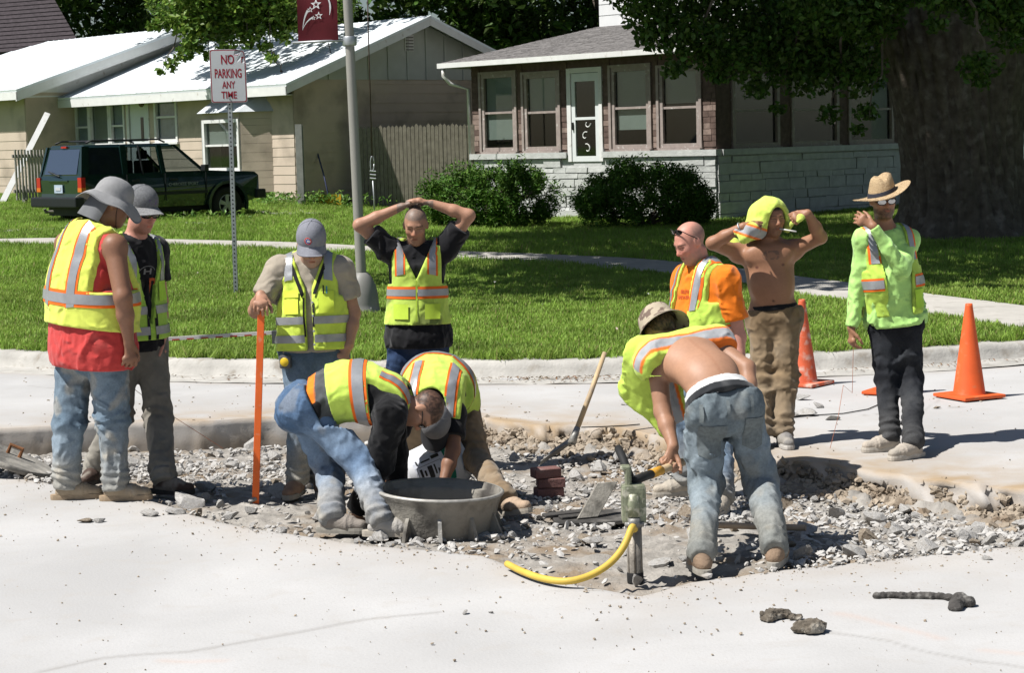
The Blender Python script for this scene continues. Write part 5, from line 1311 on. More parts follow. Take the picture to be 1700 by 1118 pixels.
class Human:
    """joints in world space; anatomical left/right. b: build factor dict"""
    def __init__(s, Y, gz=0.0, fat=1.0, sc=1.0, **J):
        if Y is None: Y = (gnd(*J['Rg'], gz)[1] + gnd(*J['Lg'], gz)[1]) / 2
        s.Y = Y; s.J = {}; s.fat = fat; s.sc = sc
        for k, v in J.items():
            if k in ('Rg', 'Lg'):
                s.J[k] = gnd(v[0], v[1], gz)
            elif len(v) == 3: s.J[k] = at(v[0], v[1], Y + v[2])
            else: s.J[k] = at(v[0], v[1], Y)
        j = s.J
        for d in 'RL':
            if d + 'g' in j: j[d + 'an'] = j[d + 'g'] + V3(0, 0, .095 * sc)
        s.hip = (j['Rhip'] + j['Lhip']) / 2; s.shc = (j['Rsh'] + j['Lsh']) / 2; s.neck = j['neck']
        s.mid = j.get('mid', s.hip * .55 + s.neck * .45)
        s.U = nrm(s.neck - s.mid); lat = j['Lsh'] - j['Rsh']; s.L = nrm(lat - s.U * (lat @ s.U)); s.F = np.cross(s.L, s.U)
        pu = nrm(s.mid - s.hip); pl = j['Lhip'] - j['Rhip']; s.pL = nrm(pl - pu * (pl @ pu)); s.pU = pu; s.pF = np.cross(s.pL, pu)
        s.base = V3((j['Rg'][0] + j['Lg'][0]) / 2, (j['Rg'][1] + j['Lg'][1]) / 2, min(j['Rg'][2], j['Lg'][2]))
    def lens(s):
        j = s.J; n = lambda a, b: round(float(np.linalg.norm(j[a] - j[b])), 2)
        return {k: n(*k.split('-')) for k in ('Rsh-Rel', 'Rel-Rwr', 'Lsh-Lel', 'Lel-Lwr', 'Rhip-Rkn', 'Rkn-Ran', 'Lhip-Lkn', 'Lkn-Lan', 'Rsh-Lsh', 'Rhip-Lhip', 'neck-head')} | {'torso': round(float(np.linalg.norm(s.neck - s.mid) + np.linalg.norm(s.mid - s.hip)), 2)}
    def torso(s, add=0.0, belly=0.0, flat=.70, hem=0.0, chest=0.0):
        """flattened chain pelvis - waist - chest - shoulders"""
        f, sc = s.fat, s.sc; c = s.mid * .42 + s.neck * .58; sh = s.mid * .12 + s.neck * .88
        wd = np.linalg.norm(s.J['Lsh'] - s.J['Rsh']); L = []
        L.append(RC(s.hip - s.pU * .02, s.mid, (.158 if add > 0 else .134) * f * sc + add + hem, (.142 * f + belly) * sc + add + hem * .3, .05, s.pF, flat))
        L.append(RC(s.mid, c, (.142 * f + belly) * sc + add, (.158 * (f * .5 + .5) + chest) * sc + add, .05, s.F, flat))
        L.append(RC(c, sh - s.U * .03, (.158 * (f * .5 + .5) + chest) * sc + add, .100 * sc + add, .05, s.F, flat))
        if belly > 0: L.append(EL(s.mid + s.F * (.05 + belly * .6) * sc - s.U * .04, np.array([s.L, s.F, s.U]), np.array((.125 * f + belly, .085 + belly * .7, .15)) * sc + add, .06))
        a = .072 * sc
        for d in 'RL': L.append(RC(s.neck - s.U * .06, s.J[d + 'sh'] - s.U * .005, .060 * sc + add * .8, .060 * sc + add * .8, .05))
        return L
    def body_prims(s, hands=None, f=None, u=None, jaw=1.0):
        j, sc = s.J, s.sc; L = s.torso(-.004)
        am = .5 + .5 * s.fat
        for d in 'RL':
            sh, el, wr = j[d + 'sh'], j[d + 'el'], j[d + 'wr']
            L += [EL(sh, np.eye(3), np.full(3, .060 * sc * am), .04), RC(sh, el, .054 * sc * am, .043 * sc * am, .03), RC(el, el * .6 + wr * .4, .043 * sc * am, .041 * sc * am, .02), RC(el * .6 + wr * .4, wr, .041 * sc * am, .027 * sc, .02)]
            hp, kn, an = j[d + 'hip'], j[d + 'kn'], j[d + 'an']
            L += [RC(hp, hp * .75 + kn * .25, .084 * sc * am, .074 * sc, .05)]      # the rest of the leg is inside the trousers
        hd = s.J['head']; HP, sub_, post, A = head_prims(hd, f, u, sc, jaw); s.HA = A; s.hc = hd
        nb = hd + (A[1] * -.018 + A[2] * -.075) * sc
        L += [RC(s.neck - s.U * .05, nb, .064 * sc, .056 * sc, .04)]
        for d in 'RL':
            h = (hands or {}).get(d, {}); wr, el = j[d + 'wr'], j[d + 'el']; dr = h.get('d', wr - el); pn = h.get('pn', -s.F)
            L += hand_prims(wr, np.array(dr, float), np.array(pn, float), h.get('curl', .45), h.get('size', 1.0) * sc, h.get('spread', .12), h.get('thumb', .5), d == 'R')
        return L + HP, sub_, post
    def hl(s, V):
        """head-local coordinates (left, forward, up) in units of a standard head"""
        return (V - s.hc) @ s.HA.T / s.sc
def face_paint(H, V, skin, hair=None, hairline=.055, beard=0.0, beardc=(.10, .06, .04), brow=(.09, .055, .035), bald=False, sides=False, red=.12, closed=False):
    q = H.hl(V); x, y, z = q[:, 0], q[:, 1], q[:, 2]; c = np.tile(np.array(skin), (len(V), 1)).astype(float)
    n = vnoise(V, 25, 3)[:, None]; c *= 1 + .05 * n
    near = (np.abs(x) < .12) & (np.abs(y) < .15) & (np.abs(z) < .16)
    def mixc(m, col): nonlocal c; m = (m * near)[:, None]; c = c * (1 - m) + np.array(col) * m
    mixc(red * np.exp(-((np.abs(x) - .035) / .022) ** 2 - ((z + .025) / .022) ** 2) * (y > .03), np.array(skin) * np.array((1.2, .62, .55)))
    mixc((red + .1) * np.exp(-(x / .016) ** 2 - ((z + .028) / .02) ** 2) * (y > .08), np.array(skin) * np.array((1.2, .55, .48)))
    mixc(.75 * sstep(.022, .014, np.abs(x)) * sstep(.0095, .005, np.abs(z + .0625)) * (y > .07), np.array(skin) * np.array((.80, .42, .38)))
    mixc(.85 * sstep(.003, .0008, np.abs(z + .0625)) * sstep(.021, .017, np.abs(x)) * (y > .07), np.array(skin) * .18)
    e = ((np.abs(x) - .032) / .0165) ** 2 + ((z - .003) / .0070) ** 2
    if not closed:
        mixc(.8 * sstep(1.3, .8, e) * (y > .05), (.55, .5, .46)); mixc(sstep(1.0, .5, ((np.abs(x) - .032) / .0075) ** 2 + ((z - .002) / .0075) ** 2) * (y > .05), (.02, .015, .012))
    mixc(.8 * sstep(.004, .001, np.abs(z - .010 + ((np.abs(x) - .032) / .03) ** 2 * .006)) * sstep(.021, .016, np.abs(np.abs(x) - .032)) * (y > .05), (.03, .02, .015))
    bz = z - .027 + ((np.abs(x) - .030) / .03) ** 2 * .008
    mixc(.85 * sstep(.0065, .003, np.abs(bz)) * sstep(.026, .020, np.abs(np.abs(x) - .032)) * (y > .05), brow)
    mixc(.5 * np.exp(-((np.abs(x) - .010) / .005) ** 2 - ((z + .037) / .004) ** 2) * (y > .085), np.array(skin) * .25)
    if beard > 0:
        bm = sstep(-.030, -.052, z + .4 * np.maximum(0, np.abs(x) - .052)) * sstep(-.135, -.115, z) * (y > -.01) * (1 - sstep(.018, .013, np.abs(x)) * sstep(.0105, .007, np.abs(z + .0625)))
        bm *= 1 - .75 * np.exp(-((np.abs(x) - .042) / .018) ** 2 - ((z + .045) / .016) ** 2)
        mixc(beard * np.clip(bm * (.8 + .5 * vnoise(V, 160, 5)), 0, 1), beardc)
    if hair is not None:
        hm = sstep(hairline - .006, hairline + .010, z + .42 * np.minimum(0, .055 - y) * -1 * 1.0) if not sides else 0
        if not sides:
            lim = np.where(y > .03, hairline, hairline - (.03 - y) * 1.15); lim = np.maximum(lim, -.065); hm = sstep(lim - .006, lim + .008, z)
        else:
            lim = np.maximum(.0 - (.02 - y) * .9, -.07); hm = sstep(lim - .006, lim + .01, z) * sstep(.045, .0, y + .5 * np.maximum(z - .02, 0)) * sstep(.112, .07, z)
        hm = hm * (np.sqrt((np.abs(x) - .08) ** 2 + y ** 2 + z ** 2) > .030)
        mixc(np.clip(hm * (.88 + .25 * vnoise(V, 120, 8)), 0, 1) * (.75 if sides else 1), hair)
    return np.clip(c, 0, 1)

def under(H, fn, top, legs):
    """what the clothes cover takes the colour of the garment over it"""
    def paint(V):
        c = fn(V); j = H.J
        def sd(a, b):
            d = b - a; t = np.clip(((V - a) @ d) / (d @ d), 0, 1); return np.linalg.norm(V - a - t[:, None] * d, axis=1)
        lg = np.min([sd(j[k + a], j[k + b]) for k in 'RL' for a, b in (('hip', 'kn'), ('kn', 'an'))], axis=0); arm = np.min([sd(j[k + a], j[k + b]) for k in 'RL' for a, b in (('sh', 'el'), ('el', 'wr'))], axis=0)
        tor = np.minimum(sd(H.hip, H.mid), sd(H.mid, H.neck - H.U * .07)); hand_ = np.min([np.linalg.norm(V - j[k + 'wr'], axis=1) for k in 'RL'], axis=0); hd = np.linalg.norm(V - H.hc, axis=1)
        free = (arm > .085) & (hand_ > .22) & (hd > .20)
        m = free & (tor < .22); c[m] = top; m = free & (lg < .13) & (tor > .10); c[m] = legs
        return c
    return paint
def add_mesh(name, VQ, col, m, parent, smooth=True):
    V, Q = VQ; c = col(V) if callable(col) else np.tile(np.array(col, float), (len(V), 1))
    return link(name, quick_mesh(name, V - wloc(parent), Q, c, smooth), m, parent)
def denim(base, fade, dirt=None, zd=None, kn=(), seed=0, stain=.5):
    """worn jeans: pale thighs and knees, dust towards the cuffs"""
    def fn(V):
        c = np.tile(np.array(base, float), (len(V), 1)); w = np.zeros(len(V))
        for k, r in kn: w = np.maximum(w, np.exp(-(np.linalg.norm(V - k, axis=1) / r) ** 2))
        w = np.clip(w * (1 + .4 * fbm(V, 7, 3, seed)) + .18 * fbm(V, 5, 3, seed + 1), 0, 1)[:, None]; c = c * (1 - w) + np.array(fade) * w
        if dirt is not None:
            g = sstep(zd + .45, zd, V[:, 2] + .12 * fbm(V, 6, 3, seed + 2)) * .75 + stain * sstep(.25, .7, fbm(V, 8, 3, seed + 4)); g = np.clip(g, 0, .9)[:, None]; c = c * (1 - g) + np.array(dirt) * g
        return np.clip(c * (1 + .10 * vnoise(V, 40, seed)[:, None]), 0, 1)
    return fn
def stained(base, dirt=None, amt=.4, seed=0, f=6):
    def fn(V):
        c = np.tile(np.array(base, float), (len(V), 1)) * (1 + .05 * fbm(V, 9, 2, seed)[:, None])
        if dirt is not None:
            g = np.clip(amt * sstep(.15, .75, fbm(V, f, 3, seed + 4)), 0, 1)[:, None]; c = c * (1 - g) + np.array(dirt) * g
        return np.clip(c, 0, 1)
    return fn
def trousers(H, add=.018,  rk=.078, ra=.070, waist=.10, fold=.013, seed=0, hemz=.035, rh=.103, bunch=True, pf=1.0):
    j, sc = H.J, H.sc; f = H.fat; L = []; rk *= .90; ra *= .86; rh *= .96
    f = f * pf; L.append(RC(H.hip - H.pU * .01, H.hip + H.pU * waist, .150 * f * sc + add, .142 * f * sc + add, .04, H.pF, .72))
    L.append(RC(j['Rhip'] - H.pF * .03 - H.pU * .03, j['Lhip'] - H.pF * .03 - H.pU * .03, .095 * f * sc, .095 * f * sc, .05))
    cuts = [lambda P, o=H.hip + H.pU * waist, u=H.pU: np.minimum((P - o) @ u, .235 * f - np.linalg.norm((P - o) - ((P - o) @ u)[..., None] * u, axis=-1))]
    for d in 'RL':
        hp, kn, an = j[d + 'hip'], j[d + 'kn'], j[d + 'an']; am = .55 + .45 * f
        L += [RC(hp, kn, rh * sc * am, rk * sc, .045), RC(hp - H.pF * .035, hp - H.pF * .02 - H.pU * .05, .098 * f * sc, .09 * f * sc, .05), RC(kn, an, rk * sc, ra * sc, .03)]
        ax = nrm(an - kn); o = an + ax * hemz
        cuts.append(lambda P, o=o, a=ax: np.minimum((P - o) @ a, .2 - np.linalg.norm(P - o, axis=-1)))
    base = folds(fold, 8.5, seed, .8)
    def disp(P):
        d = base(P)
        if bunch:
            for dd in 'RL':
                an, kn = j[dd + 'an'], j[dd + 'kn']; ax = nrm(kn - an); t = (P - an) @ ax; near_ = np.linalg.norm(P - an - t[:, None] * ax, axis=1) < .16
                w = np.exp(-((t - .03) / .085) ** 2) * near_; d -= w * .007 * (1 + np.sin(t * 115 + 3.5 * vnoise(P, 9, seed + 5)))
                tk = (P - kn) @ ax; wk = np.exp(-(tk / .10) ** 2) * (np.linalg.norm(P - kn, axis=1) < .2); d -= wk * .004 - wk * .005 * np.sin(tk * 70 + 5 * vnoise(P, 7, seed + 6))
        return d
    return surface(L, .0094, cuts, disp, 0)
def boot(H, d, fdir, parent, col, sole=(.30, .27, .23), tilt=0.0, seed=0, L=.27):
    """work boot with its sole as a sub-part"""
    j, sc = H.J, H.sc; g = j[d + 'g']; an = j[d + 'an']; f = nrm((fdir[0], fdir[1], 0)); f3 = f * math.cos(tilt) + V3(0, 0, 1) * math.sin(tilt); up = V3(0, 0, 1) * math.cos(tilt) - f * math.sin(tilt); r = np.cross(f3, up)
    g = g + up * 0; k = L / .28
    pr = [RC(an + up * .02, an - up * .02, .036, .040, .02), RC(g + up * .044 - f3 * .034 * k, g + up * .046 + f3 * .09 * k, .036, .039, .025), RC(g + up * .044 + f3 * .09 * k, g + up * .040 + f3 * .165 * k, .042, .036, .025, up, .85), RC(an - up * .025, g + up * .050 + f3 * .08 * k, .042, .043, .03)]
    cut = [lambda P: -((P - g) @ up - .020)]
    def disp(P): return .0025 * vnoise(P, 30, seed) + .004 * np.exp(-(((P - g) @ f3 - .10) / .02) ** 2) * np.sin((P - g) @ f3 * 260)
    o = add_mesh('boot', surface(pr, .0078, cut, disp, 1), stained(col, (.36, .33, .28), .55, seed, 12), M_LEATHER, parent)
    n = 26; th = np.linspace(0, 2 * math.pi, n, endpoint=False); out = []
    for t in th:
        x = math.cos(t); y = math.sin(t); cx = .055 * k + .150 * k * x; hw = (.041 + .010 * sstep(-.2, .8, x)) ; out.append((cx * 1.0, hw * np.sign(y) * abs(y) ** .7))
    V = [g + f3 * a + r * b for a, b in out] + [g + f3 * a * 1.01 + r * b * 1.02 + up * .016 for a, b in out] + [g + f3 * a + r * b * .98 + up * .03 for a, b in out]
    F_ = [tuple(reversed(range(n)))] + [(k2 * n + i, k2 * n + (i + 1) % n, (k2 + 1) * n + (i + 1) % n, (k2 + 1) * n + i) for k2 in (0, 1) for i in range(n)] + [tuple(range(2 * n, 3 * n))]
    mesh_obj('sole', V, F_, mat('boot_sole_%d' % int(sole[0] * 100), sole, .9, .2, 30), o)
    return o
# ---- ribbons laid on a garment by casting rays out of the body
class Laid:
    def __init__(s, obj, H, parent=None, axis=None):
        me = obj.data; n = len(me.vertices); v = np.empty(n * 3, np.float32); me.vertices.foreach_get('co', v); v = v.reshape(-1, 3) + wloc(obj.parent)
        s.bvh = BVHTree.FromPolygons([Vector(x) for x in v.tolist()], [tuple(p.vertices) for p in me.polygons]); s.H = H; s.obj = obj
        s.A0, s.A1 = axis if axis is not None else (H.hip, H.neck)
        s.up = nrm(s.A1 - s.A0); s.len = np.linalg.norm(s.A1 - s.A0)
        l = H.L - s.up * (H.L @ s.up); s.l = nrm(l); s.f = np.cross(s.l, s.up)
    def cast(s, o, d, off):
        """outer surface of the garment met when looking in along -d towards o"""
        d = nrm(d); h = s.bvh.ray_cast(Vector(o + d * .8), Vector(-d), .78)
        if h[0] is None: return None
        return np.array(h[0]) + d * off
    def emit(s, name, G, m, parent=None, maxlen=.06):
        nu, nv = len(G), len(G[0]); idx = {}; V = []; Fc = []
        for i in range(nu):
            for k in range(nv):
                if G[i][k] is not None: idx[i, k] = len(V); V.append(G[i][k])
        for i in range(nu - 1):
            for k in range(nv - 1):
                c = [(i, k), (i + 1, k), (i + 1, k + 1), (i, k + 1)]
                if all(q in idx for q in c):
                    P = [G[a][b] for a, b in c]
                    if max(np.linalg.norm(P[x] - P[(x + 1) % 4]) for x in range(4)) < maxlen: Fc.append(tuple(idx[q] for q in c))
        if not Fc: return None
        return mesh_obj(name, V, Fc, m, parent or s.obj, True, True)
    def ring(s, name, h0, h1, th0, th1, m, off=.003, n=None, slope=0.0, parent=None, nv=4):
        """band at heights h0..h1 (m above the hips along the spine) over angles th0..th1 (degrees, 0 = left side, 90 = front, 180 = right, 270 = back)"""
        n = n or max(4, int(abs(th1 - th0) / 5)); G = []
        for t in np.linspace(th0, th1, n):
            d = s.l * math.cos(R(t)) + s.f * math.sin(R(t)); row = []
            for h in np.linspace(h0, h1, nv): row.append(s.cast(s.A0 + s.up * (h + slope * math.sin(R(t))), d, off))
            G.append(row)
        return s.emit(name, G, m, parent)
    def strap(s, name, x0, x1, a0, a1, m, off=.003, n=26, hc=.34, parent=None, drift=0.0):
        """strip at lateral x0..x1 running over the shoulder: angle a from -70 (low front) by 90 (up) to 250 (low back)"""
        G = []
        for a in np.linspace(a0, a1, n):
            d = s.f * math.cos(R(a)) + s.up * math.sin(R(a)); row = []
            for x in np.linspace(x0, x1, 4): row.append(s.cast(s.A0 + s.up * hc + s.l * (x + drift * (a - 90) / 90), d, off))
            G.append(row)
        return s.emit(name, G, m, parent, .08)
    def panel(s, name, xc, hc, w, h, m, off=.006, front=True, n=6, parent=None, tilt=0.0):
        """flat patch (pocket) at lateral xc, height hc"""
        G = []; d = s.f if front else -s.f
        for b in np.linspace(-h / 2, h / 2, n):
            G.append([s.cast(s.A0 + s.up * (hc + b + tilt * a) + s.l * (xc + a), d, off) for a in np.linspace(-w / 2, w / 2, n)])
        return s.emit(name, G, m, parent)
    def text(s, name, txt, xc, hc, size, m, off=.004, wide=None, parent=None, front=True, mirror=1):
        V, Fc = text_mesh(txt, size, True); V = V - (V.max(0) + V.min(0)) / 2
        if wide: V[:, 0] *= wide / (V[:, 0].max() - V[:, 0].min())
        P = [s.cast(s.A0 + s.up * (hc + v[1]) + s.l * (xc + v[0] * mirror), s.f if front else -s.f, off) for v in V]
        ok = [all(P[i] is not None for i in f) for f in Fc]
        if not any(ok): return None
        P = [p if p is not None else s.A0 for p in P]
        return mesh_obj(name, P, [f for f, k in zip(Fc, ok) if k], m, parent or s.obj)
def vest_cuts(H, hem, arm_x=.17, arm_h=.33, vneck=.30, vslope=.42, neck_r=.078, open_w=0.0, back_open=0.0, axis=None, hem_tilt=0.0, open_slope=0.0, top=None):
    A0, A1 = axis if axis is not None else (H.hip, H.neck); up = nrm(A1 - A0); l = nrm(H.L - up * (H.L @ up)); f = np.cross(l, up)
    C = [lambda P: hem - ((P - A0) @ up) + hem_tilt * ((P - A0) @ f)]
    for sgn_ in (1, -1):
        C.append(lambda P, g=sgn_: np.minimum(((P - A0) @ l) * g - arm_x - .10 * np.maximum(0, .12 - ((P - A0) @ up - arm_h)) * 0, ((P - A0) @ up) - arm_h))
    C.append(lambda P: neck_r - np.linalg.norm((P - A1) - ((P - A1) @ up)[..., None] * up, axis=-1))
    if vneck is not None: C.append(lambda P: np.minimum(((P - A0) @ f), (((P - A0) @ up) - vneck) * vslope - np.abs((P - A0) @ l)))
    if open_w > 0: C.append(lambda P: np.minimum((P - A0) @ f, open_w + open_slope * ((P - A0) @ up - .25) - np.abs((P - A0) @ l)))
    return C
# ------------------------------------------------------------------ hats and glasses (head-local metres: left, forward, up)
def HP_(H, x, y, z): return H.hc + H.sc * (H.HA[0] * x + H.HA[1] * y + H.HA[2] * z)
def hat_shell(H, name, rings, m, parent, n=56, wave=None, th=.004, col=None, ey=1.18, cy=-.012, mod=None):
    """rings (r, z[, wave]) from the crown centre outwards"""
    def grid(off):
        V = []
        for i, rg in enumerate(rings):
            for k in range(n):
                t = 2 * math.pi * k / n; r, z = rg[0], rg[1]; w = rg[2] if len(rg) > 2 else 0
                x, y = r * math.cos(t), r * ey * math.sin(t) + cy
                if wave: z = z + w * wave(t)
                if mod: x, y, z = mod(x, y, z, t, i / (len(rings) - 1))
                V.append(HP_(H, x, y, z - off))
        return V
    A = grid(0); B = grid(th); nr = len(rings); F1 = [tuple(map(int, f)) for f in grid_faces(nr, n, True)]; k = nr * n
    rim = [((nr - 1) * n + i, (nr - 1) * n + (i + 1) % n, k + (nr - 1) * n + (i + 1) % n, k + (nr - 1) * n + i) for i in range(n)]
    o = mesh_obj(name, A + B, F1 + [tuple(x + k for x in f[::-1]) for f in F1] + rim, m, parent, True)
    return o
def cap(H, parent, m_crown, m_brim, bend=.0, front=None, r=.088, tall=.155, brim_len=.075, zl=.038):
    """baseball cap: crown > visor, button"""
    rings = []
    for i in range(13):
        a = (i / 12) * math.pi / 2; rings.append((max(r * math.sin(a), .001) * (1.0 + .02 * math.sin(a)), zl + (tall - zl) * math.cos(a) ** .85))
    rings.append((r * 1.0, zl - .012))
    def mod(x, y, z, t, s):
        if y > .0: z += .012 * s * (y / .1) * (1 - s)
        return x, y * 1.03, z
    c = hat_shell(H, 'cap', rings, m_crown, parent, 48, None, .004, mod=mod)
    na, nr_ = 25, 8; V = []
    for lay in (0, .0045):
        for j in range(nr_):
            s = j / (nr_ - 1)
            for i in range(na):
                t = R(-68 + 136 * i / (na - 1)); x0, y0 = r * math.sin(t), r * 1.2 * math.cos(t) - .012
                ext = brim_len * math.cos(t * 1.15) ** .6 if abs(t * 1.15) < math.pi / 2 else 0
                x = x0 * (1 + .10 * s); y = y0 + ext * s; z = zl + .002 - .022 * s - .030 * (x / .08) ** 2 * (.55 + .45 * s) - lay - bend * s
                V.append(HP_(H, x, y, z))
    Fv = [tuple(map(int, f)) for f in grid_faces(nr_, na)]; k = na * nr_
    edge = [((nr_ - 1) * na + i, (nr_ - 1) * na + i + 1, k + (nr_ - 1) * na + i + 1, k + (nr_ - 1) * na + i) for i in range(na - 1)]
    mesh_obj('visor', V, Fv + [tuple(x + k for x in f[::-1]) for f in Fv] + edge, m_brim, c, True)
    MB().lathe([(.0, .006), (.006, .004), (.008, 0)], HP_(H, 0, -.012, tall - .001), 10, M=H.HA.T).build('button', m_crown, c, True)
    mb = MB()
    for k in range(6):
        t0 = k * math.pi / 3; mb.tube([HP_(H, max(r * math.sin(a), .001) * 1.012 * math.cos(t0), max(r * math.sin(a), .001) * 1.21 * math.sin(t0) - .012, zl + (tall - zl) * math.cos(a) ** .85 + .001) for a in np.linspace(.1, 1.5, 8)], .0016, 4)
    mb.build('seams', m_crown, c)
    return c
def glasses(H, parent, lens, y0=.098, z0=.004, w=.030, h=.017, tilt=0.0, up=0.0, arms=True, ear=0.0):
    """sunglasses: frame > two lenses"""
    def Pg(x, y, z):
        yy, zz = y - .0, z + up; c, s_ = math.cos(tilt), math.sin(tilt); return HP_(H, x, yy * c - zz * s_ if tilt else yy, yy * s_ + zz * c if tilt else zz)
    fr_ = MB()
    for sx in (-1, 1):
        pts = [Pg(sx * (.033 + w * math.cos(t)), y0 - 3.2 * (.033 + w * math.cos(t)) ** 2, z0 + h * math.sin(t)) for t in np.linspace(0, 2 * math.pi, 17)]
        fr_.tube(pts, .0028, 5, False)
        if arms: fr_.tube([Pg(sx * .063, y0 - .013, z0 + .004), Pg(sx * .078, .03, z0 + .006 + ear * .45), Pg(sx * .081, -.012, z0 + .002 + ear)], .0028, 5)
    fr_.tube([Pg(-.006, y0, z0 + .004), Pg(.006, y0, z0 + .004)], .003, 5)
    g = fr_.build('sunglasses', M_BLACKT, parent, True)
    for sx in (-1, 1):
        V = [Pg(sx * .033, y0 - 3.2 * .033 ** 2 + .002, z0)]
        for rr_ in (.55, .95): V += [Pg(sx * (.033 + rr_ * w * math.cos(t)), y0 - 3.2 * (.033 + rr_ * w * math.cos(t)) ** 2 + .002 * (1 - rr_), z0 + rr_ * h * math.sin(t)) for t in np.linspace(0, 2 * math.pi, 17)[:-1]]
        mesh_obj('lens', V, [(0, 1 + i, 1 + (i + 1) % 16) for i in range(16)] + [(1 + i, 17 + i, 17 + (i + 1) % 16, 1 + (i + 1) % 16) for i in range(16)], lens, g, True)
    return g
def new_person(H, label): return empty('person', tuple(H.base), label, 'person', 'road workers at the broken pavement')
def make_body(H, P, f, u, paint, hands=None, jaw=1.0, extra=(), cover=None):
    pr, sb, post = H.body_prims(hands, f, u, jaw)
    V, Q = surface(pr + list(extra), .0073, (), None, 1, sb)
    return add_mesh('body', (V, Q), under(H, paint, *cover) if cover else paint, M_SKIN, P)
def bands(lay, h, w, th0, th1, trim=.018, slope=0.0, m=None, trims=True):
    """a reflective band with its orange edges: two objects"""
    if trims: lay.ring('orange_trim', h - w / 2 - trim, h + w / 2 + trim, th0, th1, M_TRIMO, .0035, slope=slope)
    return lay.ring('reflective_band', h - w / 2, h + w / 2, th0, th1, m or M_TAPE, .006, slope=slope)
def straps(lay, x, w, a0, a1, trim=.012, trims=True, drift=0.0, sides=(1, -1)):
    for g in sides:
        if trims: lay.strap('orange_trim', g * (x - w / 2 - trim), g * (x + w / 2 + trim), a0, a1, M_TRIMO, .0035, drift=drift * g)
        lay.strap('reflective_strap', g * (x - w / 2), g * (x + w / 2), a0, a1, M_TAPE, .006, drift=drift * g)
def sleeve(H, d, a, b, r0, r1, seed=0, fold=.006):
    """sleeve along shoulder-elbow(-wrist) polyline up to fraction"""
    return None
def shirt(H, name, parent, col, add=.012, hem=-.05, sleeves='short', belly=0.0, seed=0, fold=.008, slen=.62, flare=.02, neck_r=.062, m=None, chest=0.0):
    j, sc = H.J, H.sc; L = H.torso(add, belly, .70, flare, chest); up = nrm(H.neck - H.hip); am = .5 + .5 * H.fat
    cuts = [lambda P: hem - ((P - H.hip) @ up), lambda P: np.minimum(neck_r - np.linalg.norm((P - H.neck) - ((P - H.neck) @ H.U)[..., None] * H.U - H.F * .012, axis=-1), ((P - H.neck) @ H.U) + .045)]
    for d in 'RL':
        sh, el, wr = j[d + 'sh'], j[d + 'el'], j[d + 'wr']
        if sleeves is None:
            g = 1 if d == 'L' else -1; cuts.append(lambda P, g=g: np.minimum(((P - H.hip) @ H.L) * g - .195 * sc, ((P - H.hip) @ up) - .34)); continue
        L.append(EL(sh, np.eye(3), np.full(3, .058 * sc * am + add), .05))
        if sleeves in ('short', 'half'):
            e = sh + (el - sh) * (slen + .25); L.append(RC(sh, e, .062 * sc * am + add, .066 * sc * am + add, .04)); ax = nrm(el - sh); o = sh + (el - sh) * slen
            cuts.append(lambda P, o=o, a=ax: np.minimum((P - o) @ a, .22 - np.linalg.norm(P - o, axis=-1)))
        else:
            L += [RC(sh, el, .054 * sc * am + add, .047 * sc * am + add, .04), RC(el, wr, .047 * sc * am + add, .033 * sc + add, .03)]; ax = nrm(wr - el); o = wr - ax * .005
            cuts.append(lambda P, o=o, a=ax: np.minimum((P - o) @ a, .12 - np.linalg.norm(P - o, axis=-1)))
    return add_mesh(name, surface(L, .0098, cuts, folds(fold * 1.25, 9, seed, .55), 1), col, m or M_CLOTH, parent)
def vest(H, parent, col, add=.028, hem=.02, belly=0.0, seed=0, fold=.008, flare=.03, chest=0.0, flat=.74, **k):
    L = H.torso(add, belly, flat, flare, chest)
    return add_mesh('vest', surface(L, .0098, vest_cuts(H, hem, **k), folds(fold * 1.3, 7.5, seed, .6), 1), col, M_CLOTH, parent)

PITZ = lambda x, y: float(floor_z(x, y)) + .025
SK_LT = (.56, .33, .24); SK_RED = (.58, .27, .20); SK_TAN = (.33, .165, .095); SK_BR = (.25, .125, .075); SK_MED = (.42, .225, .145)
JEAN = (.08, .12, .18); JEANF = (.24, .30, .37); DUST = (.40, .37, .31)

def jeans(H, P, base=JEAN, fade=JEANF, dirt=DUST, seed=0, m=None, name='trousers', fadew=.14, stain=.4, **k):
    kn = [(H.J['Rkn'] * .55 + H.J['Rhip'] * .45, fadew), (H.J['Lkn'] * .55 + H.J['Lhip'] * .45, fadew), (H.J['Rkn'] * .6 + H.J['Ran'] * .4, fadew), (H.J['Lkn'] * .6 + H.J['Lan'] * .4, fadew)]
    return add_mesh(name, trousers(H, seed=seed, **k), denim(base, fade, dirt, H.base[2], kn, seed, stain), m or M_DENIM, P)

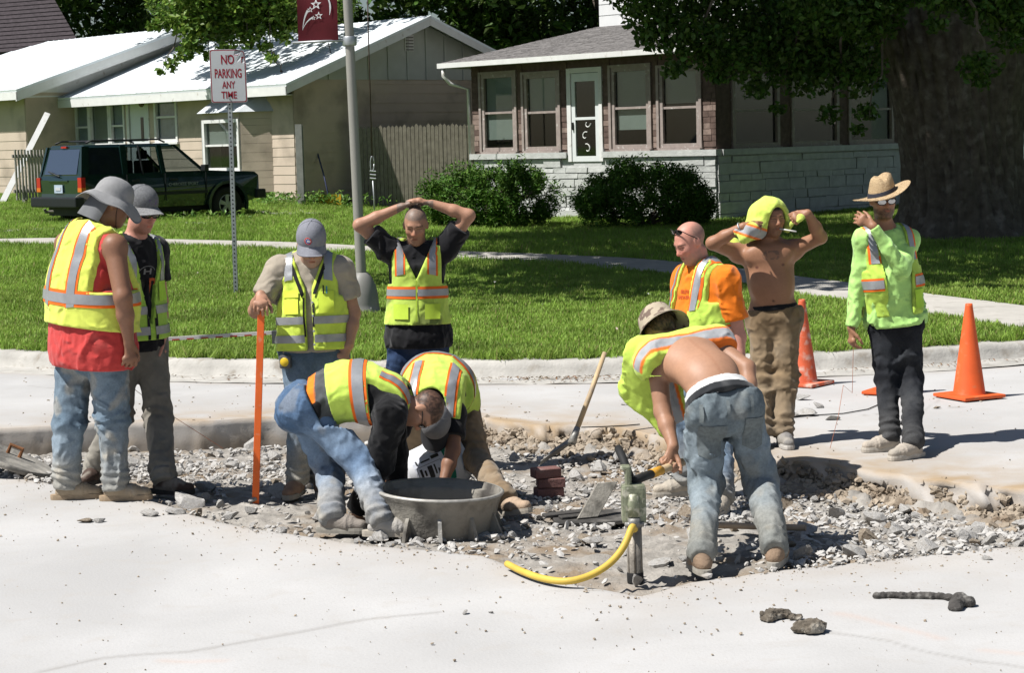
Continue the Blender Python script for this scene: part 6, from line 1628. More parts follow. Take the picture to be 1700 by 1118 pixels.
# ================================================================== 1: big man in sun hat, back to us
def worker_sunhat():
    H = Human(None, 0.0, 1.28, 1.04, Rg=(193, 831), Lg=(112, 829), Rhip=(178, 572, -.08), Lhip=(128, 570, .13), mid=(150, 480, .03), neck=(152, 388, 0), Rsh=(190, 410, -.18), Lsh=(112, 406, .20), head=(188, 338, .02),
              Rel=(204, 494, -.29), Rwr=(214, 568, -.22), Lel=(122, 490, .36), Lwr=(170, 540, .45), Rkn=(187, 702, -.02), Lkn=(115, 702, .06))
    P = new_person(H, 'heavyset worker in grey sun hat and sleeveless red shirt at far left')
    f, u = V3(.86, .25, -.42), V3(.36, .1, .92)
    make_body(H, P, f, u, lambda V: face_paint(H, V, SK_BR, (.02, .015, .012), .05), {'R': dict(d=(.02, .05, -1), pn=(-.5, .85, 0), curl=.55, size=1.08), 'L': dict(curl=.6)}, 1.08, cover=((.5, .06, .05), (.25, .3, .36)))
    jeans(H, P, (.115, .165, .215), (.27, .33, .38), seed=1, rk=.098, ra=.086, rh=.118, waist=.0, pf=.86, hemz=.04, fold=.014, stain=.55)
    for d, fd in (('R', (1, .05)), ('L', (1, .10))): boot(H, d, fd, P, (.38, .30, .21), (.36, .27, .18), 0, 3, .29)
    shirt(H, 'shirt', P, stained((.52, .055, .05), (.45, .30, .25), .25, 2), .024, -.125, None, .05, 4, .012, flare=.085, neck_r=.07)
    v = vest(H, P, stained((.66, .74, .12), (.55, .5, .12), .2, 3), .050, .10, .05, 7, .012, .07, arm_x=.205, arm_h=.33, vneck=.30, neck_r=.085, hem_tilt=-.12)
    lay = Laid(v, H); bands(lay, .29, .058, 140, 395, .018); straps(lay, .115, .05, 100, 205)
    hm = mat('sun_hat_cloth', (.27, .27, .27), .9, .10, 30, bump=.3, bscale=160)
    h = hat_shell(H, 'sun_hat', [(.001, .146), (.03, .143), (.055, .133), (.075, .116), (.089, .09), (.096, .062), (.099, .040), (.103, .034), (.125, .022, .6), (.146, .004, 1), (.162, -.016, 1.5), (.167, -.023, 1.6)], hm, P, 60, lambda t: .012 * math.sin(2 * t + .6) + .007 * math.sin(5 * t), ey=1.14)
    fl = []; nn_ = 15
    for i in range(8):
        for k in range(nn_):
            t = R(188 + 164 * k / (nn_ - 1)); s = i / 7; r = .099 + .012 * s + .006 * math.sin(k * 1.3) * s; fl.append(HP_(H, r * math.cos(t), r * 1.14 * math.sin(t) - .012 - .02 * s, .03 - .155 * s))
    mesh_obj('neck_flap', fl + [p + H.HA[1] * .004 for p in fl], [tuple(map(int, q)) for q in grid_faces(8, nn_)] + [tuple(int(x) + 8 * nn_ for x in q[::-1]) for q in grid_faces(8, nn_)], mat('flap_cloth', (.15, .155, .16), .9, .1, 30), h, True)
    MB().tube([HP_(H, -.083, .012, .03), HP_(H, -.084, .03, -.05), HP_(H, -.045, .06, -.115), HP_(H, 0, .075, -.125)], .0022, 5).build('chin_cord', M_BLACKT, h)

# ================================================================== 2: man in grey cap and sunglasses behind him
def worker_logo_shirt():
    H = Human(None, lambda x, y: PITZ(x, y), 1.0, 1.02, Rg=(162, 792), Lg=(272, 820), Rhip=(203, 566, -.05), Lhip=(250, 566, .08), neck=(223, 396, 0), Rsh=(183, 412, -.12), Lsh=(257, 414, .14), head=(235, 351, -.05),
              Rel=(178, 492, -.12), Rwr=(190, 560, -.16), Lel=(267, 500, .16), Lwr=(268, 560, .06), Rkn=(198, 688, -.02), Lkn=(263, 688, -.04))
    H.J['Rg'] = at(160, 800, H.Y + .1); H.J['Ran'] = H.J['Rg'] + V3(0, 0, .095)
    P = new_person(H, 'worker in grey cap, dark sunglasses and black logo shirt beside the sun-hat man')
    f, u = V3(.68, -.62, -.30), V3(.25, -.20, .94)
    make_body(H, P, f, u, lambda V: face_paint(H, V, SK_RED, (.12, .07, .04), .05, .4), {'L': dict(d=(.0, -.05, -1), pn=(-.7, -.5, 0), curl=.5), 'R': dict(curl=.6)}, cover=((.012, .012, .014), (.165, .15, .125)))
    c_ = (.165, .150, .125); jeans(H, P, c_, (.25, .235, .20), (.30, .28, .24), seed=2, m=M_CLOTH, rk=.090, ra=.082, waist=.10, hemz=.045, stain=.3)
    for d, fd in (('L', (.95, -.25)), ('R', (-.2, -1))): boot(H, d, fd, P, (.075, .05, .04), (.05, .045, .04), 0, 5)
    sh = shirt(H, 'shirt', P, stained((.012, .012, .014)), .012, -.06, 'short', 0, 5, .008)
    v = vest(H, P, stained((.44, .70, .10), (.40, .42, .12), .2, 5), .030, .015, 0, 8, .009, .035, arm_x=.168, arm_h=.32, vneck=.40, vslope=.5, open_w=.032, open_slope=.20)
    lay = Laid(v, H); bands(lay, .20, .05, -150, 84, trims=False); bands(lay, .075, .05, -150, 84, trims=False); bands(lay, .20, .05, 97, 200, trims=False); bands(lay, .075, .05, 97, 200, trims=False); straps(lay, .115, .048, 10, 200, trims=False)
    lay.ring('black_placket', .02, .36, 76, 84, M_BLACKT, .005, 3, nv=14); lay.ring('black_placket', .02, .36, 96, 103, M_BLACKT, .005, 3, nv=14)
    lay.panel('pocket', .11, .31, .085, .12, mat('pocket_lime', (.47, .78, .07), .85, .06), .010)
    ls = Laid(sh, H); og = mat('logo_orange', (.42, .09, .03), .8, .1); ls.text('lettering', 'VP', -.01, .345, .13, og, .005)
    th = np.linspace(.35, 2.8, 12); 
    for tt, nm in (('H', 'emblem'),): ls.text(nm, tt, -.01, .435, .05, mat('logo_grey', (.20, .2, .2), .7, 0), .005, .055)
    G = [[ls.cast(ls.A0 + ls.up * (.425 + rr_ * math.sin(t)) + ls.l * (-.01 + 1.5 * rr_ * math.cos(t)), ls.f, .005) for rr_ in (.040, .044)] for t in th]; ls.emit('emblem_arc', G, mat('logo_grey'))
    cm = mat('cap_heather', (.16, .165, .17), .95, .25, 90, bump=.4, bscale=220); c = cap(H, P, cm, mat('cap_heather_pale', (.25, .25, .25), .95, .25, 90, bump=.4, bscale=220), -.006, zl=.054, tall=.160)
    V, Fc = text_mesh('UF', .045, True)
    mesh_obj('cap_letters', [HP_(H, -v_[0] * -1 * -1, .082 + .004 - 4.2 * v_[0] ** 2 + (.03 - v_[1]) * .22, .085 + v_[1] * .8) for v_ in V], Fc, mat('purple_thread', (.14, .06, .22), .8, 0), c)
    glasses(H, P, M_LENS, .100, .004, .031, .016)

# ================================================================== 3: older man with the orange stake
def worker_stake():
    H = Human(None, lambda x, y: PITZ(x, y), 1.06, 1.0, Rg=(494, 822), Lg=(533, 818), Rhip=(492, 577, .02), Lhip=(548, 577, .02), neck=(514, 430, .06), Rsh=(464, 448, .03), Lsh=(566, 448, .03), head=(517, 406, -.05),
              Rel=(425, 516, -.06), Rwr=(433, 489, -.30), Lel=(586, 520, .04), Lwr=(580, 572, -.05), Rkn=(498, 690, -.05), Lkn=(543, 690, -.02))
    P = new_person(H, 'older worker in grey ball cap resting one hand on an orange stake')
    f, u = V3(.10, -.86, -.47), V3(.06, -.47, .86)
    make_body(H, P, f, u, lambda V: face_paint(H, V, SK_MED, (.42, .41, .40), .02, .35, (.36, .33, .31)), {'R': dict(d=(.05, -.55, -.30), pn=(0, -.25, -1), curl=.75, size=1.08), 'L': dict(d=(-.45, -.1, -.9), pn=(-.3, .9, 0), curl=.3)}, cover=((.36, .315, .25), (.13, .165, .175)))
    jeans(H, P, (.085, .125, .165), (.19, .255, .33), seed=3, rk=.082, ra=.074, waist=.12, stain=.25)
    for d, fd in (('R', (-.25, -1)), ('L', (.2, -1))): boot(H, d, fd, P, (.26, .17, .12), (.30, .27, .23), 0, 7)
    sh = shirt(H, 'shirt', P, stained((.36, .315, .25), None), .012, -.03, 'short', .01, 6, .010, .68)
    v = vest(H, P, stained((.62, .78, .10), None, 0, 6), .030, -.015, .015, 9, .009, .03, arm_x=.172, arm_h=.31, vneck=.30, vslope=.36, open_w=.018)
    lay = Laid(v, H)
    for h in (.165, .055):
        bands(lay, h, .046, -160, 86, trims=False); bands(lay, h, .046, 95, 340, trims=False)
    straps(lay, .118, .050, 25, 200, trims=False)
    lay.ring('black_placket', -.02, .30, 80, 87, M_BLACKT, .005, 3, nv=12); lay.ring('black_placket', -.02, .30, 94, 100, M_BLACKT, .005, 3, nv=12)
    for g in (1, -1):    # black edge of the V neck
        G = [[lay.cast(lay.A0 + lay.up * (.30 + t * .22) + lay.l * g * (.018 + t * .36 * .22 + o_), lay.f, .005) for o_ in (.0, .022)] for t in np.linspace(0, 1.0, 10)]; lay.emit('black_collar', G, M_BLACKT)
        p_ = lay.panel('pocket', -g * .105, .27, .088, .13, mat('pocket_yellow', (.70, .86, .08), .85, .06), .010)
        if g > 0 and p_: lay.panel('pocket_flap', -g * .105, .325, .094, .045, mat('pocket_yellow'), .016)
    for h in (.02, .10, .19, .27): 
        q_ = lay.cast(lay.A0 + lay.up * h + lay.l * .025, lay.f, .007)
        if q_ is not None: MB().lathe([(.0, .003), (.006, .002), (.007, 0)], q_, 8, M=np.array([lay.l, lay.up, lay.f]).T).build('snap', M_GALV, v)
    pk = lay.cast(lay.A0 + lay.up * .32 + lay.l * .09, lay.f, .012)
    MB().tube([pk, pk + lay.up * .05], .004, 6).build('pen', M_BLACKT, v); MB().tube([pk + lay.l * .02, pk + lay.up * .045 + lay.l * .02], .004, 6).build('pen', mat('pen_blue', (.03, .25, .35), .4, 0), v)
    cm = mat('cap_grey', (.22, .225, .255), .9, .10, 40, bump=.3, bscale=200); c = cap(H, P, cm, cm, .004, brim_len=.066)
    # club emblem: red ring, blue letter
    def cp(a, b, off=.0): x, z = -.022 + a, .078 + b; y = .104 * math.sqrt(max(0, 1 - (x / .088) ** 2 - ((z - .038) / .118) ** 2)) - .008 + off; return HP_(H, -x * -1, y, z)
    mb = MB(); n = 20; th = np.linspace(0, 6.2832, n + 1)[:-1]
    for r0_, r1_, mm, nm, off in ((.0, .021, mat('emblem_white', (.7, .7, .7), .8, 0), 'emblem_disc', .005), (.0155, .0205, mat('emblem_red', (.55, .02, .02), .8, 0), 'emblem_ring', .007)):
        mb = MB(); A = [cp(r1_ * math.cos(t), r1_ * math.sin(t), off) for t in th]; B = [cp(max(r0_, .0005) * math.cos(t), max(r0_, .0005) * math.sin(t), off) for t in th]
        mb.add(A + B, [(i, (i + 1) % n, n + (i + 1) % n, n + i) for i in range(n)]); mb.build(nm, mm, c)
    V, Fc = text_mesh('C', .034, True); V = V - (V.max(0) + V.min(0)) / 2; mesh_obj('emblem_letter', [cp(v_[0], v_[1], .0085) for v_ in V], Fc, mat('emblem_blue', (.02, .06, .35), .8, 0), c)
    # tape measure on the belt
    tm = at(474, 601, H.Y - .10); o = MB(); A = Frame(tm, (.9, -.2, 0), (-.2, -.9, 0)); o.box(A, -.035, .035, -.04, .04, -.02, .02); t_ = o.build('tape_measure', mat('tape_grey', (.10, .10, .10), .4, .1)); bevel_mesh(t_, .012, 2)
    tag(t_, 'small black and yellow tape measure clipped to the trousers of the stake holder', 'tape measure'); t2 = MB().lathe([(.0, .004), (.024, .003), (.027, 0)], A.p(0, 0, .021), 18, M=np.array([A.X, A.Z, A.N]).T).build('yellow_disc', mat('tape_yellow', (.72, .50, .03), .4, 0), t_, True)
    t2.parent = t_
    return H

# ================================================================== 4: man with both hands on his head
def worker_hands_on_head():
    H = Human(13.05, PITZ, .98, 1.0, Rg=(664, 783), Lg=(727, 783), Rhip=(668, 553), Lhip=(720, 553), neck=(692, 411, .02), Rsh=(647, 415, 0), Lsh=(740, 412, 0), head=(690, 374, -.04),
              Rel=(597, 374, -.06), Rwr=(667, 343, -.05), Lel=(778, 358, -.06), Lwr=(717, 338, -.05), Rkn=(665, 672, -.03), Lkn=(725, 672, -.03))
    P = new_person(H, 'worker in black T-shirt standing with both hands on top of his head')
    f, u = V3(-.05, -.93, -.36), V3(0, -.36, .93)
    make_body(H, P, f, u, lambda V: face_paint(H, V, SK_MED, (.20, .15, .12), .062, .45, (.22, .13, .09), red=.25, closed=True), {'R': dict(d=(.93, .0, .30), pn=(.25, 0, -1), curl=.22), 'L': dict(d=(-.93, .02, .28), pn=(-.25, 0, -1), curl=.22)}, .94, cover=((.013, .013, .015), (.02, .035, .085)))
    jeans(H, P, (.020, .035, .085), (.05, .085, .16), (.16, .16, .17), seed=4, rk=.090, ra=.080, waist=.11, stain=.12, rh=.112)
    for d, fd in (('R', (-.2, -1)), ('L', (.2, -1))): boot(H, d, fd, P, (.14, .11, .09), (.2, .18, .16), 0, 9)
    shirt(H, 'shirt', P, stained((.013, .013, .015), (.05, .05, .05), .3, 8), .016, -.10, 'short', .0, 8, .010, .64, .060)
    v = vest(H, P, stained((.54, .72, .12), (.12, .13, .06), .75, 31, 5), .036, .06, .0, 10, .008, .055, arm_x=.165, arm_h=.33, vneck=.36, vslope=.45)
    lay = Laid(v, H); bands(lay, .275, .045, -170, 87); bands(lay, .275, .045, 92, 350); straps(lay, .108, .045, 22, 200)
    lay.ring('zip', .06, .38, 88.6, 91.4, mat('zip_lime', (.40, .58, .05), .6, .1), .006, 2, nv=14)
    for g in (1, -1): 
        p_ = lay.panel('pocket', g * .105, .15, .10, .10, mat('vest_pocket_lime', (.54, .74, .07), .85, .1), .010)

# ================================================================== 5: bald man in orange shirt
def worker_orange():
    H = Human(11.75, PITZ, 1.10, 1.0, Rg=(1136, 822), Lg=(1200, 850), Rhip=(1150, 580, .10), Lhip=(1190, 584, -.08), neck=(1164, 447, .02), Rsh=(1140, 462, .17), Lsh=(1206, 466, -.14), head=(1146, 402, -.03),
              Rel=(1132, 545, .20), Rwr=(1140, 610, .10), Lel=(1226, 560, -.14), Lwr=(1222, 638, -.22), Rkn=(1140, 700, .0), Lkn=(1192, 712, -.10))
    P = new_person(H, 'bald worker in bright orange T-shirt with sunglasses pushed up on his head')
    f, u = V3(-.80, -.38, -.46), V3(-.42, -.20, .88)
    make_body(H, P, f, u, lambda V: face_paint(H, V, SK_RED, (.16, .12, .10), .05, .55, (.36, .24, .17), sides=True, red=.3, closed=True), {'L': dict(d=(-.05, -.1, -1), pn=(-.6, .6, 0), curl=.6), 'R': dict(curl=.5)}, 1.04, cover=((.84, .2, .015), (.13, .2, .28)))
    jeans(H, P, (.085, .13, .19), (.19, .25, .32), seed=5, rk=.085, ra=.076, waist=.11)
    boot(H, 'R', (-1, -.15), P, (.42, .37, .30), (.42, .38, .32), 0, 11); boot(H, 'L', (-.35, -.9), P, (.42, .37, .30), (.42, .38, .32), 0, 12)
    sh = shirt(H, 'shirt', P, stained((.84, .20, .015), None), .014, -.10, 'short', .025, 11, .010, .70, .03)
    v = vest(H, P, stained((.53, .74, .11), None, 0, 9), .034, -.05, .025, 12, .009, .03, arm_x=.160, arm_h=.30, vneck=None, open_w=.072, open_slope=-.05)
    lay = Laid(v, H); bands(lay, .125, .048, -160, 68, .014); bands(lay, .125, .048, 112, 340, .014); straps(lay, .112, .040, -25, 200, .013)
    ls = Laid(sh, H); rd = mat('shirt_print', (.45, .06, .02), .8, 0); ls.text('lettering', 'BELLEVUE', .022, .368, .03, rd, .005, .085); ls.text('lettering', 'SAND & GRAVEL', .022, .335, .03, rd, .005, .125)
    glasses(H, P, M_LENS, .066, .085, .030, .016, 0, .018, ear=-.085)

# ================================================================== 9: shirtless man with the vest over his head
def worker_vest_on_head():
    H = Human(12.85, 0.0, 1.06, .97, Rg=(1262, 742), Lg=(1300, 740), Rhip=(1264, 520, .02), Lhip=(1306, 520, -.02), neck=(1273, 402, .02), Rsh=(1226, 420, .03), Lsh=(1318, 414, .0), head=(1281, 362, -.04),
              Rel=(1183, 404, -.12), Rwr=(1234, 376, -.22), Lel=(1362, 394, -.12), Lwr=(1341, 354, -.22), Rkn=(1266, 630, -.02), Lkn=(1304, 630, -.05))
    P = new_person(H, 'shirtless worker holding a yellow safety vest draped over his head')
    f, u = V3(.34, -.90, -.12), V3(.03, -.12, .99); inkc = None
    def paint(V):
        c = face_paint(H, V, SK_TAN, (.015, .012, .01), .06, .5, (.06, .035, .025), closed=True); q = V - H.hip; up = H.U; h = q @ up; l = q @ H.L; fr_ = q @ H.F > 0
        for (lx, hh, r0_, cc) in ((.085, .315, .013, (.16, .065, .045)), (-.085, .315, .013, (.16, .065, .045)), (0, .085, .011, (.10, .045, .03))):
            m = (sstep(r0_, r0_ * .5, np.hypot(l - lx, h - hh)) * fr_)[:, None]; c = c * (1 - m) + np.array(cc) * m
        m = (.55 * sstep(.018, .010, np.abs(np.hypot((l - .015) * .7, (h - .385)) - .03) + .004) * fr_ * (np.abs(h - .385) < .03) * (vnoise(V, 70, 2) > -.2))[:, None]; c = c * (1 - m) + np.array((.05, .05, .05)) * m
        return c
    ch = [EL(H.mid * .3 + H.neck * .7 + H.F * .085 + H.L * g * .075, np.array([H.L, H.F, H.U]), (.08, .035, .06), .05) for g in (1, -1)] + [EL(H.mid + H.F * .075 - H.U * .02, np.array([H.L, H.F, H.U]), (.13, .055, .13), .06)]
    make_body(H, P, f, u, paint, {'R': dict(d=(.75, -.35, -.1), pn=(.2, .9, -.4), curl=1.05), 'L': dict(d=(-.9, -.1, -.25), pn=(0, .8, -.6), curl=1.0)}, 1.0, ch)
    jeans(H, P, (.215, .150, .085), (.27, .20, .125), (.27, .22, .16), seed=6, m=M_CLOTH, add=.004, pf=.93, rk=.090, ra=.078, rh=.096, waist=.035, hemz=.04, fold=.014, stain=.3)
    add_mesh('waistband', surface([RC(H.hip, H.hip + H.pU * .07, .163, .156, .02, H.pF, .72)], .008, [lambda P_: ((P_ - H.hip) @ H.pU) - .058, lambda P_: .02 - ((P_ - H.hip) @ H.pU)], None, 1), (.012, .012, .014), M_CLOTH, P)
    boot(H, 'L', (.1, -1), P, (.22, .21, .20), (.45, .43, .4), 0, 13); boot(H, 'R', (-.1, -1), P, (.05, .05, .05), (.2, .2, .2), 0, 14)
    # the vest worn like a hood, its ends pulled forward in both fists
    A = H.HA; hc = H.hc; hr, hl_ = H.J['Rwr'] + V3(.05, -.03, -.02), H.J['Lwr'] + V3(-.05, -.03, -.02)
    W = lambda x, y, z: HP_(H, x, y, z)
    pr = [EL(W(-.006, -.022, .030), A, (.108, .122, .112), .03), RC(W(-.070, .0, .05), W(-.115, .01, -.09), .055, .050, .05), RC(W(.080, .0, .03), W(.100, .04, -.075), .036, .022, .04), RC(W(-.08, -.05, .02), W(-.15, -.05, -.12), .06, .045, .05),
          RC(W(-.105, .02, -.06), hr, .050, .040, .04), RC(W(.09, .03, -.07), hl_ + V3(-.01, 0, -.01), .022, .022, .03), RC(hr, hr + V3(-.05, .0, -.055), .045, .03, .03), RC(hr + V3(-.03, 0, -.05), hr + V3(-.10, .03, -.01), .030, .018, .02), RC(hl_, hl_ + V3(-.02, -.02, -.03), .022, .012, .02),
          RC(W(0, -.10, -.02), W(-.08, -.10, -.16), .06, .04, .05), RC(H.J['Rsh'] + V3(-.02, .10, .05), H.J['Rsh'] + V3(-.14, .12, .07), .05, .035, .04)]
    sub_ = [EL(W(.008, .13, -.03), A, (.073, .15, .125), .02), EL(W(0, -.01, -.02), A, (.082, .105, .11), .01)]
    def hoodcol(V):
        c = stained((.62, .76, .14), None, 0, 3)(V); q = H.hl(V); z, x = q[:, 2], q[:, 0]; left = x < -.02
        t = z + .35 * (x + .1); g = sstep(.012, .006, np.abs(t + .10) - .022) * left; o_ = sstep(.006, .002, np.abs(np.abs(t + .10) - .036) - .008) * left
        c = c * (1 - o_[:, None]) + np.array((.85, .2, .03)) * o_[:, None]; c = c * (1 - g[:, None]) + np.array((.36, .37, .38)) * g[:, None]; return c
    add_mesh('vest', surface(pr, .0065, (), folds(.007, 12, 3, .5), 1, sub_), hoodcol, M_CLOTH, P)
    m_ = W(.012, .096, -.060); cg = MB().tube([m_, m_ + V3(.10, -.05, -.018)], .005, 8).build('cigarette', mat('cigarette_white', (.75, .74, .70), .8, .05), None, True)
    tag(cg, 'white cigarette in the mouth of the worker under the draped vest', 'cigarette')
    th = np.linspace(0, 6.28, 15); wv = H.J['Rwr']; ax = nrm(H.J['Rwr'] - H.J['Rel']); a_ = nrm(np.cross(ax, (0, 0, 1))); b_ = np.cross(ax, a_)
    MB().tube([wv - ax * .02 + .034 * (a_ * math.cos(t) + b_ * math.sin(t)) for t in th], .005, 6, False).build('bracelet', M_GALV, P, True)

# ================================================================== 10: man in straw hat
def worker_straw_hat():
    H = Human(12.62, 0.0, .98, .98, Rg=(1478, 748), Lg=(1516, 760), Rhip=(1462, 520, .02), Lhip=(1506, 522, -.02), neck=(1470, 382, .02), Rsh=(1434, 398, .0), Lsh=(1509, 398, .05), head=(1465, 332, -.02),
              Rel=(1424, 474, .02), Rwr=(1413, 545, -.05), Lel=(1497, 448, -.17), Lwr=(1450, 376, -.20), Rkn=(1472, 632, -.04), Lkn=(1513, 632, -.02))
    P = new_person(H, 'worker in straw hat, mirrored sunglasses and lime long-sleeved shirt')
    f, u = V3(.12, -.97, -.10), V3(-.06, -.10, .99)
    make_body(H, P, f, u, lambda V: face_paint(H, V, SK_TAN, (.02, .015, .012), .05, .85, (.035, .022, .018)), {'R': dict(d=(.02, -.1, -1), pn=(.9, .3, 0), curl=.55), 'L': dict(d=(-.75, .25, .45), pn=(-.1, .95, 0), curl=.45)}, 1.08, cover=((.44, .74, .22), (.02, .022, .028)))
    jeans(H, P, (.014, .015, .019), (.035, .038, .043), (.08, .08, .08), seed=7, rk=.080, ra=.072, rh=.108, waist=.10, hemz=.05, stain=.15)
    boot(H, 'R', (-1, -.25), P, (.42, .37, .31), (.48, .44, .38), 0, 15); boot(H, 'L', (-.85, -.5), P, (.42, .37, .31), (.48, .44, .38), 0, 16)
    sh = shirt(H, 'shirt', P, stained((.44, .74, .22), None), .006, -.085, 'long', .02, 13, .014, flare=.042)
    v = vest(H, P, stained((.47, .68, .10), (.35, .45, .05), .3, 11), .026, -.01, .02, 14, .012, .02, arm_x=.168, arm_h=.30, vneck=None, open_w=.085, open_slope=.05)
    lay = Laid(v, H); bands(lay, .205, .055, -160, 58, .014); bands(lay, .205, .055, 122, 340, .014); straps(lay, .128, .042, 0, 200, .012)
    lay.panel('pocket', .14, .09, .10, .12, mat('vest_pocket_green', (.42, .68, .06), .85, .1), .010)
    # straw hat: pinched crown, wide brim, dark band
    m = bpy.data.materials.new('straw'); m.use_nodes = True; t = m.node_tree; N = t.nodes; bs = N['Principled BSDF']; g = N.new('ShaderNodeTexCoord'); w = N.new('ShaderNodeTexWave'); w.inputs['Scale'].default_value = 55; w.inputs['Distortion'].default_value = 7; w.inputs['Detail Scale'].default_value = 3; w.bands_direction = 'Z'
    cr = N.new('ShaderNodeValToRGB'); cr.color_ramp.elements[0].color = (.19, .10, .045, 1); cr.color_ramp.elements[1].color = (.62, .47, .27, 1); cr.color_ramp.elements[0].position = .15; cr.color_ramp.elements[1].position = .6
    t.links.new(g.outputs['Object'], w.inputs[0]); t.links.new(w.outputs['Fac'], cr.inputs[0]); t.links.new(cr.outputs[0], bs.inputs['Base Color']); bs.inputs['Roughness'].default_value = .8
    b = N.new('ShaderNodeBump'); b.inputs['Strength'].default_value = .5; b.inputs['Distance'].default_value = .004; t.links.new(w.outputs['Fac'], b.inputs['Height']); t.links.new(b.outputs[0], bs.inputs['Normal'])
    def mod(x, y, z, tt, s):
        if z > .10: 
            pin = math.exp(-(x / .022) ** 2) * sstep(.12, .19, z); z -= .030 * float(pin) * (1 if y > -.04 else .5); x *= 1 - .18 * float(sstep(.10, .17, z)) * (1 if y > 0 else .3)
        if math.hypot(x, y) > .10: z += .050 * (abs(x) / .18) ** 2 * 1.0 + (.030 if y > 0 else -.01) * abs(y) / .18
        return x, y, z - .016 + .26 * x
    h = hat_shell(H, 'straw_hat', [(.001, .180), (.03, .180), (.055, .178), (.070, .168), (.077, .142), (.084, .10), (.088, .062), (.090, .050), (.110, .044), (.135, .038), (.160, .032), (.182, .028), (.186, .026)], m, P, 64, ey=1.16, mod=mod)
    hat_shell(H, 'hat_band', [(.0865, .086), (.0895, .074), (.0925, .057), (.0925, .053)], mat('hat_band', (.03, .032, .045), .8, .1), h, 48, ey=1.16, mod=mod)
    glasses(H, P, M_MIRROR, .101, .000, .029, .0185)
    return H
# ================================================================== 6: man bending in front, facing right
def worker_bending_front():
    H = Human(10.55, PITZ, 1.05, .99, Rg=(632, 890), Lg=(552, 884), Rhip=(514, 680, -.07), Lhip=(505, 676, .13), mid=(570, 648, .03), neck=(658, 662, .02), Rsh=(648, 688, -.17), Lsh=(650, 668, .20), head=(702, 680, -.02),
              Rel=(628, 770, -.12), Rwr=(592, 848, .02), Lel=(655, 752, .28), Lwr=(660, 808, .34), Rkn=(600, 772, -.14), Lkn=(548, 778, .10))
    P = new_person(H, 'worker in blue jeans and black sleeves bending over the iron ring in front')
    f, u = V3(-.08, -.14, -1), V3(.95, -.10, -.12)
    make_body(H, P, f, u, lambda V: face_paint(H, V, SK_MED, (.045, .025, .018), .052, .3, (.06, .04, .03)), {'R': dict(d=(-.12, .05, -1), pn=(.4, .8, 0), curl=.5, size=1.05), 'L': dict(curl=.5)}, cover=((.02, .02, .022), (.12, .19, .31)))
    jeans(H, P, (.065, .115, .20), (.21, .29, .40), seed=11, rk=.088, ra=.078, rh=.110, waist=.06, hemz=.05, fold=.015, stain=.25, fadew=.17)
    boot(H, 'R', (1, -.08), P, (.40, .38, .35), (.40, .38, .35), 0, 21, .29); boot(H, 'L', (.8, -.2), P, (.26, .23, .20), (.3, .28, .26), 0, 22)
    up = nrm(H.neck - H.hip)
    def scol(V):
        h = (V - H.hip) @ up; c = np.tile(np.array((.012, .012, .013)), (len(V), 1)); g = (sstep(.19, .175, h) * (np.abs((V - H.hip) @ H.L) < .19))[:, None]; c = c * (1 - g) + np.array((.085, .09, .095)) * g
        o = (sstep(.075, .068, h) * (np.abs((V - H.hip) @ H.L) < .19))[:, None]; c = c * (1 - o) + np.array((.85, .22, .02)) * o; return c * (1 + .2 * fbm(V, 30, 2, 3)[:, None])
    shirt(H, 'shirt', P, scol, .026, .025, 'long', .0, 21, .011, flare=.02, neck_r=.066)
    add_mesh('hood', surface([RC(H.neck - H.U * .02 - H.L * .05, H.neck - H.U * .02 + H.L * .05, .062, .062, .03), RC(H.neck - H.F * .05, H.neck + H.U * .05 - H.F * .03, .06, .05, .03), RC(H.neck + H.F * .05 - H.L * .05, H.neck + H.F * .07 + H.U * .03, .045, .04, .03)], .008, [lambda Q_: .066 - np.linalg.norm((Q_ - H.neck) - ((Q_ - H.neck) @ H.U)[..., None] * H.U, axis=-1) - .2 * (((Q_ - H.neck) @ H.U) < .02)], folds(.008, 12, 5), 1), (.014, .014, .016), M_CLOTH, P)
    v = vest(H, P, stained((.56, .75, .12), None, 0, 15), .048, .15, .0, 23, .008, .02, arm_x=.160, arm_h=.36, vneck=None, neck_r=.075, hem_tilt=.10)
    lay = Laid(v, H); bands(lay, .31, .060, 100, 440, .016); straps(lay, .105, .045, 85, 150, .012)
    glasses(H, P, M_LENS, .100, .004, .031, .016)

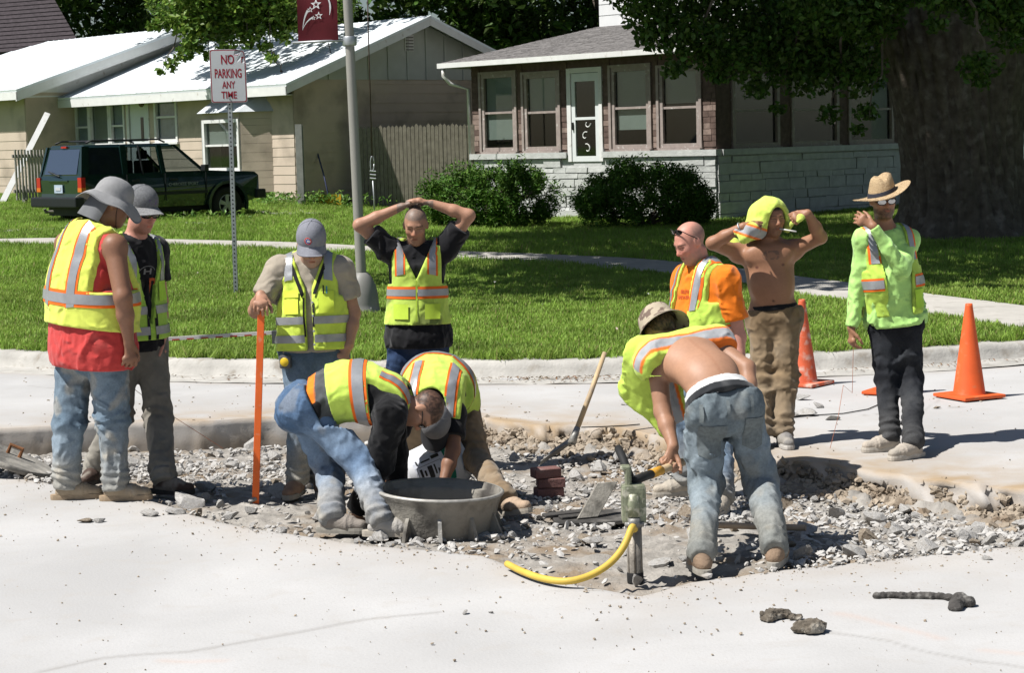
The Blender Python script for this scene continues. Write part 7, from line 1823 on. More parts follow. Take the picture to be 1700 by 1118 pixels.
# ================================================================== 7: man bending behind the ring, facing us
def worker_bending_back():
    H = Human(11.25, PITZ, 1.02, .98, Rg=(700, 800), Lg=(838, 856), Rhip=(708, 668, .55), Lhip=(765, 672, .50), mid=(728, 636, .36), neck=(718, 668, .04), Rsh=(672, 684, .06), Lsh=(752, 688, .04), head=(724, 706, -.06),
              Rel=(652, 738, -.04), Rwr=(640, 800, -.12), Lel=(752, 748, -.08), Lwr=(735, 806, -.20), Rkn=(672, 745, .55), Lkn=(790, 760, .26))
    H.J['Rg'] = at(655, 800, H.Y + .60); H.J['Rg'][2] = PITZ(H.J['Rg'][0], H.J['Rg'][1]); H.J['Ran'] = H.J['Rg'] + V3(0, 0, .095)
    P = new_person(H, 'worker in khaki trousers bending down behind the iron ring, arms inside it')
    f, u = V3(-.15, -.35, -.93), V3(-.05, -.93, .35)
    make_body(H, P, f, u, lambda V: face_paint(H, V, SK_BR, (.02, .015, .012), .05), {'R': dict(curl=.4), 'L': dict(curl=.4)}, cover=((.014, .014, .015), (.21, .145, .085)))
    jeans(H, P, (.21, .145, .085), (.26, .19, .12), (.30, .24, .17), seed=12, m=M_CLOTH, rk=.085, ra=.078, rh=.110, waist=.08, hemz=.045, stain=.3)
    boot(H, 'L', (.75, -.65), P, (.42, .31, .22), (.40, .36, .30), .18, 23); boot(H, 'R', (-.1, -1), P, (.3, .25, .2), (.3, .28, .24), 0, 24)
    shirt(H, 'shirt', P, stained((.014, .014, .015)), .014, .0, 'short', 0, 24, .010, .66)
    v = vest(H, P, stained((.56, .75, .12), None, 0, 16), .050, .06, .02, 25, .008, .04, arm_x=.175, arm_h=.34, vneck=.34, neck_r=.080, chest=.01)
    lay = Laid(v, H); bands(lay, .27, .055, 100, 440, .016); straps(lay, .112, .045, 70, 175, .013)
    cm = mat('cap_plain_grey', (.20, .20, .205), .9, .1, 40, bump=.3, bscale=200); cap(H, P, cm, mat('visor_dark', (.03, .03, .032), .8, .1), .02)

# ================================================================== 8: bare-backed man at the jackhammer
def worker_jackhammer():
    H = Human(9.5, 0.0, 1.0, 1.0, Rg=(1287, 940), Lg=(1166, 952), Rhip=(1228, 668, .03), Lhip=(1168, 676, 0), mid=(1176, 622, .15), neck=(1120, 580, .44), Rsh=(1188, 575, .46), Lsh=(1090, 598, .34), head=(1098, 552, .58),
              Rel=(1240, 612, .30), Rwr=(1247, 680, .14), Lel=(1100, 684, .25), Lwr=(1118, 742, .10), Rkn=(1264, 800, .06), Lkn=(1172, 805, .04))
    P = new_person(H, 'bare-backed worker in faded sagging jeans bending over the jackhammer')
    f, u = V3(-.30, .55, -.78), V3(-.32, .68, .60)
    sp = [RC(H.mid - H.F * .085, H.neck - H.F * .06, .02, .02, .05)]
    def paint(V):
        c = face_paint(H, V, (.41, .225, .14), (.02, .015, .012), .05); q = V - H.mid; l = q @ H.L; b = (q @ H.F) < 0; h = q @ H.U
        m = (.35 * sstep(.014, .004, np.abs(l)) * b * (np.abs(h) < .25))[:, None]; c = c * (1 - m) + c * np.array((.82, .72, .66)) * m
        for a_, w_ in ((H.J['Lel'], 1), (H.J['Lwr'], 1), (H.J['Rel'], 1)):
            m = (.55 * np.exp(-(np.linalg.norm(V - a_, axis=1) / .17) ** 2))[:, None]; c = c * (1 - m) + np.array((.30, .155, .095)) * m
        return c
    make_body(H, P, f, u, paint, {'L': dict(d=(-.35, -.35, -.75), pn=(.35, -.55, .25), curl=.95, size=1.08), 'R': dict(d=(-.3, .1, -1), pn=(-.8, .3, 0), curl=.4)}, 1.0)
    t = jeans(H, P, (.13, .158, .17), (.25, .30, .335), (.28, .265, .225), seed=13, rk=.084, ra=.069, rh=.112, waist=-.02, hemz=.035, fold=.016, stain=.35, fadew=.18)
    o = H.hip; U_ = H.pU
    add_mesh('underwear', surface([RC(o - U_ * .02 - H.pF * .012, o + U_ * .12 - H.pF * .004, .176, .158, .02, H.pF, .80)], .008, [lambda Q_: ((Q_ - o) @ U_) - .085, lambda Q_: -.02 - ((Q_ - o) @ U_)], folds(.005, 16, 8, 1.5), 1), (.62, .62, .61), M_CLOTH, P)
    bl = add_mesh('belt', surface([RC(o - U_ * .05 - H.pF * .018, o + U_ * .05 - H.pF * .014, .188, .182, .02, H.pF, .82)], .007, [lambda Q_: ((Q_ - o) @ U_) - .024 - .05 * ((Q_ - o) @ H.pL), lambda Q_: -.022 - ((Q_ - o) @ U_) + .05 * ((Q_ - o) @ H.pL)], None, 1), stained((.03, .032, .035), (.12, .12, .12), .5, 4, 12), M_CLOTH, P)
    zv = V3(0, 0, 1); lay = Laid(t, H, axis=(H.hip - zv * .5, H.hip + zv * .2)); lay.l = nrm(H.pL - zv * H.pL[2]); lay.f = np.cross(lay.l, zv)
    pm = mat('pocket_denim', (.165, .19, .195), .9, .25, 60, bump=.4, bscale=300); pf_ = mat('pocket_fade', (.34, .27, .20), .9, .2, 20)
    def back_pocket(xc, zt, zb_, w):
        G = []
        for b_ in np.linspace(0, 1, 9):
            k = 1 - .12 * b_; drop = .025 if b_ > .99 else 0
            G.append([lay.cast(lay.A0 + lay.up * (.5 + zt + (zb_ - zt) * b_ - drop * (1 - abs(a))) + lay.l * (xc + a * w * k), -lay.f, .006) for a in np.linspace(-1, 1, 9)])
        return lay.emit('back_pocket', G, pm, t)
    back_pocket(.085, -.085, -.235, .066); back_pocket(-.125, -.055, -.195, .055)
    G = [[lay.cast(lay.A0 + lay.up * (.5 + b_) + lay.l * (-.130 + a * .026 * (1 - .4 * k)), -lay.f, .010) for a in np.linspace(-1, 1, 4)] for k, b_ in enumerate(np.linspace(-.10, -.165, 5) )]
    for xc, zz_ in ((.02, .01), (.15, -.005), (-.10, .03)):
        G2 = [[lay.cast(lay.A0 + lay.up * (.5 + zz_ + b_) + lay.l * (xc + a), -lay.f, .016) for a in (-.008, .008)] for b_ in np.linspace(.03, -.06, 6)]; lay.emit('belt_loop', G2, pm, t)
    boot(H, 'L', (-.15, 1), P, (.27, .19, .13), (.30, .27, .24), 0, 25); boot(H, 'R', (.3, 1), P, (.27, .19, .13), (.34, .32, .28), 0, 26)
    hm = mat('camo_cloth', (.40, .34, .25), .9, .08, 30, noise2=(22, (.16, .115, .09), .52, .55)); 
    hat_shell(H, 'bucket_hat', [(.001, .142), (.04, .141), (.070, .134), (.086, .115), (.092, .08), (.096, .045), (.099, .036), (.118, .016), (.136, -.008), (.142, -.016)], hm, P, 52, ey=1.15)
    # vest pulled up over the shoulders, one side hanging down in front
    nk = H.neck; B_ = -H.F
    pr = [RC(nk - H.U * .075 - H.L * .165, nk - H.U * .075 + H.L * .165, .105, .105, .05), RC(nk - H.U * .02 - H.L * .10, nk - H.U * .02 + H.L * .10, .095, .095, .05), RC(H.J['Lsh'] + B_ * .02, H.J['Lsh'] - H.U * .05 + H.L * .03, .085, .075, .05), RC(H.J['Rsh'] + B_ * .03 - H.L * .03, H.J['Rsh'] - H.U * .12 - H.L * .02, .075, .045, .04),
          RC(at(1072, 592, H.Y + .42), at(1075, 640, H.Y + .50), .11, .13, .04, (.2, 1, 0), .28), RC(at(1078, 640, H.Y + .50), at(1104, 712, H.Y + .50), .14, .05, .04, (.2, 1, 0), .22), RC(at(1120, 640, H.Y + .50), at(1128, 690, H.Y + .48), .05, .03, .04, (.2, 1, 0), .3)]
    cut = [lambda Q_: np.minimum((-.155 - .0 * ((Q_ - nk) @ H.L)) - ((Q_ - nk) @ H.U), (Q_ - nk) @ B_ + .02), lambda Q_: .085 - np.linalg.norm(Q_ - (H.J['Lsh'] * .7 + H.J['Lel'] * .3 - H.U * .02), axis=-1)]
    def vcol(V):
        c = stained((.56, .75, .12), None, 0, 6)(V); s_ = (V - nk) @ H.U; l = (V - nk) @ H.L; bk = (V - nk) @ B_ > -.02
        g = sstep(.004, .0, np.abs(s_ + .105 - .06 * l) - .024) * bk; o_ = sstep(.004, .0, np.abs(np.abs(s_ + .105 - .06 * l) - .032) - .009) * bk
        z = V[:, 2]; hang = ~bk & (V[:, 1] > H.Y + .33); t_ = V[:, 0] - at(1092, 660, H.Y + .5)[0] + .25 * (z - 1.0)
        g2 = sstep(.004, 0, np.abs(t_) - .022) * hang; o2 = sstep(.004, 0, np.abs(np.abs(t_) - .031) - .009) * hang; g, o_ = np.maximum(g, g2), np.maximum(o_, o2)
        c = c * (1 - o_[:, None]) + np.array((.86, .2, .03)) * o_[:, None]; return c * (1 - g[:, None]) + np.array((.36, .37, .38)) * g[:, None]
    add_mesh('vest', surface(pr, .008, cut, folds(.010, 9, 31, .5), 1), vcol, M_CLOTH, P)
    return H
HS = None
for _fn in (worker_sunhat, worker_logo_shirt, worker_hands_on_head, worker_orange, worker_vest_on_head, worker_bending_back, worker_bending_front): _fn()
H_ST = worker_stake(); H_JH = worker_jackhammer(); H_SH = worker_straw_hat()

# ================================================================== things on the site
M_WOODH = mat('ash_handle', (.52, .38, .22), .6, .15, 12, noise2=(9, (.35, .28, .2), .55, .75))
M_STEEL = mat('worn_steel', (.24, .235, .22), .55, .35, 15, metal=.5, bump=.3, noise2=(9, (.42, .40, .36), .5, .65))
# ---- orange stake under the hand of the older man
s0 = gnd(424, 842, lambda x, y: float(floor_z(x, y)) - .01); hw = H_ST.J['Rwr']; s1 = hw + V3(.012, -.075, -.035); s1[1] = s0[1] * .25 + s1[1] * .75
d = nrm(s1 - s0); sx = nrm(np.cross(d, (0, 1, 0))) * .020; sy = nrm(np.cross(d, sx)) * .007
V = [s0 - d * .05 + a * sx + b * sy for a, b in ((-1, -1), (1, -1), (1, 1), (-1, 1))] + [s1 + a * sx + b * sy for a, b in ((-1, -1), (1, -1), (1, 1), (-1, 1))]
o = mesh_obj('survey_stake', V, BOXF, mat('stake_orange', (.86, .16, .03), .6, .10, 9, noise2=(25, (.75, .34, .2), .6, .75))); bevel_mesh(o, .0015); tag(o, 'flat bright orange wooden stake standing in the rubble under a hand', 'stake')
# ---- measuring rod held between two men
a_, b_ = at(262, 564, 12.2), at(462, 552, 12.25); rod = empty('measuring_rod', tuple(a_), 'white and red measuring rod held level between two workers', 'rod'); d = nrm(b_ - a_); L_ = np.linalg.norm(b_ - a_)
fm = Frame(a_, d, (0, -1, 0)); fm.Z = np.cross(d, (0, 1, 0)) * -1 if np.cross(d, (0, 1, 0))[2] < 0 else np.cross(d, (0, 1, 0)); wbox('shaft', fm, (-.06, L_, -.011, .011, -.008, .008), mat('rod_white', (.70, .68, .66), .5, .08, 20), rod)
k = 0
for u in np.arange(0, L_ - .05, .09): wbox('red_mark', fm, (u, u + .045, -.0115, -.003, .0085, .0095), mat('rod_red', (.45, .03, .03), .5, 0), rod)
wbox('end_block', fm, (L_ - .04, L_ + .06, -.07, .012, -.02, .02), mat('rod_grey', (.10, .11, .11), .6, .1), rod)
# ---- cast iron frame ring
rc = gnd(741, 893, lambda x, y: float(floor_z(x, y)) - .02); rc[1] += .06; rc[0] -= .045; RZ = .250
ring = empty('manhole_ring', tuple(rc), 'round cast-iron manhole frame standing in the rubble between the benders', 'manhole frame')
Mt = np.array(Matrix.Rotation(R(3), 3, 'Y')) 
MB().lathe([(.275, .0), (.285, .012), (.292, .05), (.318, .18), (.332, RZ - .03), (.343, RZ - .014), (.344, RZ), (.325, RZ + .003), (.318, RZ - .03), (.285, RZ - .035), (.283, RZ - .06), (.262, .12), (.255, 0)], rc, 64, True, Mt).build('shell', M_IRON, ring, True)
MB().lathe([(.346, RZ - .008), (.347, RZ), (.338, RZ + .005), (.328, RZ + .004)], rc, 64, False, Mt).build('worn_rim', mat('rim_steel', (.44, .42, .38), .45, .25, 30, metal=.4), ring, True)
for a in (-150, -118, -86, -54, -20, 20, 60, 100, 140):
    t = R(a); e = V3(math.cos(t), math.sin(t), 0); s_ = V3(-math.sin(t), math.cos(t), 0) * .010
    V = [rc + e * r + s_ * g + V3(0, 0, z) for g in (-1, 1) for r, z in ((.28, .0), (.375, .0), (.325, .13), (.310, .15))]
    mesh_obj('gusset', V, [(0, 1, 2, 3), (7, 6, 5, 4), (0, 4, 5, 1), (1, 5, 6, 2), (2, 6, 7, 3)], M_STEEL if a in (-86,) else M_IRON, ring)
MB().lathe([(.27, .0), (.39, .0), (.39, .018), (.285, .022)], rc, 48).build('flange', M_IRON, ring)
# ---- white pail lying behind it
p0, p1 = at(668, 796, 11.45), at(760, 757, 11.6); ax = nrm(p1 - p0); pl_ = empty('plastic_pail', tuple(p0), 'white plastic pail with printed label tipped over behind the iron ring', 'pail')
e1 = nrm(np.cross(ax, (0, 1, 0))); e1 = e1 if e1[2] > 0 else -e1; e2 = np.cross(ax, e1); Mp = np.array([e1, e2, ax]).T; LP = .38
M_PAIL = mat('pail_white', (.74, .75, .77), .4, .05, 6)
pb = MB().lathe([(.0, 0), (.128, 0), (.132, .012), (.150, LP - .06), (.158, LP - .055), (.158, LP - .04), (.151, LP - .036), (.153, LP), (.158, LP), (.146, LP - .01), (.13, .02), (.0, .02)], p0, 44, False, Mp).build('bucket', M_PAIL, pl_, True)
front = np.array((0, -1, 0.)); ph0 = math.atan2(front @ e2, front @ e1)
def pp_(t, z, off=.0015): r = .132 + (.150 - .132) * (z - .012) / (LP - .072) + off; return p0 + ax * z + r * (e1 * math.cos(ph0 + t) + e2 * math.sin(ph0 + t))
def label(name, t0, t1, z0, z1, m, off=.0015, n=8):
    V = [pp_(t, z, off) for t in np.linspace(t0, t1, n) for z in (z0, z1)]; return mesh_obj(name, V, [(2 * i, 2 * i + 1, 2 * i + 3, 2 * i + 2) for i in range(n - 1)], m, pb)
sg_ = 1 if (pp_(.3, .2) - pp_(0, .2))[2] > 0 else -1
M_INK = mat('label_black', (.03, .03, .03), .5, 0); M_GRN = mat('label_green', (.015, .20, .13), .5, 0); M_PAPER = mat('label_paper', (.70, .73, .80), .5, .03)
label('label_panel', sg_ * -.75, sg_ * .75, .05, .30, M_PAPER, .001); label('green_band', sg_ * -.75, sg_ * .75, .245, .285, M_GRN, .002)
for z0, z1, t0, t1 in ((.06, .22, -.40, -.385), (.06, .22, .30, .315), (.06, .0625, -.40, .315), (.2175, .22, -.40, .315)): label('label_rule', sg_ * t0, sg_ * t1, z0, z1, M_INK, .0022, 4)
for z0, z1, t0, t1 in ((.075, .09, -.3, .2), (.10, .112, -.15, .1), (.125, .155, -.32, .22), (.165, .175, -.2, .22), (.185, .195, -.3, .0), (.07, .08, .42, .62), (.10, .16, .45, .52), (.17, .22, .45, .6)): label('print_block', sg_ * t0, sg_ * t1, z0, z1, M_INK, .0022, 5)
label('print_block', sg_ * -.2, sg_ * .5, .258, .270, M_PAPER, .003, 6)
MB().tube([p0 + ax * (LP - .05) + .17 * (e1 * math.cos(t) + e2 * math.sin(t)) + ax * (.10 * math.sin((t - ph0 - .4) / 3.14 * 3.14)) for t in np.linspace(ph0 + .4, ph0 + 3.5, 16)], .003, 5).build('handle', M_GALV, pl_, True)
# ---- stack of paving bricks
bz = gnd(915, 829, lambda x, y: float(floor_z(x, y)) + .01); M_BRK = mat('paver_red', (.185, .095, .085), .85, .15, 20, bump=.4, bscale=60, noise2=(8, (.30, .22, .2), .55, .75))
for i, (dx, rot, lab) in enumerate(((.0, .25, 'brown-red paving brick at the bottom of the stack of three'), (.006, .10, 'brown-red paving brick in the middle of the stack of three'), (-.012, .32, 'brown-red paving brick on top of the stack of three'))):
    fm = Frame(bz + V3(dx, .03, .061 * i), (math.cos(rot), math.sin(rot), 0), (math.sin(rot), -math.cos(rot), 0)); o = MB(); 
    o.box(fm, -.085, .085, 0, .058, -.10, .0); o = o.build('paving_brick', M_BRK); bevel_mesh(o, .005, 1); tag(o, lab, 'brick', 'stack of paving bricks')
# ---- dark boards and the leaning plank
pz = gnd(968, 872, lambda x, y: float(floor_z(x, y)) + .01); M_PLATE = mat('tarred_board', (.055, .052, .048), .8, .3, 10, bump=.3, noise2=(7, (.16, .15, .135), .5, .68))
def board(name, c, rot, lx, ly, h, z, tilt, m, lab, cat='board'):
    V = []; cx, sx_ = math.cos(rot), math.sin(rot)
    for zz_ in (0, h):
        for a, b in ((-1, -1), (1, -1), (1, 1), (-1, 1)): V.append(c + V3(a * lx * cx - b * ly * sx_, a * lx * sx_ + b * ly * cx, z + zz_ + tilt * a * lx))
    o = mesh_obj(name, V, BOXF, m); bevel_mesh(o, .004); tag(o, lab, cat); return o
board('wooden_board', pz + V3(.04, .14, 0), .12, .205, .17, .022, .0, .0, M_PLATE, 'dark square board lying flat on the rubble under the leaning plank')
board('wooden_board', pz + V3(-.10, .17, 0), .30, .12, .035, .018, .024, .03, M_PLATE, 'narrow dark board lying on the left of the flat square board')
board('wooden_board', pz + V3(-.03, .10, 0), .32, .10, .030, .016, .024, .02, M_PLATE, 'narrow dark strip lying next to the leaning plank')
q0, q1 = at(975, 868, pz[1] + .06), at(1008, 802, pz[1] + .20); q0[2] = pz[2] + .024
d = q1 - q0; w_ = nrm(V3(1, .35, 0)) * .062; nn = nrm(np.cross(d, w_)) * .011
o = mesh_obj('leaning_plank', [q0 - w_ - nn, q0 + w_ - nn, q0 + w_ + nn, q0 - w_ + nn, q1 - w_ - nn, q1 + w_ - nn, q1 + w_ + nn, q1 - w_ + nn], BOXF, mat('plank_dusty', (.30, .28, .24), .85, .25, 14, bump=.4, noise2=(10, (.14, .13, .11), .5, .65))); bevel_mesh(o, .003); tag(o, 'short dusty plank propped up at a slant on the dark boards', 'plank')
# ---- shovel stuck in the bank
h0, h1 = at(1004, 586, 13.55), at(957, 715, 13.25); shv = empty('shovel', tuple(at(940, 750, 13.1)), 'shovel with pale wooden handle standing in the earth of the far bank', 'shovel')
MB().tube([h0, (h0 + h1) / 2 + V3(.004, 0, 0), h1], [.016, .018, .019], 12).build('handle', M_WOODH, shv, True); d = nrm(h1 - h0); h2 = h1 + d * .10
MB().tube([h1 - d * .02, h1 + d * .03, h2], [.021, .024, .030], 12).build('socket', M_STEEL, shv, True)
V = []; sdx = nrm(np.cross(d, (0, 1, 0))); fwd = nrm(np.cross(sdx, d)); fwd = fwd if fwd[1] < 0 else -fwd; bd = nrm(d * .55 + V3(-.75, -.25, 0))
for i in range(9):
    t = i / 8; wv = .115 * math.sin(min(1, t * 2.2 + .35) * math.pi / 2) * (1 if t < .6 else math.sqrt(max(0, 1 - ((t - .6) / .42) ** 2)))
    for k in range(9):
        s = k / 4 - 1; V.append(h2 + bd * .27 * t + nrm(V3(.25, .9, .1)) * wv * s + V3(0, 0, .035 * s * s * wv / .115 - .02 * t))
V = np.array(V); F_ = [tuple(map(int, f)) for f in grid_faces(9, 9)]; nn = V3(0, 0, -.003); mesh_obj('blade', np.concatenate([V, V + nn]), F_ + [tuple(x + 81 for x in f[::-1]) for f in F_], M_STEEL, shv, True)
# ---- jackhammer and its hose
jb = gnd(1055, 968, lambda x, y: float(floor_z(x, y))); Yj = jb[1]; jt = at(1050, 800, Yj + .02); hand = H_JH.J['Lwr'] + nrm(V3(-.35, -.35, -.75)) * .085 + V3(.02, -.01, -.02)
jk = empty('jackhammer', tuple(jb), 'pneumatic jackhammer with yellow-ringed handle standing on its point', 'jackhammer')
M_JH = mat('hammer_steel', (.26, .235, .20), .6, .4, 12, metal=.4, bump=.4, bscale=50, noise2=(9, (.36, .33, .28), .5, .66)); M_JHG = mat('hammer_paint', (.20, .215, .145), .6, .45, 18, metal=.2, bump=.4, bscale=50, noise2=(22, (.44, .43, .34), .5, .6))
up = nrm(jt - jb); sdv = V3(1, 0, 0); 
def jp(z, x=0, y=0): return jb + up * z + V3(x, y, 0)
HJ = np.linalg.norm(jt - jb); Mj = np.array([V3(1, 0, 0) - up * up[0], np.cross(up, V3(1, 0, 0) - up * up[0]), up]).T
MB().lathe([(.0, -.10), (.022, -.08), (.022, 0), (.036, 0), (.038, .045), (.0365, .05), (.0365, HJ * .62), (.0, HJ * .62)], jb, 24, False, Mj).build('barrel', M_JH, jk, True)
MB().lathe([(.0375, .0), (.039, .01), (.039, .045), (.0375, .05)], jb, 24, False, Mj).build('collar', M_RUBBER, jk, True)
bar = MB()
for gx in (-.033, -.002, .033): bar.tube([jp(.05, gx * .8, -.034 + abs(gx) * .45), jp(HJ * .6, gx * .8, -.034 + abs(gx) * .45)], .0055, 8)
bar.build('side_bolts', M_JH, jk, True)
o = MB(); fm = Frame(jb, (1, 0, 0), (0, -1, 0)); o.box(fm, -.058, .055, HJ * .60, HJ * .98, -.05, .045); o = o.build('head', M_JHG, jk); bevel_mesh(o, .016, 2)
o = MB(); o.box(fm, -.040, -.01, HJ * .95, HJ * 1.15, -.03, .02); o.box(fm, -.06, -.01, HJ * 1.12, HJ * 1.17, -.03, .02); o = o.build('trigger_lug', M_JHG, jk); bevel_mesh(o, .008, 1)
MB().lathe([(.0, .05), (.026, .045), (.030, .0), (.030, -.06), (.0, -.06)], jp(HJ * .80, 0, -.05), 16, False, Mj).build('air_valve', M_JHG, jk, True)
hd0 = jp(HJ * 1.0, .0, .01); g1 = hand + nrm(hand - hd0) * .17
MB().tube([hd0, hd0 + (hand - hd0) * .45], .022, 14).build('handle_stub', M_RUBBER, jk, True)
pA, pB = hd0 + (hand - hd0) * .45, hd0 + (hand - hd0) * .70; MB().tube([pA, pB], .0235, 14).build('yellow_sleeve', mat('sleeve_yellow', (.72, .36, .04), .6, .15, 20, noise2=(30, (.5, .4, .3), .55, .7)), jk, True)
MB().tube([pB, g1], .0205, 14).build('grip', M_WOODH, jk, True)
MB().tube([hd0 + V3(-.01, .02, .02), hd0 + V3(-.04, .16, .10), hd0 + V3(-.05, .22, .12)], .020, 12).build('far_grip', M_RUBBER, jk, True)
hs = [jp(HJ * .62, 0, -.055), jp(HJ * .52, 0, -.06), at(1050, 868, Yj - .08), at(1040, 905, Yj - .12), at(1015, 937, Yj - .18), at(980, 958, Yj - .22), at(940, 969, Yj - .20), at(895, 961, Yj + .02), at(862, 948, Yj + .22), at(842, 937, Yj + .40)]
for i, p in enumerate(hs):
    if i > 5: g_ = gnd(*((940, 969), (895, 961), (862, 948), (842, 937))[i - 6], z=lambda x, y: .03 if y < near_y(x) else float(floor_z(x, y)) + .06); hs[i] = g_
T = np.linspace(0, 1, len(hs)); tt = np.linspace(0, 1, 60); hp = np.stack([np.interp(tt, T, np.array(hs)[:, k]) for k in range(3)], -1)
for _ in range(14): hp[1:-1] = (hp[:-2] + 2 * hp[1:-1] + hp[2:]) / 4
hose = empty('air_hose', tuple(hp[30]), 'yellow rubber air hose curving from the jackhammer onto the slab', 'hose')
MB().tube(hp, .0165, 14).build('tube', mat('hose_yellow', (.62, .43, .075), .55, .12, 10, noise2=(7, (.16, .13, .06), .62, .70)), hose, True)
mb = MB(); mb.tube([jp(HJ * .66, 0, -.054), jp(HJ * .57, 0, -.056)], [.030, .030], 12); mb.tube([jp(HJ * .60, -.045, -.06), jp(HJ * .60, .045, -.06)], .012, 8); mb.tube([jp(HJ * .64, 0, -.054), jp(HJ * .70, 0, -.052)], .018, 10); mb.build('coupling', M_STEEL, hose, True)
# ---- wooden handle lying in the rubble
a_, b_ = gnd(1190, 882, PITZ), gnd(1338, 888, PITZ); o = MB().tube([a_ + V3(0, 0, .03), b_ + V3(0, 0, .035)], .017, 12).build('wooden_pole', mat('old_handle', (.40, .30, .21), .7, .2, 15)); tag(o, 'loose wooden tool handle lying on the rubble between the legs', 'handle')
# ---- round iron cover at the left
c0 = at(18, 770, 12.45); n_ = nrm(V3(.40, .05, .91)); e1 = nrm(np.cross(n_, (0, 1, 0))); e2 = np.cross(n_, e1); Mc = np.array([e1, e2, n_]).T
cov = empty('manhole_cover', tuple(c0), 'round iron manhole cover lying tilted at the left edge of the pit', 'manhole cover')
c0[2] = max(c0[2], .08); MB().lathe([(.0, -.022), (.26, -.022), (.285, -.018), (.29, .0), (.285, .016), (.275, .018), (.27, .012), (.0, .012)], c0, 48, False, Mc).build('disc', mat('cover_iron', (.20, .19, .17), .8, .3, 14, bump=.5, noise2=(6, (.34, .32, .28), .48, .62)), cov, True)
MB().tube([c0 + Mc @ V3(-.03, -.10, .0), c0 + Mc @ V3(-.03, -.10, .07), c0 + Mc @ V3(.05, -.10, .07), c0 + Mc @ V3(.05, -.10, .0)], .014, 8).build('lug', mat('rust', (.20, .09, .04), .9, .3, 12), cov)

# ---- strings
def string(name, pts, lab, r=.0018, m=None):
    o = MB().tube(pts, r, 4).build(name, m or mat('string_orange', (.50, .20, .12), .8, 0)); tag(o, lab, 'string')
hw = H_SH.J['Rwr'] + V3(.01, -.02, -.12)
string('string_line', [hw, hw + V3(-.01, 0, -.3), at(1400, 640, 12.5), at(1392, 690, 12.4), gnd(1378, 745, .004)], 'thin orange string hanging from the hand of the straw-hat worker')
string('string_line', [at(215, 640, 12.0), at(250, 668, 12.1), at(300, 700, 12.3), at(370, 745, 12.6)], 'thin orange string running from the first two workers into the pit')
string('steel_wire', [gnd(x, y, .006) for x, y in ((1290, 697), (1350, 690), (1400, 687), (1440, 680), (1468, 668))], 'thin dark wire lying on the street by the straw-hat worker', .004, M_DKMETAL)
string('steel_wire', [gnd(x, y, .006) for x, y in ((965, 710), (1000, 709), (1040, 707), (1062, 705))], 'thin dark wire lying on the brown earth behind the shovel', .004, M_DKMETAL)

# ================================================================== broken concrete
def rock_mesh(name, seed, n=1, flat=.6, jag=.28):
    bm = bmesh.new(); bmesh.ops.create_icosphere(bm, subdivisions=n, radius=1.0); r = np.random.default_rng(seed)
    planes = [(nrm(r.normal(size=3)), r.uniform(.30, .68)) for _ in range(10)]
    for v in bm.verts:
        p = np.array(v.co)
        for nn, dd in planes:
            k = p @ nn
            if k > dd: p = p - nn * (k - dd)
        p = p * (1 + jag * .12 * r.uniform(-1, 1)); p[2] *= flat; p[1] *= .8; v.co = p * 1.35
    me = bpy.data.meshes.new(name); bm.to_mesh(me); bm.free(); return me
M_ROCK = mat('broken_concrete', (.46, .445, .42), .95, .22, 6, bump=.8, bscale=30, detail=8, noise2=(4, (.33, .30, .26), .54, .72), spec=.1)
M_ROCKB = mat('broken_concrete_brown', (.34, .285, .22), .95, .3, 8, bump=.8, bscale=35, detail=8, noise2=(5, (.20, .15, .105), .5, .7), spec=.1)
RK = [rock_mesh('concrete_chunk', 100 + i, 2, .50 + .08 * (i % 5)) for i in range(12)]
for i, me in enumerate(RK): me.materials.append(M_ROCKB if i % 6 == 5 else M_ROCK)
def rock(p, s, i, lab, group=None, name='concrete_chunk', rz=None, sc=(1, 1, 1), me=None, tilt=.25):
    o = bpy.data.objects.new(name, me or RK[i % len(RK)]); COL.objects.link(o); o.location = p; o.rotation_euler = (rng.uniform(-tilt, tilt), rng.uniform(-tilt, tilt), rng.uniform(0, 6.28) if rz is None else rz); o.scale = (s * sc[0], s * sc[1], s * sc[2])
    tag(o, lab, 'rubble', group); return o
# chunks one can tell apart
NAMED = [((1040, 672), .062, 'grey concrete lump alone on the street behind the jackhammer man'), ((285, 853), .055, 'flat concrete piece with a pale top in front of the brown boots'), ((320, 842), .105, 'largest flat slab chip in front of the brown boots'), ((250, 857), .055, 'left small concrete lump in front of the sun-hat man'), ((143, 867), .04, 'small pointed concrete chip on the slab under the sun-hat man'), ((165, 868), .032, 'thin dark chip beside the pointed concrete chip'),
         ((1328, 664), .06, 'dusty concrete chunk lying behind the khaki trouser leg'), ((1345, 690), .085, 'whitish concrete lump in the pile by the shirtless man'), ((1382, 697), .055, 'brown-edged concrete piece at the right end of the pile'), ((1310, 690), .07, 'grey concrete chunk at the left of the pile by the shirtless man'), ((1360, 676), .05, 'upper concrete piece of the pile by the shirtless man'), ((1272, 700), .06, 'tan concrete chunk behind the jackhammer man'),
         ((1102, 938), .062, 'pale angular concrete chunk beside the jackhammer point'), ((985, 905), .07, 'dark-hollowed chunk left of the hose'), ((1085, 870), .045, 'grey stone standing next to the jackhammer barrel'), ((1555, 678), .03, 'small flat stone on the street before the clean cone'), ((1635, 930), .03, 'small grey stone near the right edge of the slab'), ((815, 1018), .014, 'small brown clod at the centre foreground'), ((772, 1020), .018, 'dark round clod at the centre foreground'), ((800, 892), .05, 'reddish stone in front of the iron ring'), ((690, 902), .045, 'rounded pale stone in front of the bender boot'), ((380, 862), .06, 'concrete chip near the foot of the orange stake'), ((345, 760), .05, 'brown stone in the pit behind the orange stake')]
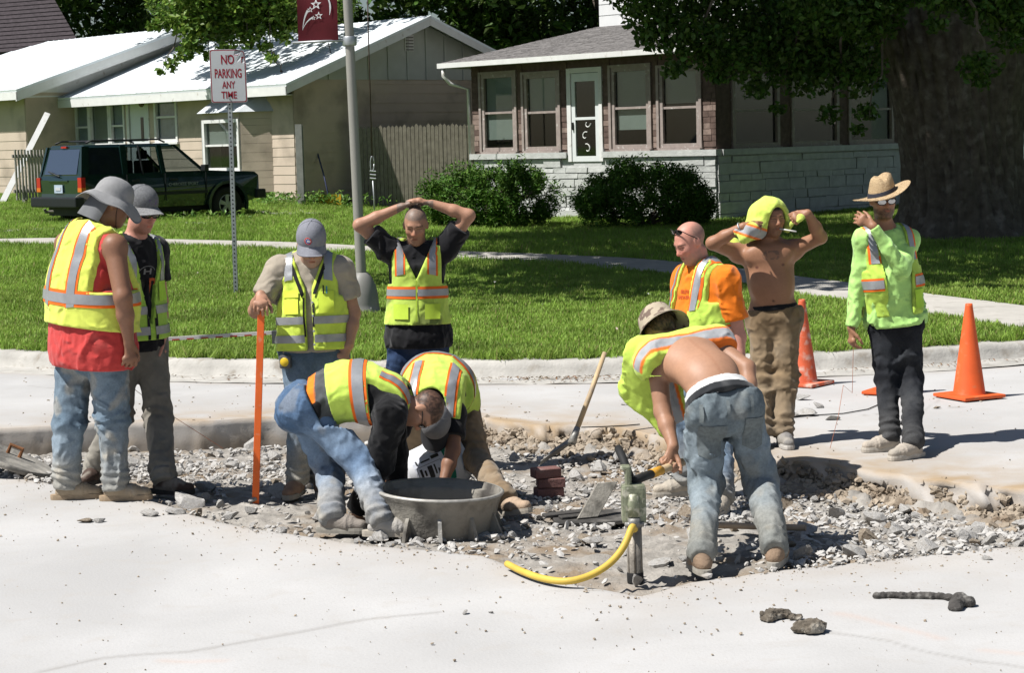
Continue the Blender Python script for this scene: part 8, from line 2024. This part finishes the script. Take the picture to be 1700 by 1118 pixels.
for k, ((px, py), s, lab) in enumerate(NAMED):
    p = gnd(px, py, lambda x, y: walk_z(x, y)); rock(p + V3(0, 0, s * .22), s, k * 4 + k // 3, lab, sc=(1.15, 1, .7))
# loose rubble in the pit: the largest as objects, the rest one mass
def pit_points(n, seed, edge=0.0):
    r = np.random.default_rng(seed); x = r.uniform(-3.9, 3.9, n); t = r.random(n); y = near_y(x) - edge + t * (far_y(x) - near_y(x) + edge - .02); return x, y
x, y = pit_points(255, 77, .05); r = np.random.default_rng(78); sz = .026 + .050 * r.random(255) ** 2.4
for k in range(255): rock((x[k], y[k], float(floor_z(x[k], y[k])) + sz[k] * .3 + .015), sz[k], k, 'grey broken concrete lump among the loose rubble of the pit', 'loose rubble lumps in the pit', tilt=.5)
def stone_mass(name, lab, X_, Y_, Z_, S_, seed, m, base=3):
    r = np.random.default_rng(seed); src = []
    for i in range(6):
        bm = bmesh.new(); bmesh.ops.create_icosphere(bm, subdivisions=1, radius=1.0); rr = np.random.default_rng(seed + i); V = np.array([v.co[:] for v in bm.verts])
        for _ in range(8):
            nn = nrm(rr.normal(size=3)); dd = rr.uniform(.3, .62); k = V @ nn; V = V - np.maximum(k - dd, 0)[:, None] * nn
        F_ = np.array([[v.index for v in f.verts] for f in bm.faces]); bm.free(); src.append((V * np.array((1.4, 1.1, .8)), F_))
    n = len(X_); VV = []; FF = []; off = 0; kk = r.integers(0, 6, n); a = r.uniform(0, 6.28, n); b = r.normal(size=n) * .4
    for s_i in range(6):
        V, F_ = src[s_i]; ii = np.nonzero(kk == s_i)[0]; ca, sa, cb, sb = np.cos(a[ii]), np.sin(a[ii]), np.cos(b[ii]), np.sin(b[ii])
        v = V[None] * S_[ii][:, None, None]; x_ = v[..., 0] * cb[:, None] + v[..., 2] * sb[:, None]; z_ = -v[..., 0] * sb[:, None] + v[..., 2] * cb[:, None]
        P_ = np.stack([x_ * ca[:, None] - v[..., 1] * sa[:, None] + X_[ii][:, None], x_ * sa[:, None] + v[..., 1] * ca[:, None] + Y_[ii][:, None], z_ + Z_[ii][:, None]], -1)
        VV.append(P_.reshape(-1, 3)); FF.append((F_[None] + (np.arange(len(ii)) * len(V))[:, None, None]).reshape(-1, 3) + off); off += len(ii) * len(V)
    o = link(name, quick_mesh(name, np.concatenate(VV), np.concatenate(FF), None, False), m); tag(o, lab, 'rubble', kind='stuff')
x, y = pit_points(18000, 79, .10); r = np.random.default_rng(80); dens = fbm(np.c_[x, y, x * 0], 1.3, 3, 6); keep = (r.random(18000) < 1 - .85 * (x < -.5) * (y > far_y(x) - .16)) & (r.random(18000) < np.clip(.7 + 1.1 * dens, .12, 1)); x, y = x[keep], y[keep]; S_ = .0045 + .026 * r.random(len(x)) ** 3.2
zz_ = np.where(y < near_y(x), .0, floor_z(x, y) + .012); stone_mass('loose_rubble', 'loose grey crushed concrete covering the floor of the pit', x, y, zz_ + S_ * .3, S_, 200, M_ROCK)
# earth clods along the far bank
n = 8500; r = np.random.default_rng(83); x = r.uniform(-.5, 3.9, n); d_ = np.abs(r.normal(size=n)) * .16; y = far_y(x) - d_ + .04; S_ = .008 + .036 * r.random(n) ** 3; zz_ = floor_z(x, y) + .02 + .15 * np.exp(-d_ / .10) * r.random(n)
stone_mass('bank_earth', 'brown crumbled earth along the broken far edge of the pit', x, y, zz_, S_, 210, M_ROCKB)
# grit scattered over the near slab
n = 1300; r = np.random.default_rng(85); x = r.uniform(-3.2, 3.2, n); d_ = np.where(r.random(n) < .7, r.exponential(.28, n), r.uniform(0, 3.2, n)); y = near_y(x) - d_; k = y > 6.6; x, y = x[k], y[k]; S_ = .0025 + .007 * r.random(len(x)) ** 3
stone_mass('slab_grit', 'fine grit and chips scattered over the near slab', x, y, S_ * .3, S_, 220, M_ROCKB)
n = 500; x = r.uniform(-4.5, 5, n); y = far_y(x) + r.uniform(.05, 1, n) ** 1.5 * (edge_y(x) - .6 - far_y(x)); S_ = .003 + .010 * r.random(n) ** 3
stone_mass('street_grit', 'small stones scattered over the street behind the pit', x, y, S_ * .3, S_, 230, M_ROCKB)
# ---- asphalt clods and strip in the foreground
M_CLOD = mat('asphalt_clod', (.13, .11, .085), .95, .5, 14, bump=1.0, bscale=50, detail=8, noise2=(12, (.34, .31, .26), .5, .62))
def clod(px, py, pxw, h, seed, lab, fl=.7):
    p = gnd(px, py, 0.0); s = pxw / 2 * p[1] / F_PX; r = np.random.default_rng(seed)
    pr = [EL(p + V3(r.uniform(-.7, .7) * s, r.uniform(-.4, .4) * s, s * fl * r.uniform(.15, .55)), np.eye(3), np.array((.45, .42, .36)) * s * r.uniform(.6, 1.1), .01) for _ in range(9)]
    V, Q = surface(pr, .006, [lambda P_: -P_[:, 2] + .001], lambda P_: -.010 * np.abs(fbm(P_, 40, 3, seed)) - .006 * vnoise(P_, 110, seed), 0)
    o = link('asphalt_clod', quick_mesh('asphalt_clod', V - p, Q, None, False), M_CLOD); o.location = p; tag(o, lab, 'clod')
clod(1342, 1050, 62, .1, 1, 'dark crumbly asphalt clod in the right foreground'); clod(1290, 1028, 58, .05, 2, 'flatter grey clod behind the dark foreground clod', .4); clod(1322, 1029, 22, .05, 3, 'small dark clod between the two larger clods', .6)
a_ = [gnd(px, py, .012) for px, py in ((1453, 990), (1475, 989), (1500, 990), (1530, 990), (1565, 991), (1590, 996))]
V_ = np.array(a_); t = np.linspace(0, 1, 40); hp = np.stack([np.interp(t, np.linspace(0, 1, 6), V_[:, k]) for k in range(3)], -1); pr = [RC(hp[i], hp[i + 1], .011 + .004 * math.sin(i * 1.7), .012, .006) for i in range(39)]; g_ = gnd(1592, 1000, .02)
pr += [EL(g_ + V3(dx, dy, dz), np.eye(3), np.array((.03, .03, .022)), .01) for dx, dy, dz in ((0, 0, 0), (.04, 0, .0), (-.03, -.06, -.01), (.01, .03, .01), (-.02, -.03, 0))]
Vq, Q = surface(pr, .005, [lambda P_: -P_[:, 2] + .001], lambda P_: -.006 * np.abs(fbm(P_, 50, 3, 5)), 0); o = link('asphalt_strip', quick_mesh('asphalt_strip', Vq, Q, None, False), mat('tar_strip', (.07, .065, .06), .9, .4, 20, bump=.8, bscale=60, noise2=(15, (.25, .24, .22), .52, .64))); tag(o, 'long dark strip of torn joint sealer on the right foreground slab', 'debris')

# ---- dry leaves and twigs in the gutter, litter on the lawn
r = np.random.default_rng(90); n = 520; x = np.r_[r.uniform(-4.5, 5, n - 200), r.normal(.6, .5, 200)]; y = edge_y(x) - .2 - np.abs(r.normal(size=n)) * .16
V, F_, C_ = leaf_cloud(np.c_[x, y, .014 + .01 * r.random(n)], .045, 91, up=2.0, narrow=.3, col=(.17, .105, .055), cvar=.5); tag(link('gutter_debris', quick_mesh('gutter_debris', V, F_, C_, False), mat('dry_leaves', attr=True, rough=.9, var=0)), 'dry brown leaves and twigs lying in the gutter', 'debris', kind='stuff')
n = 70; x = r.uniform(-5, 5, n); y = edge_y(x) + .6 + r.random(n) * 8; V, F_, C_ = leaf_cloud(np.c_[x, y, lawn_z(x, y) + .05], .035, 92, up=1.0, narrow=.8, col=(.55, .54, .48), cvar=.2); tag(link('lawn_litter', quick_mesh('lawn_litter', V, F_, C_, False), mat('dry_leaves')), 'pale clover heads and bits of litter on the lawn', 'litter', kind='stuff')
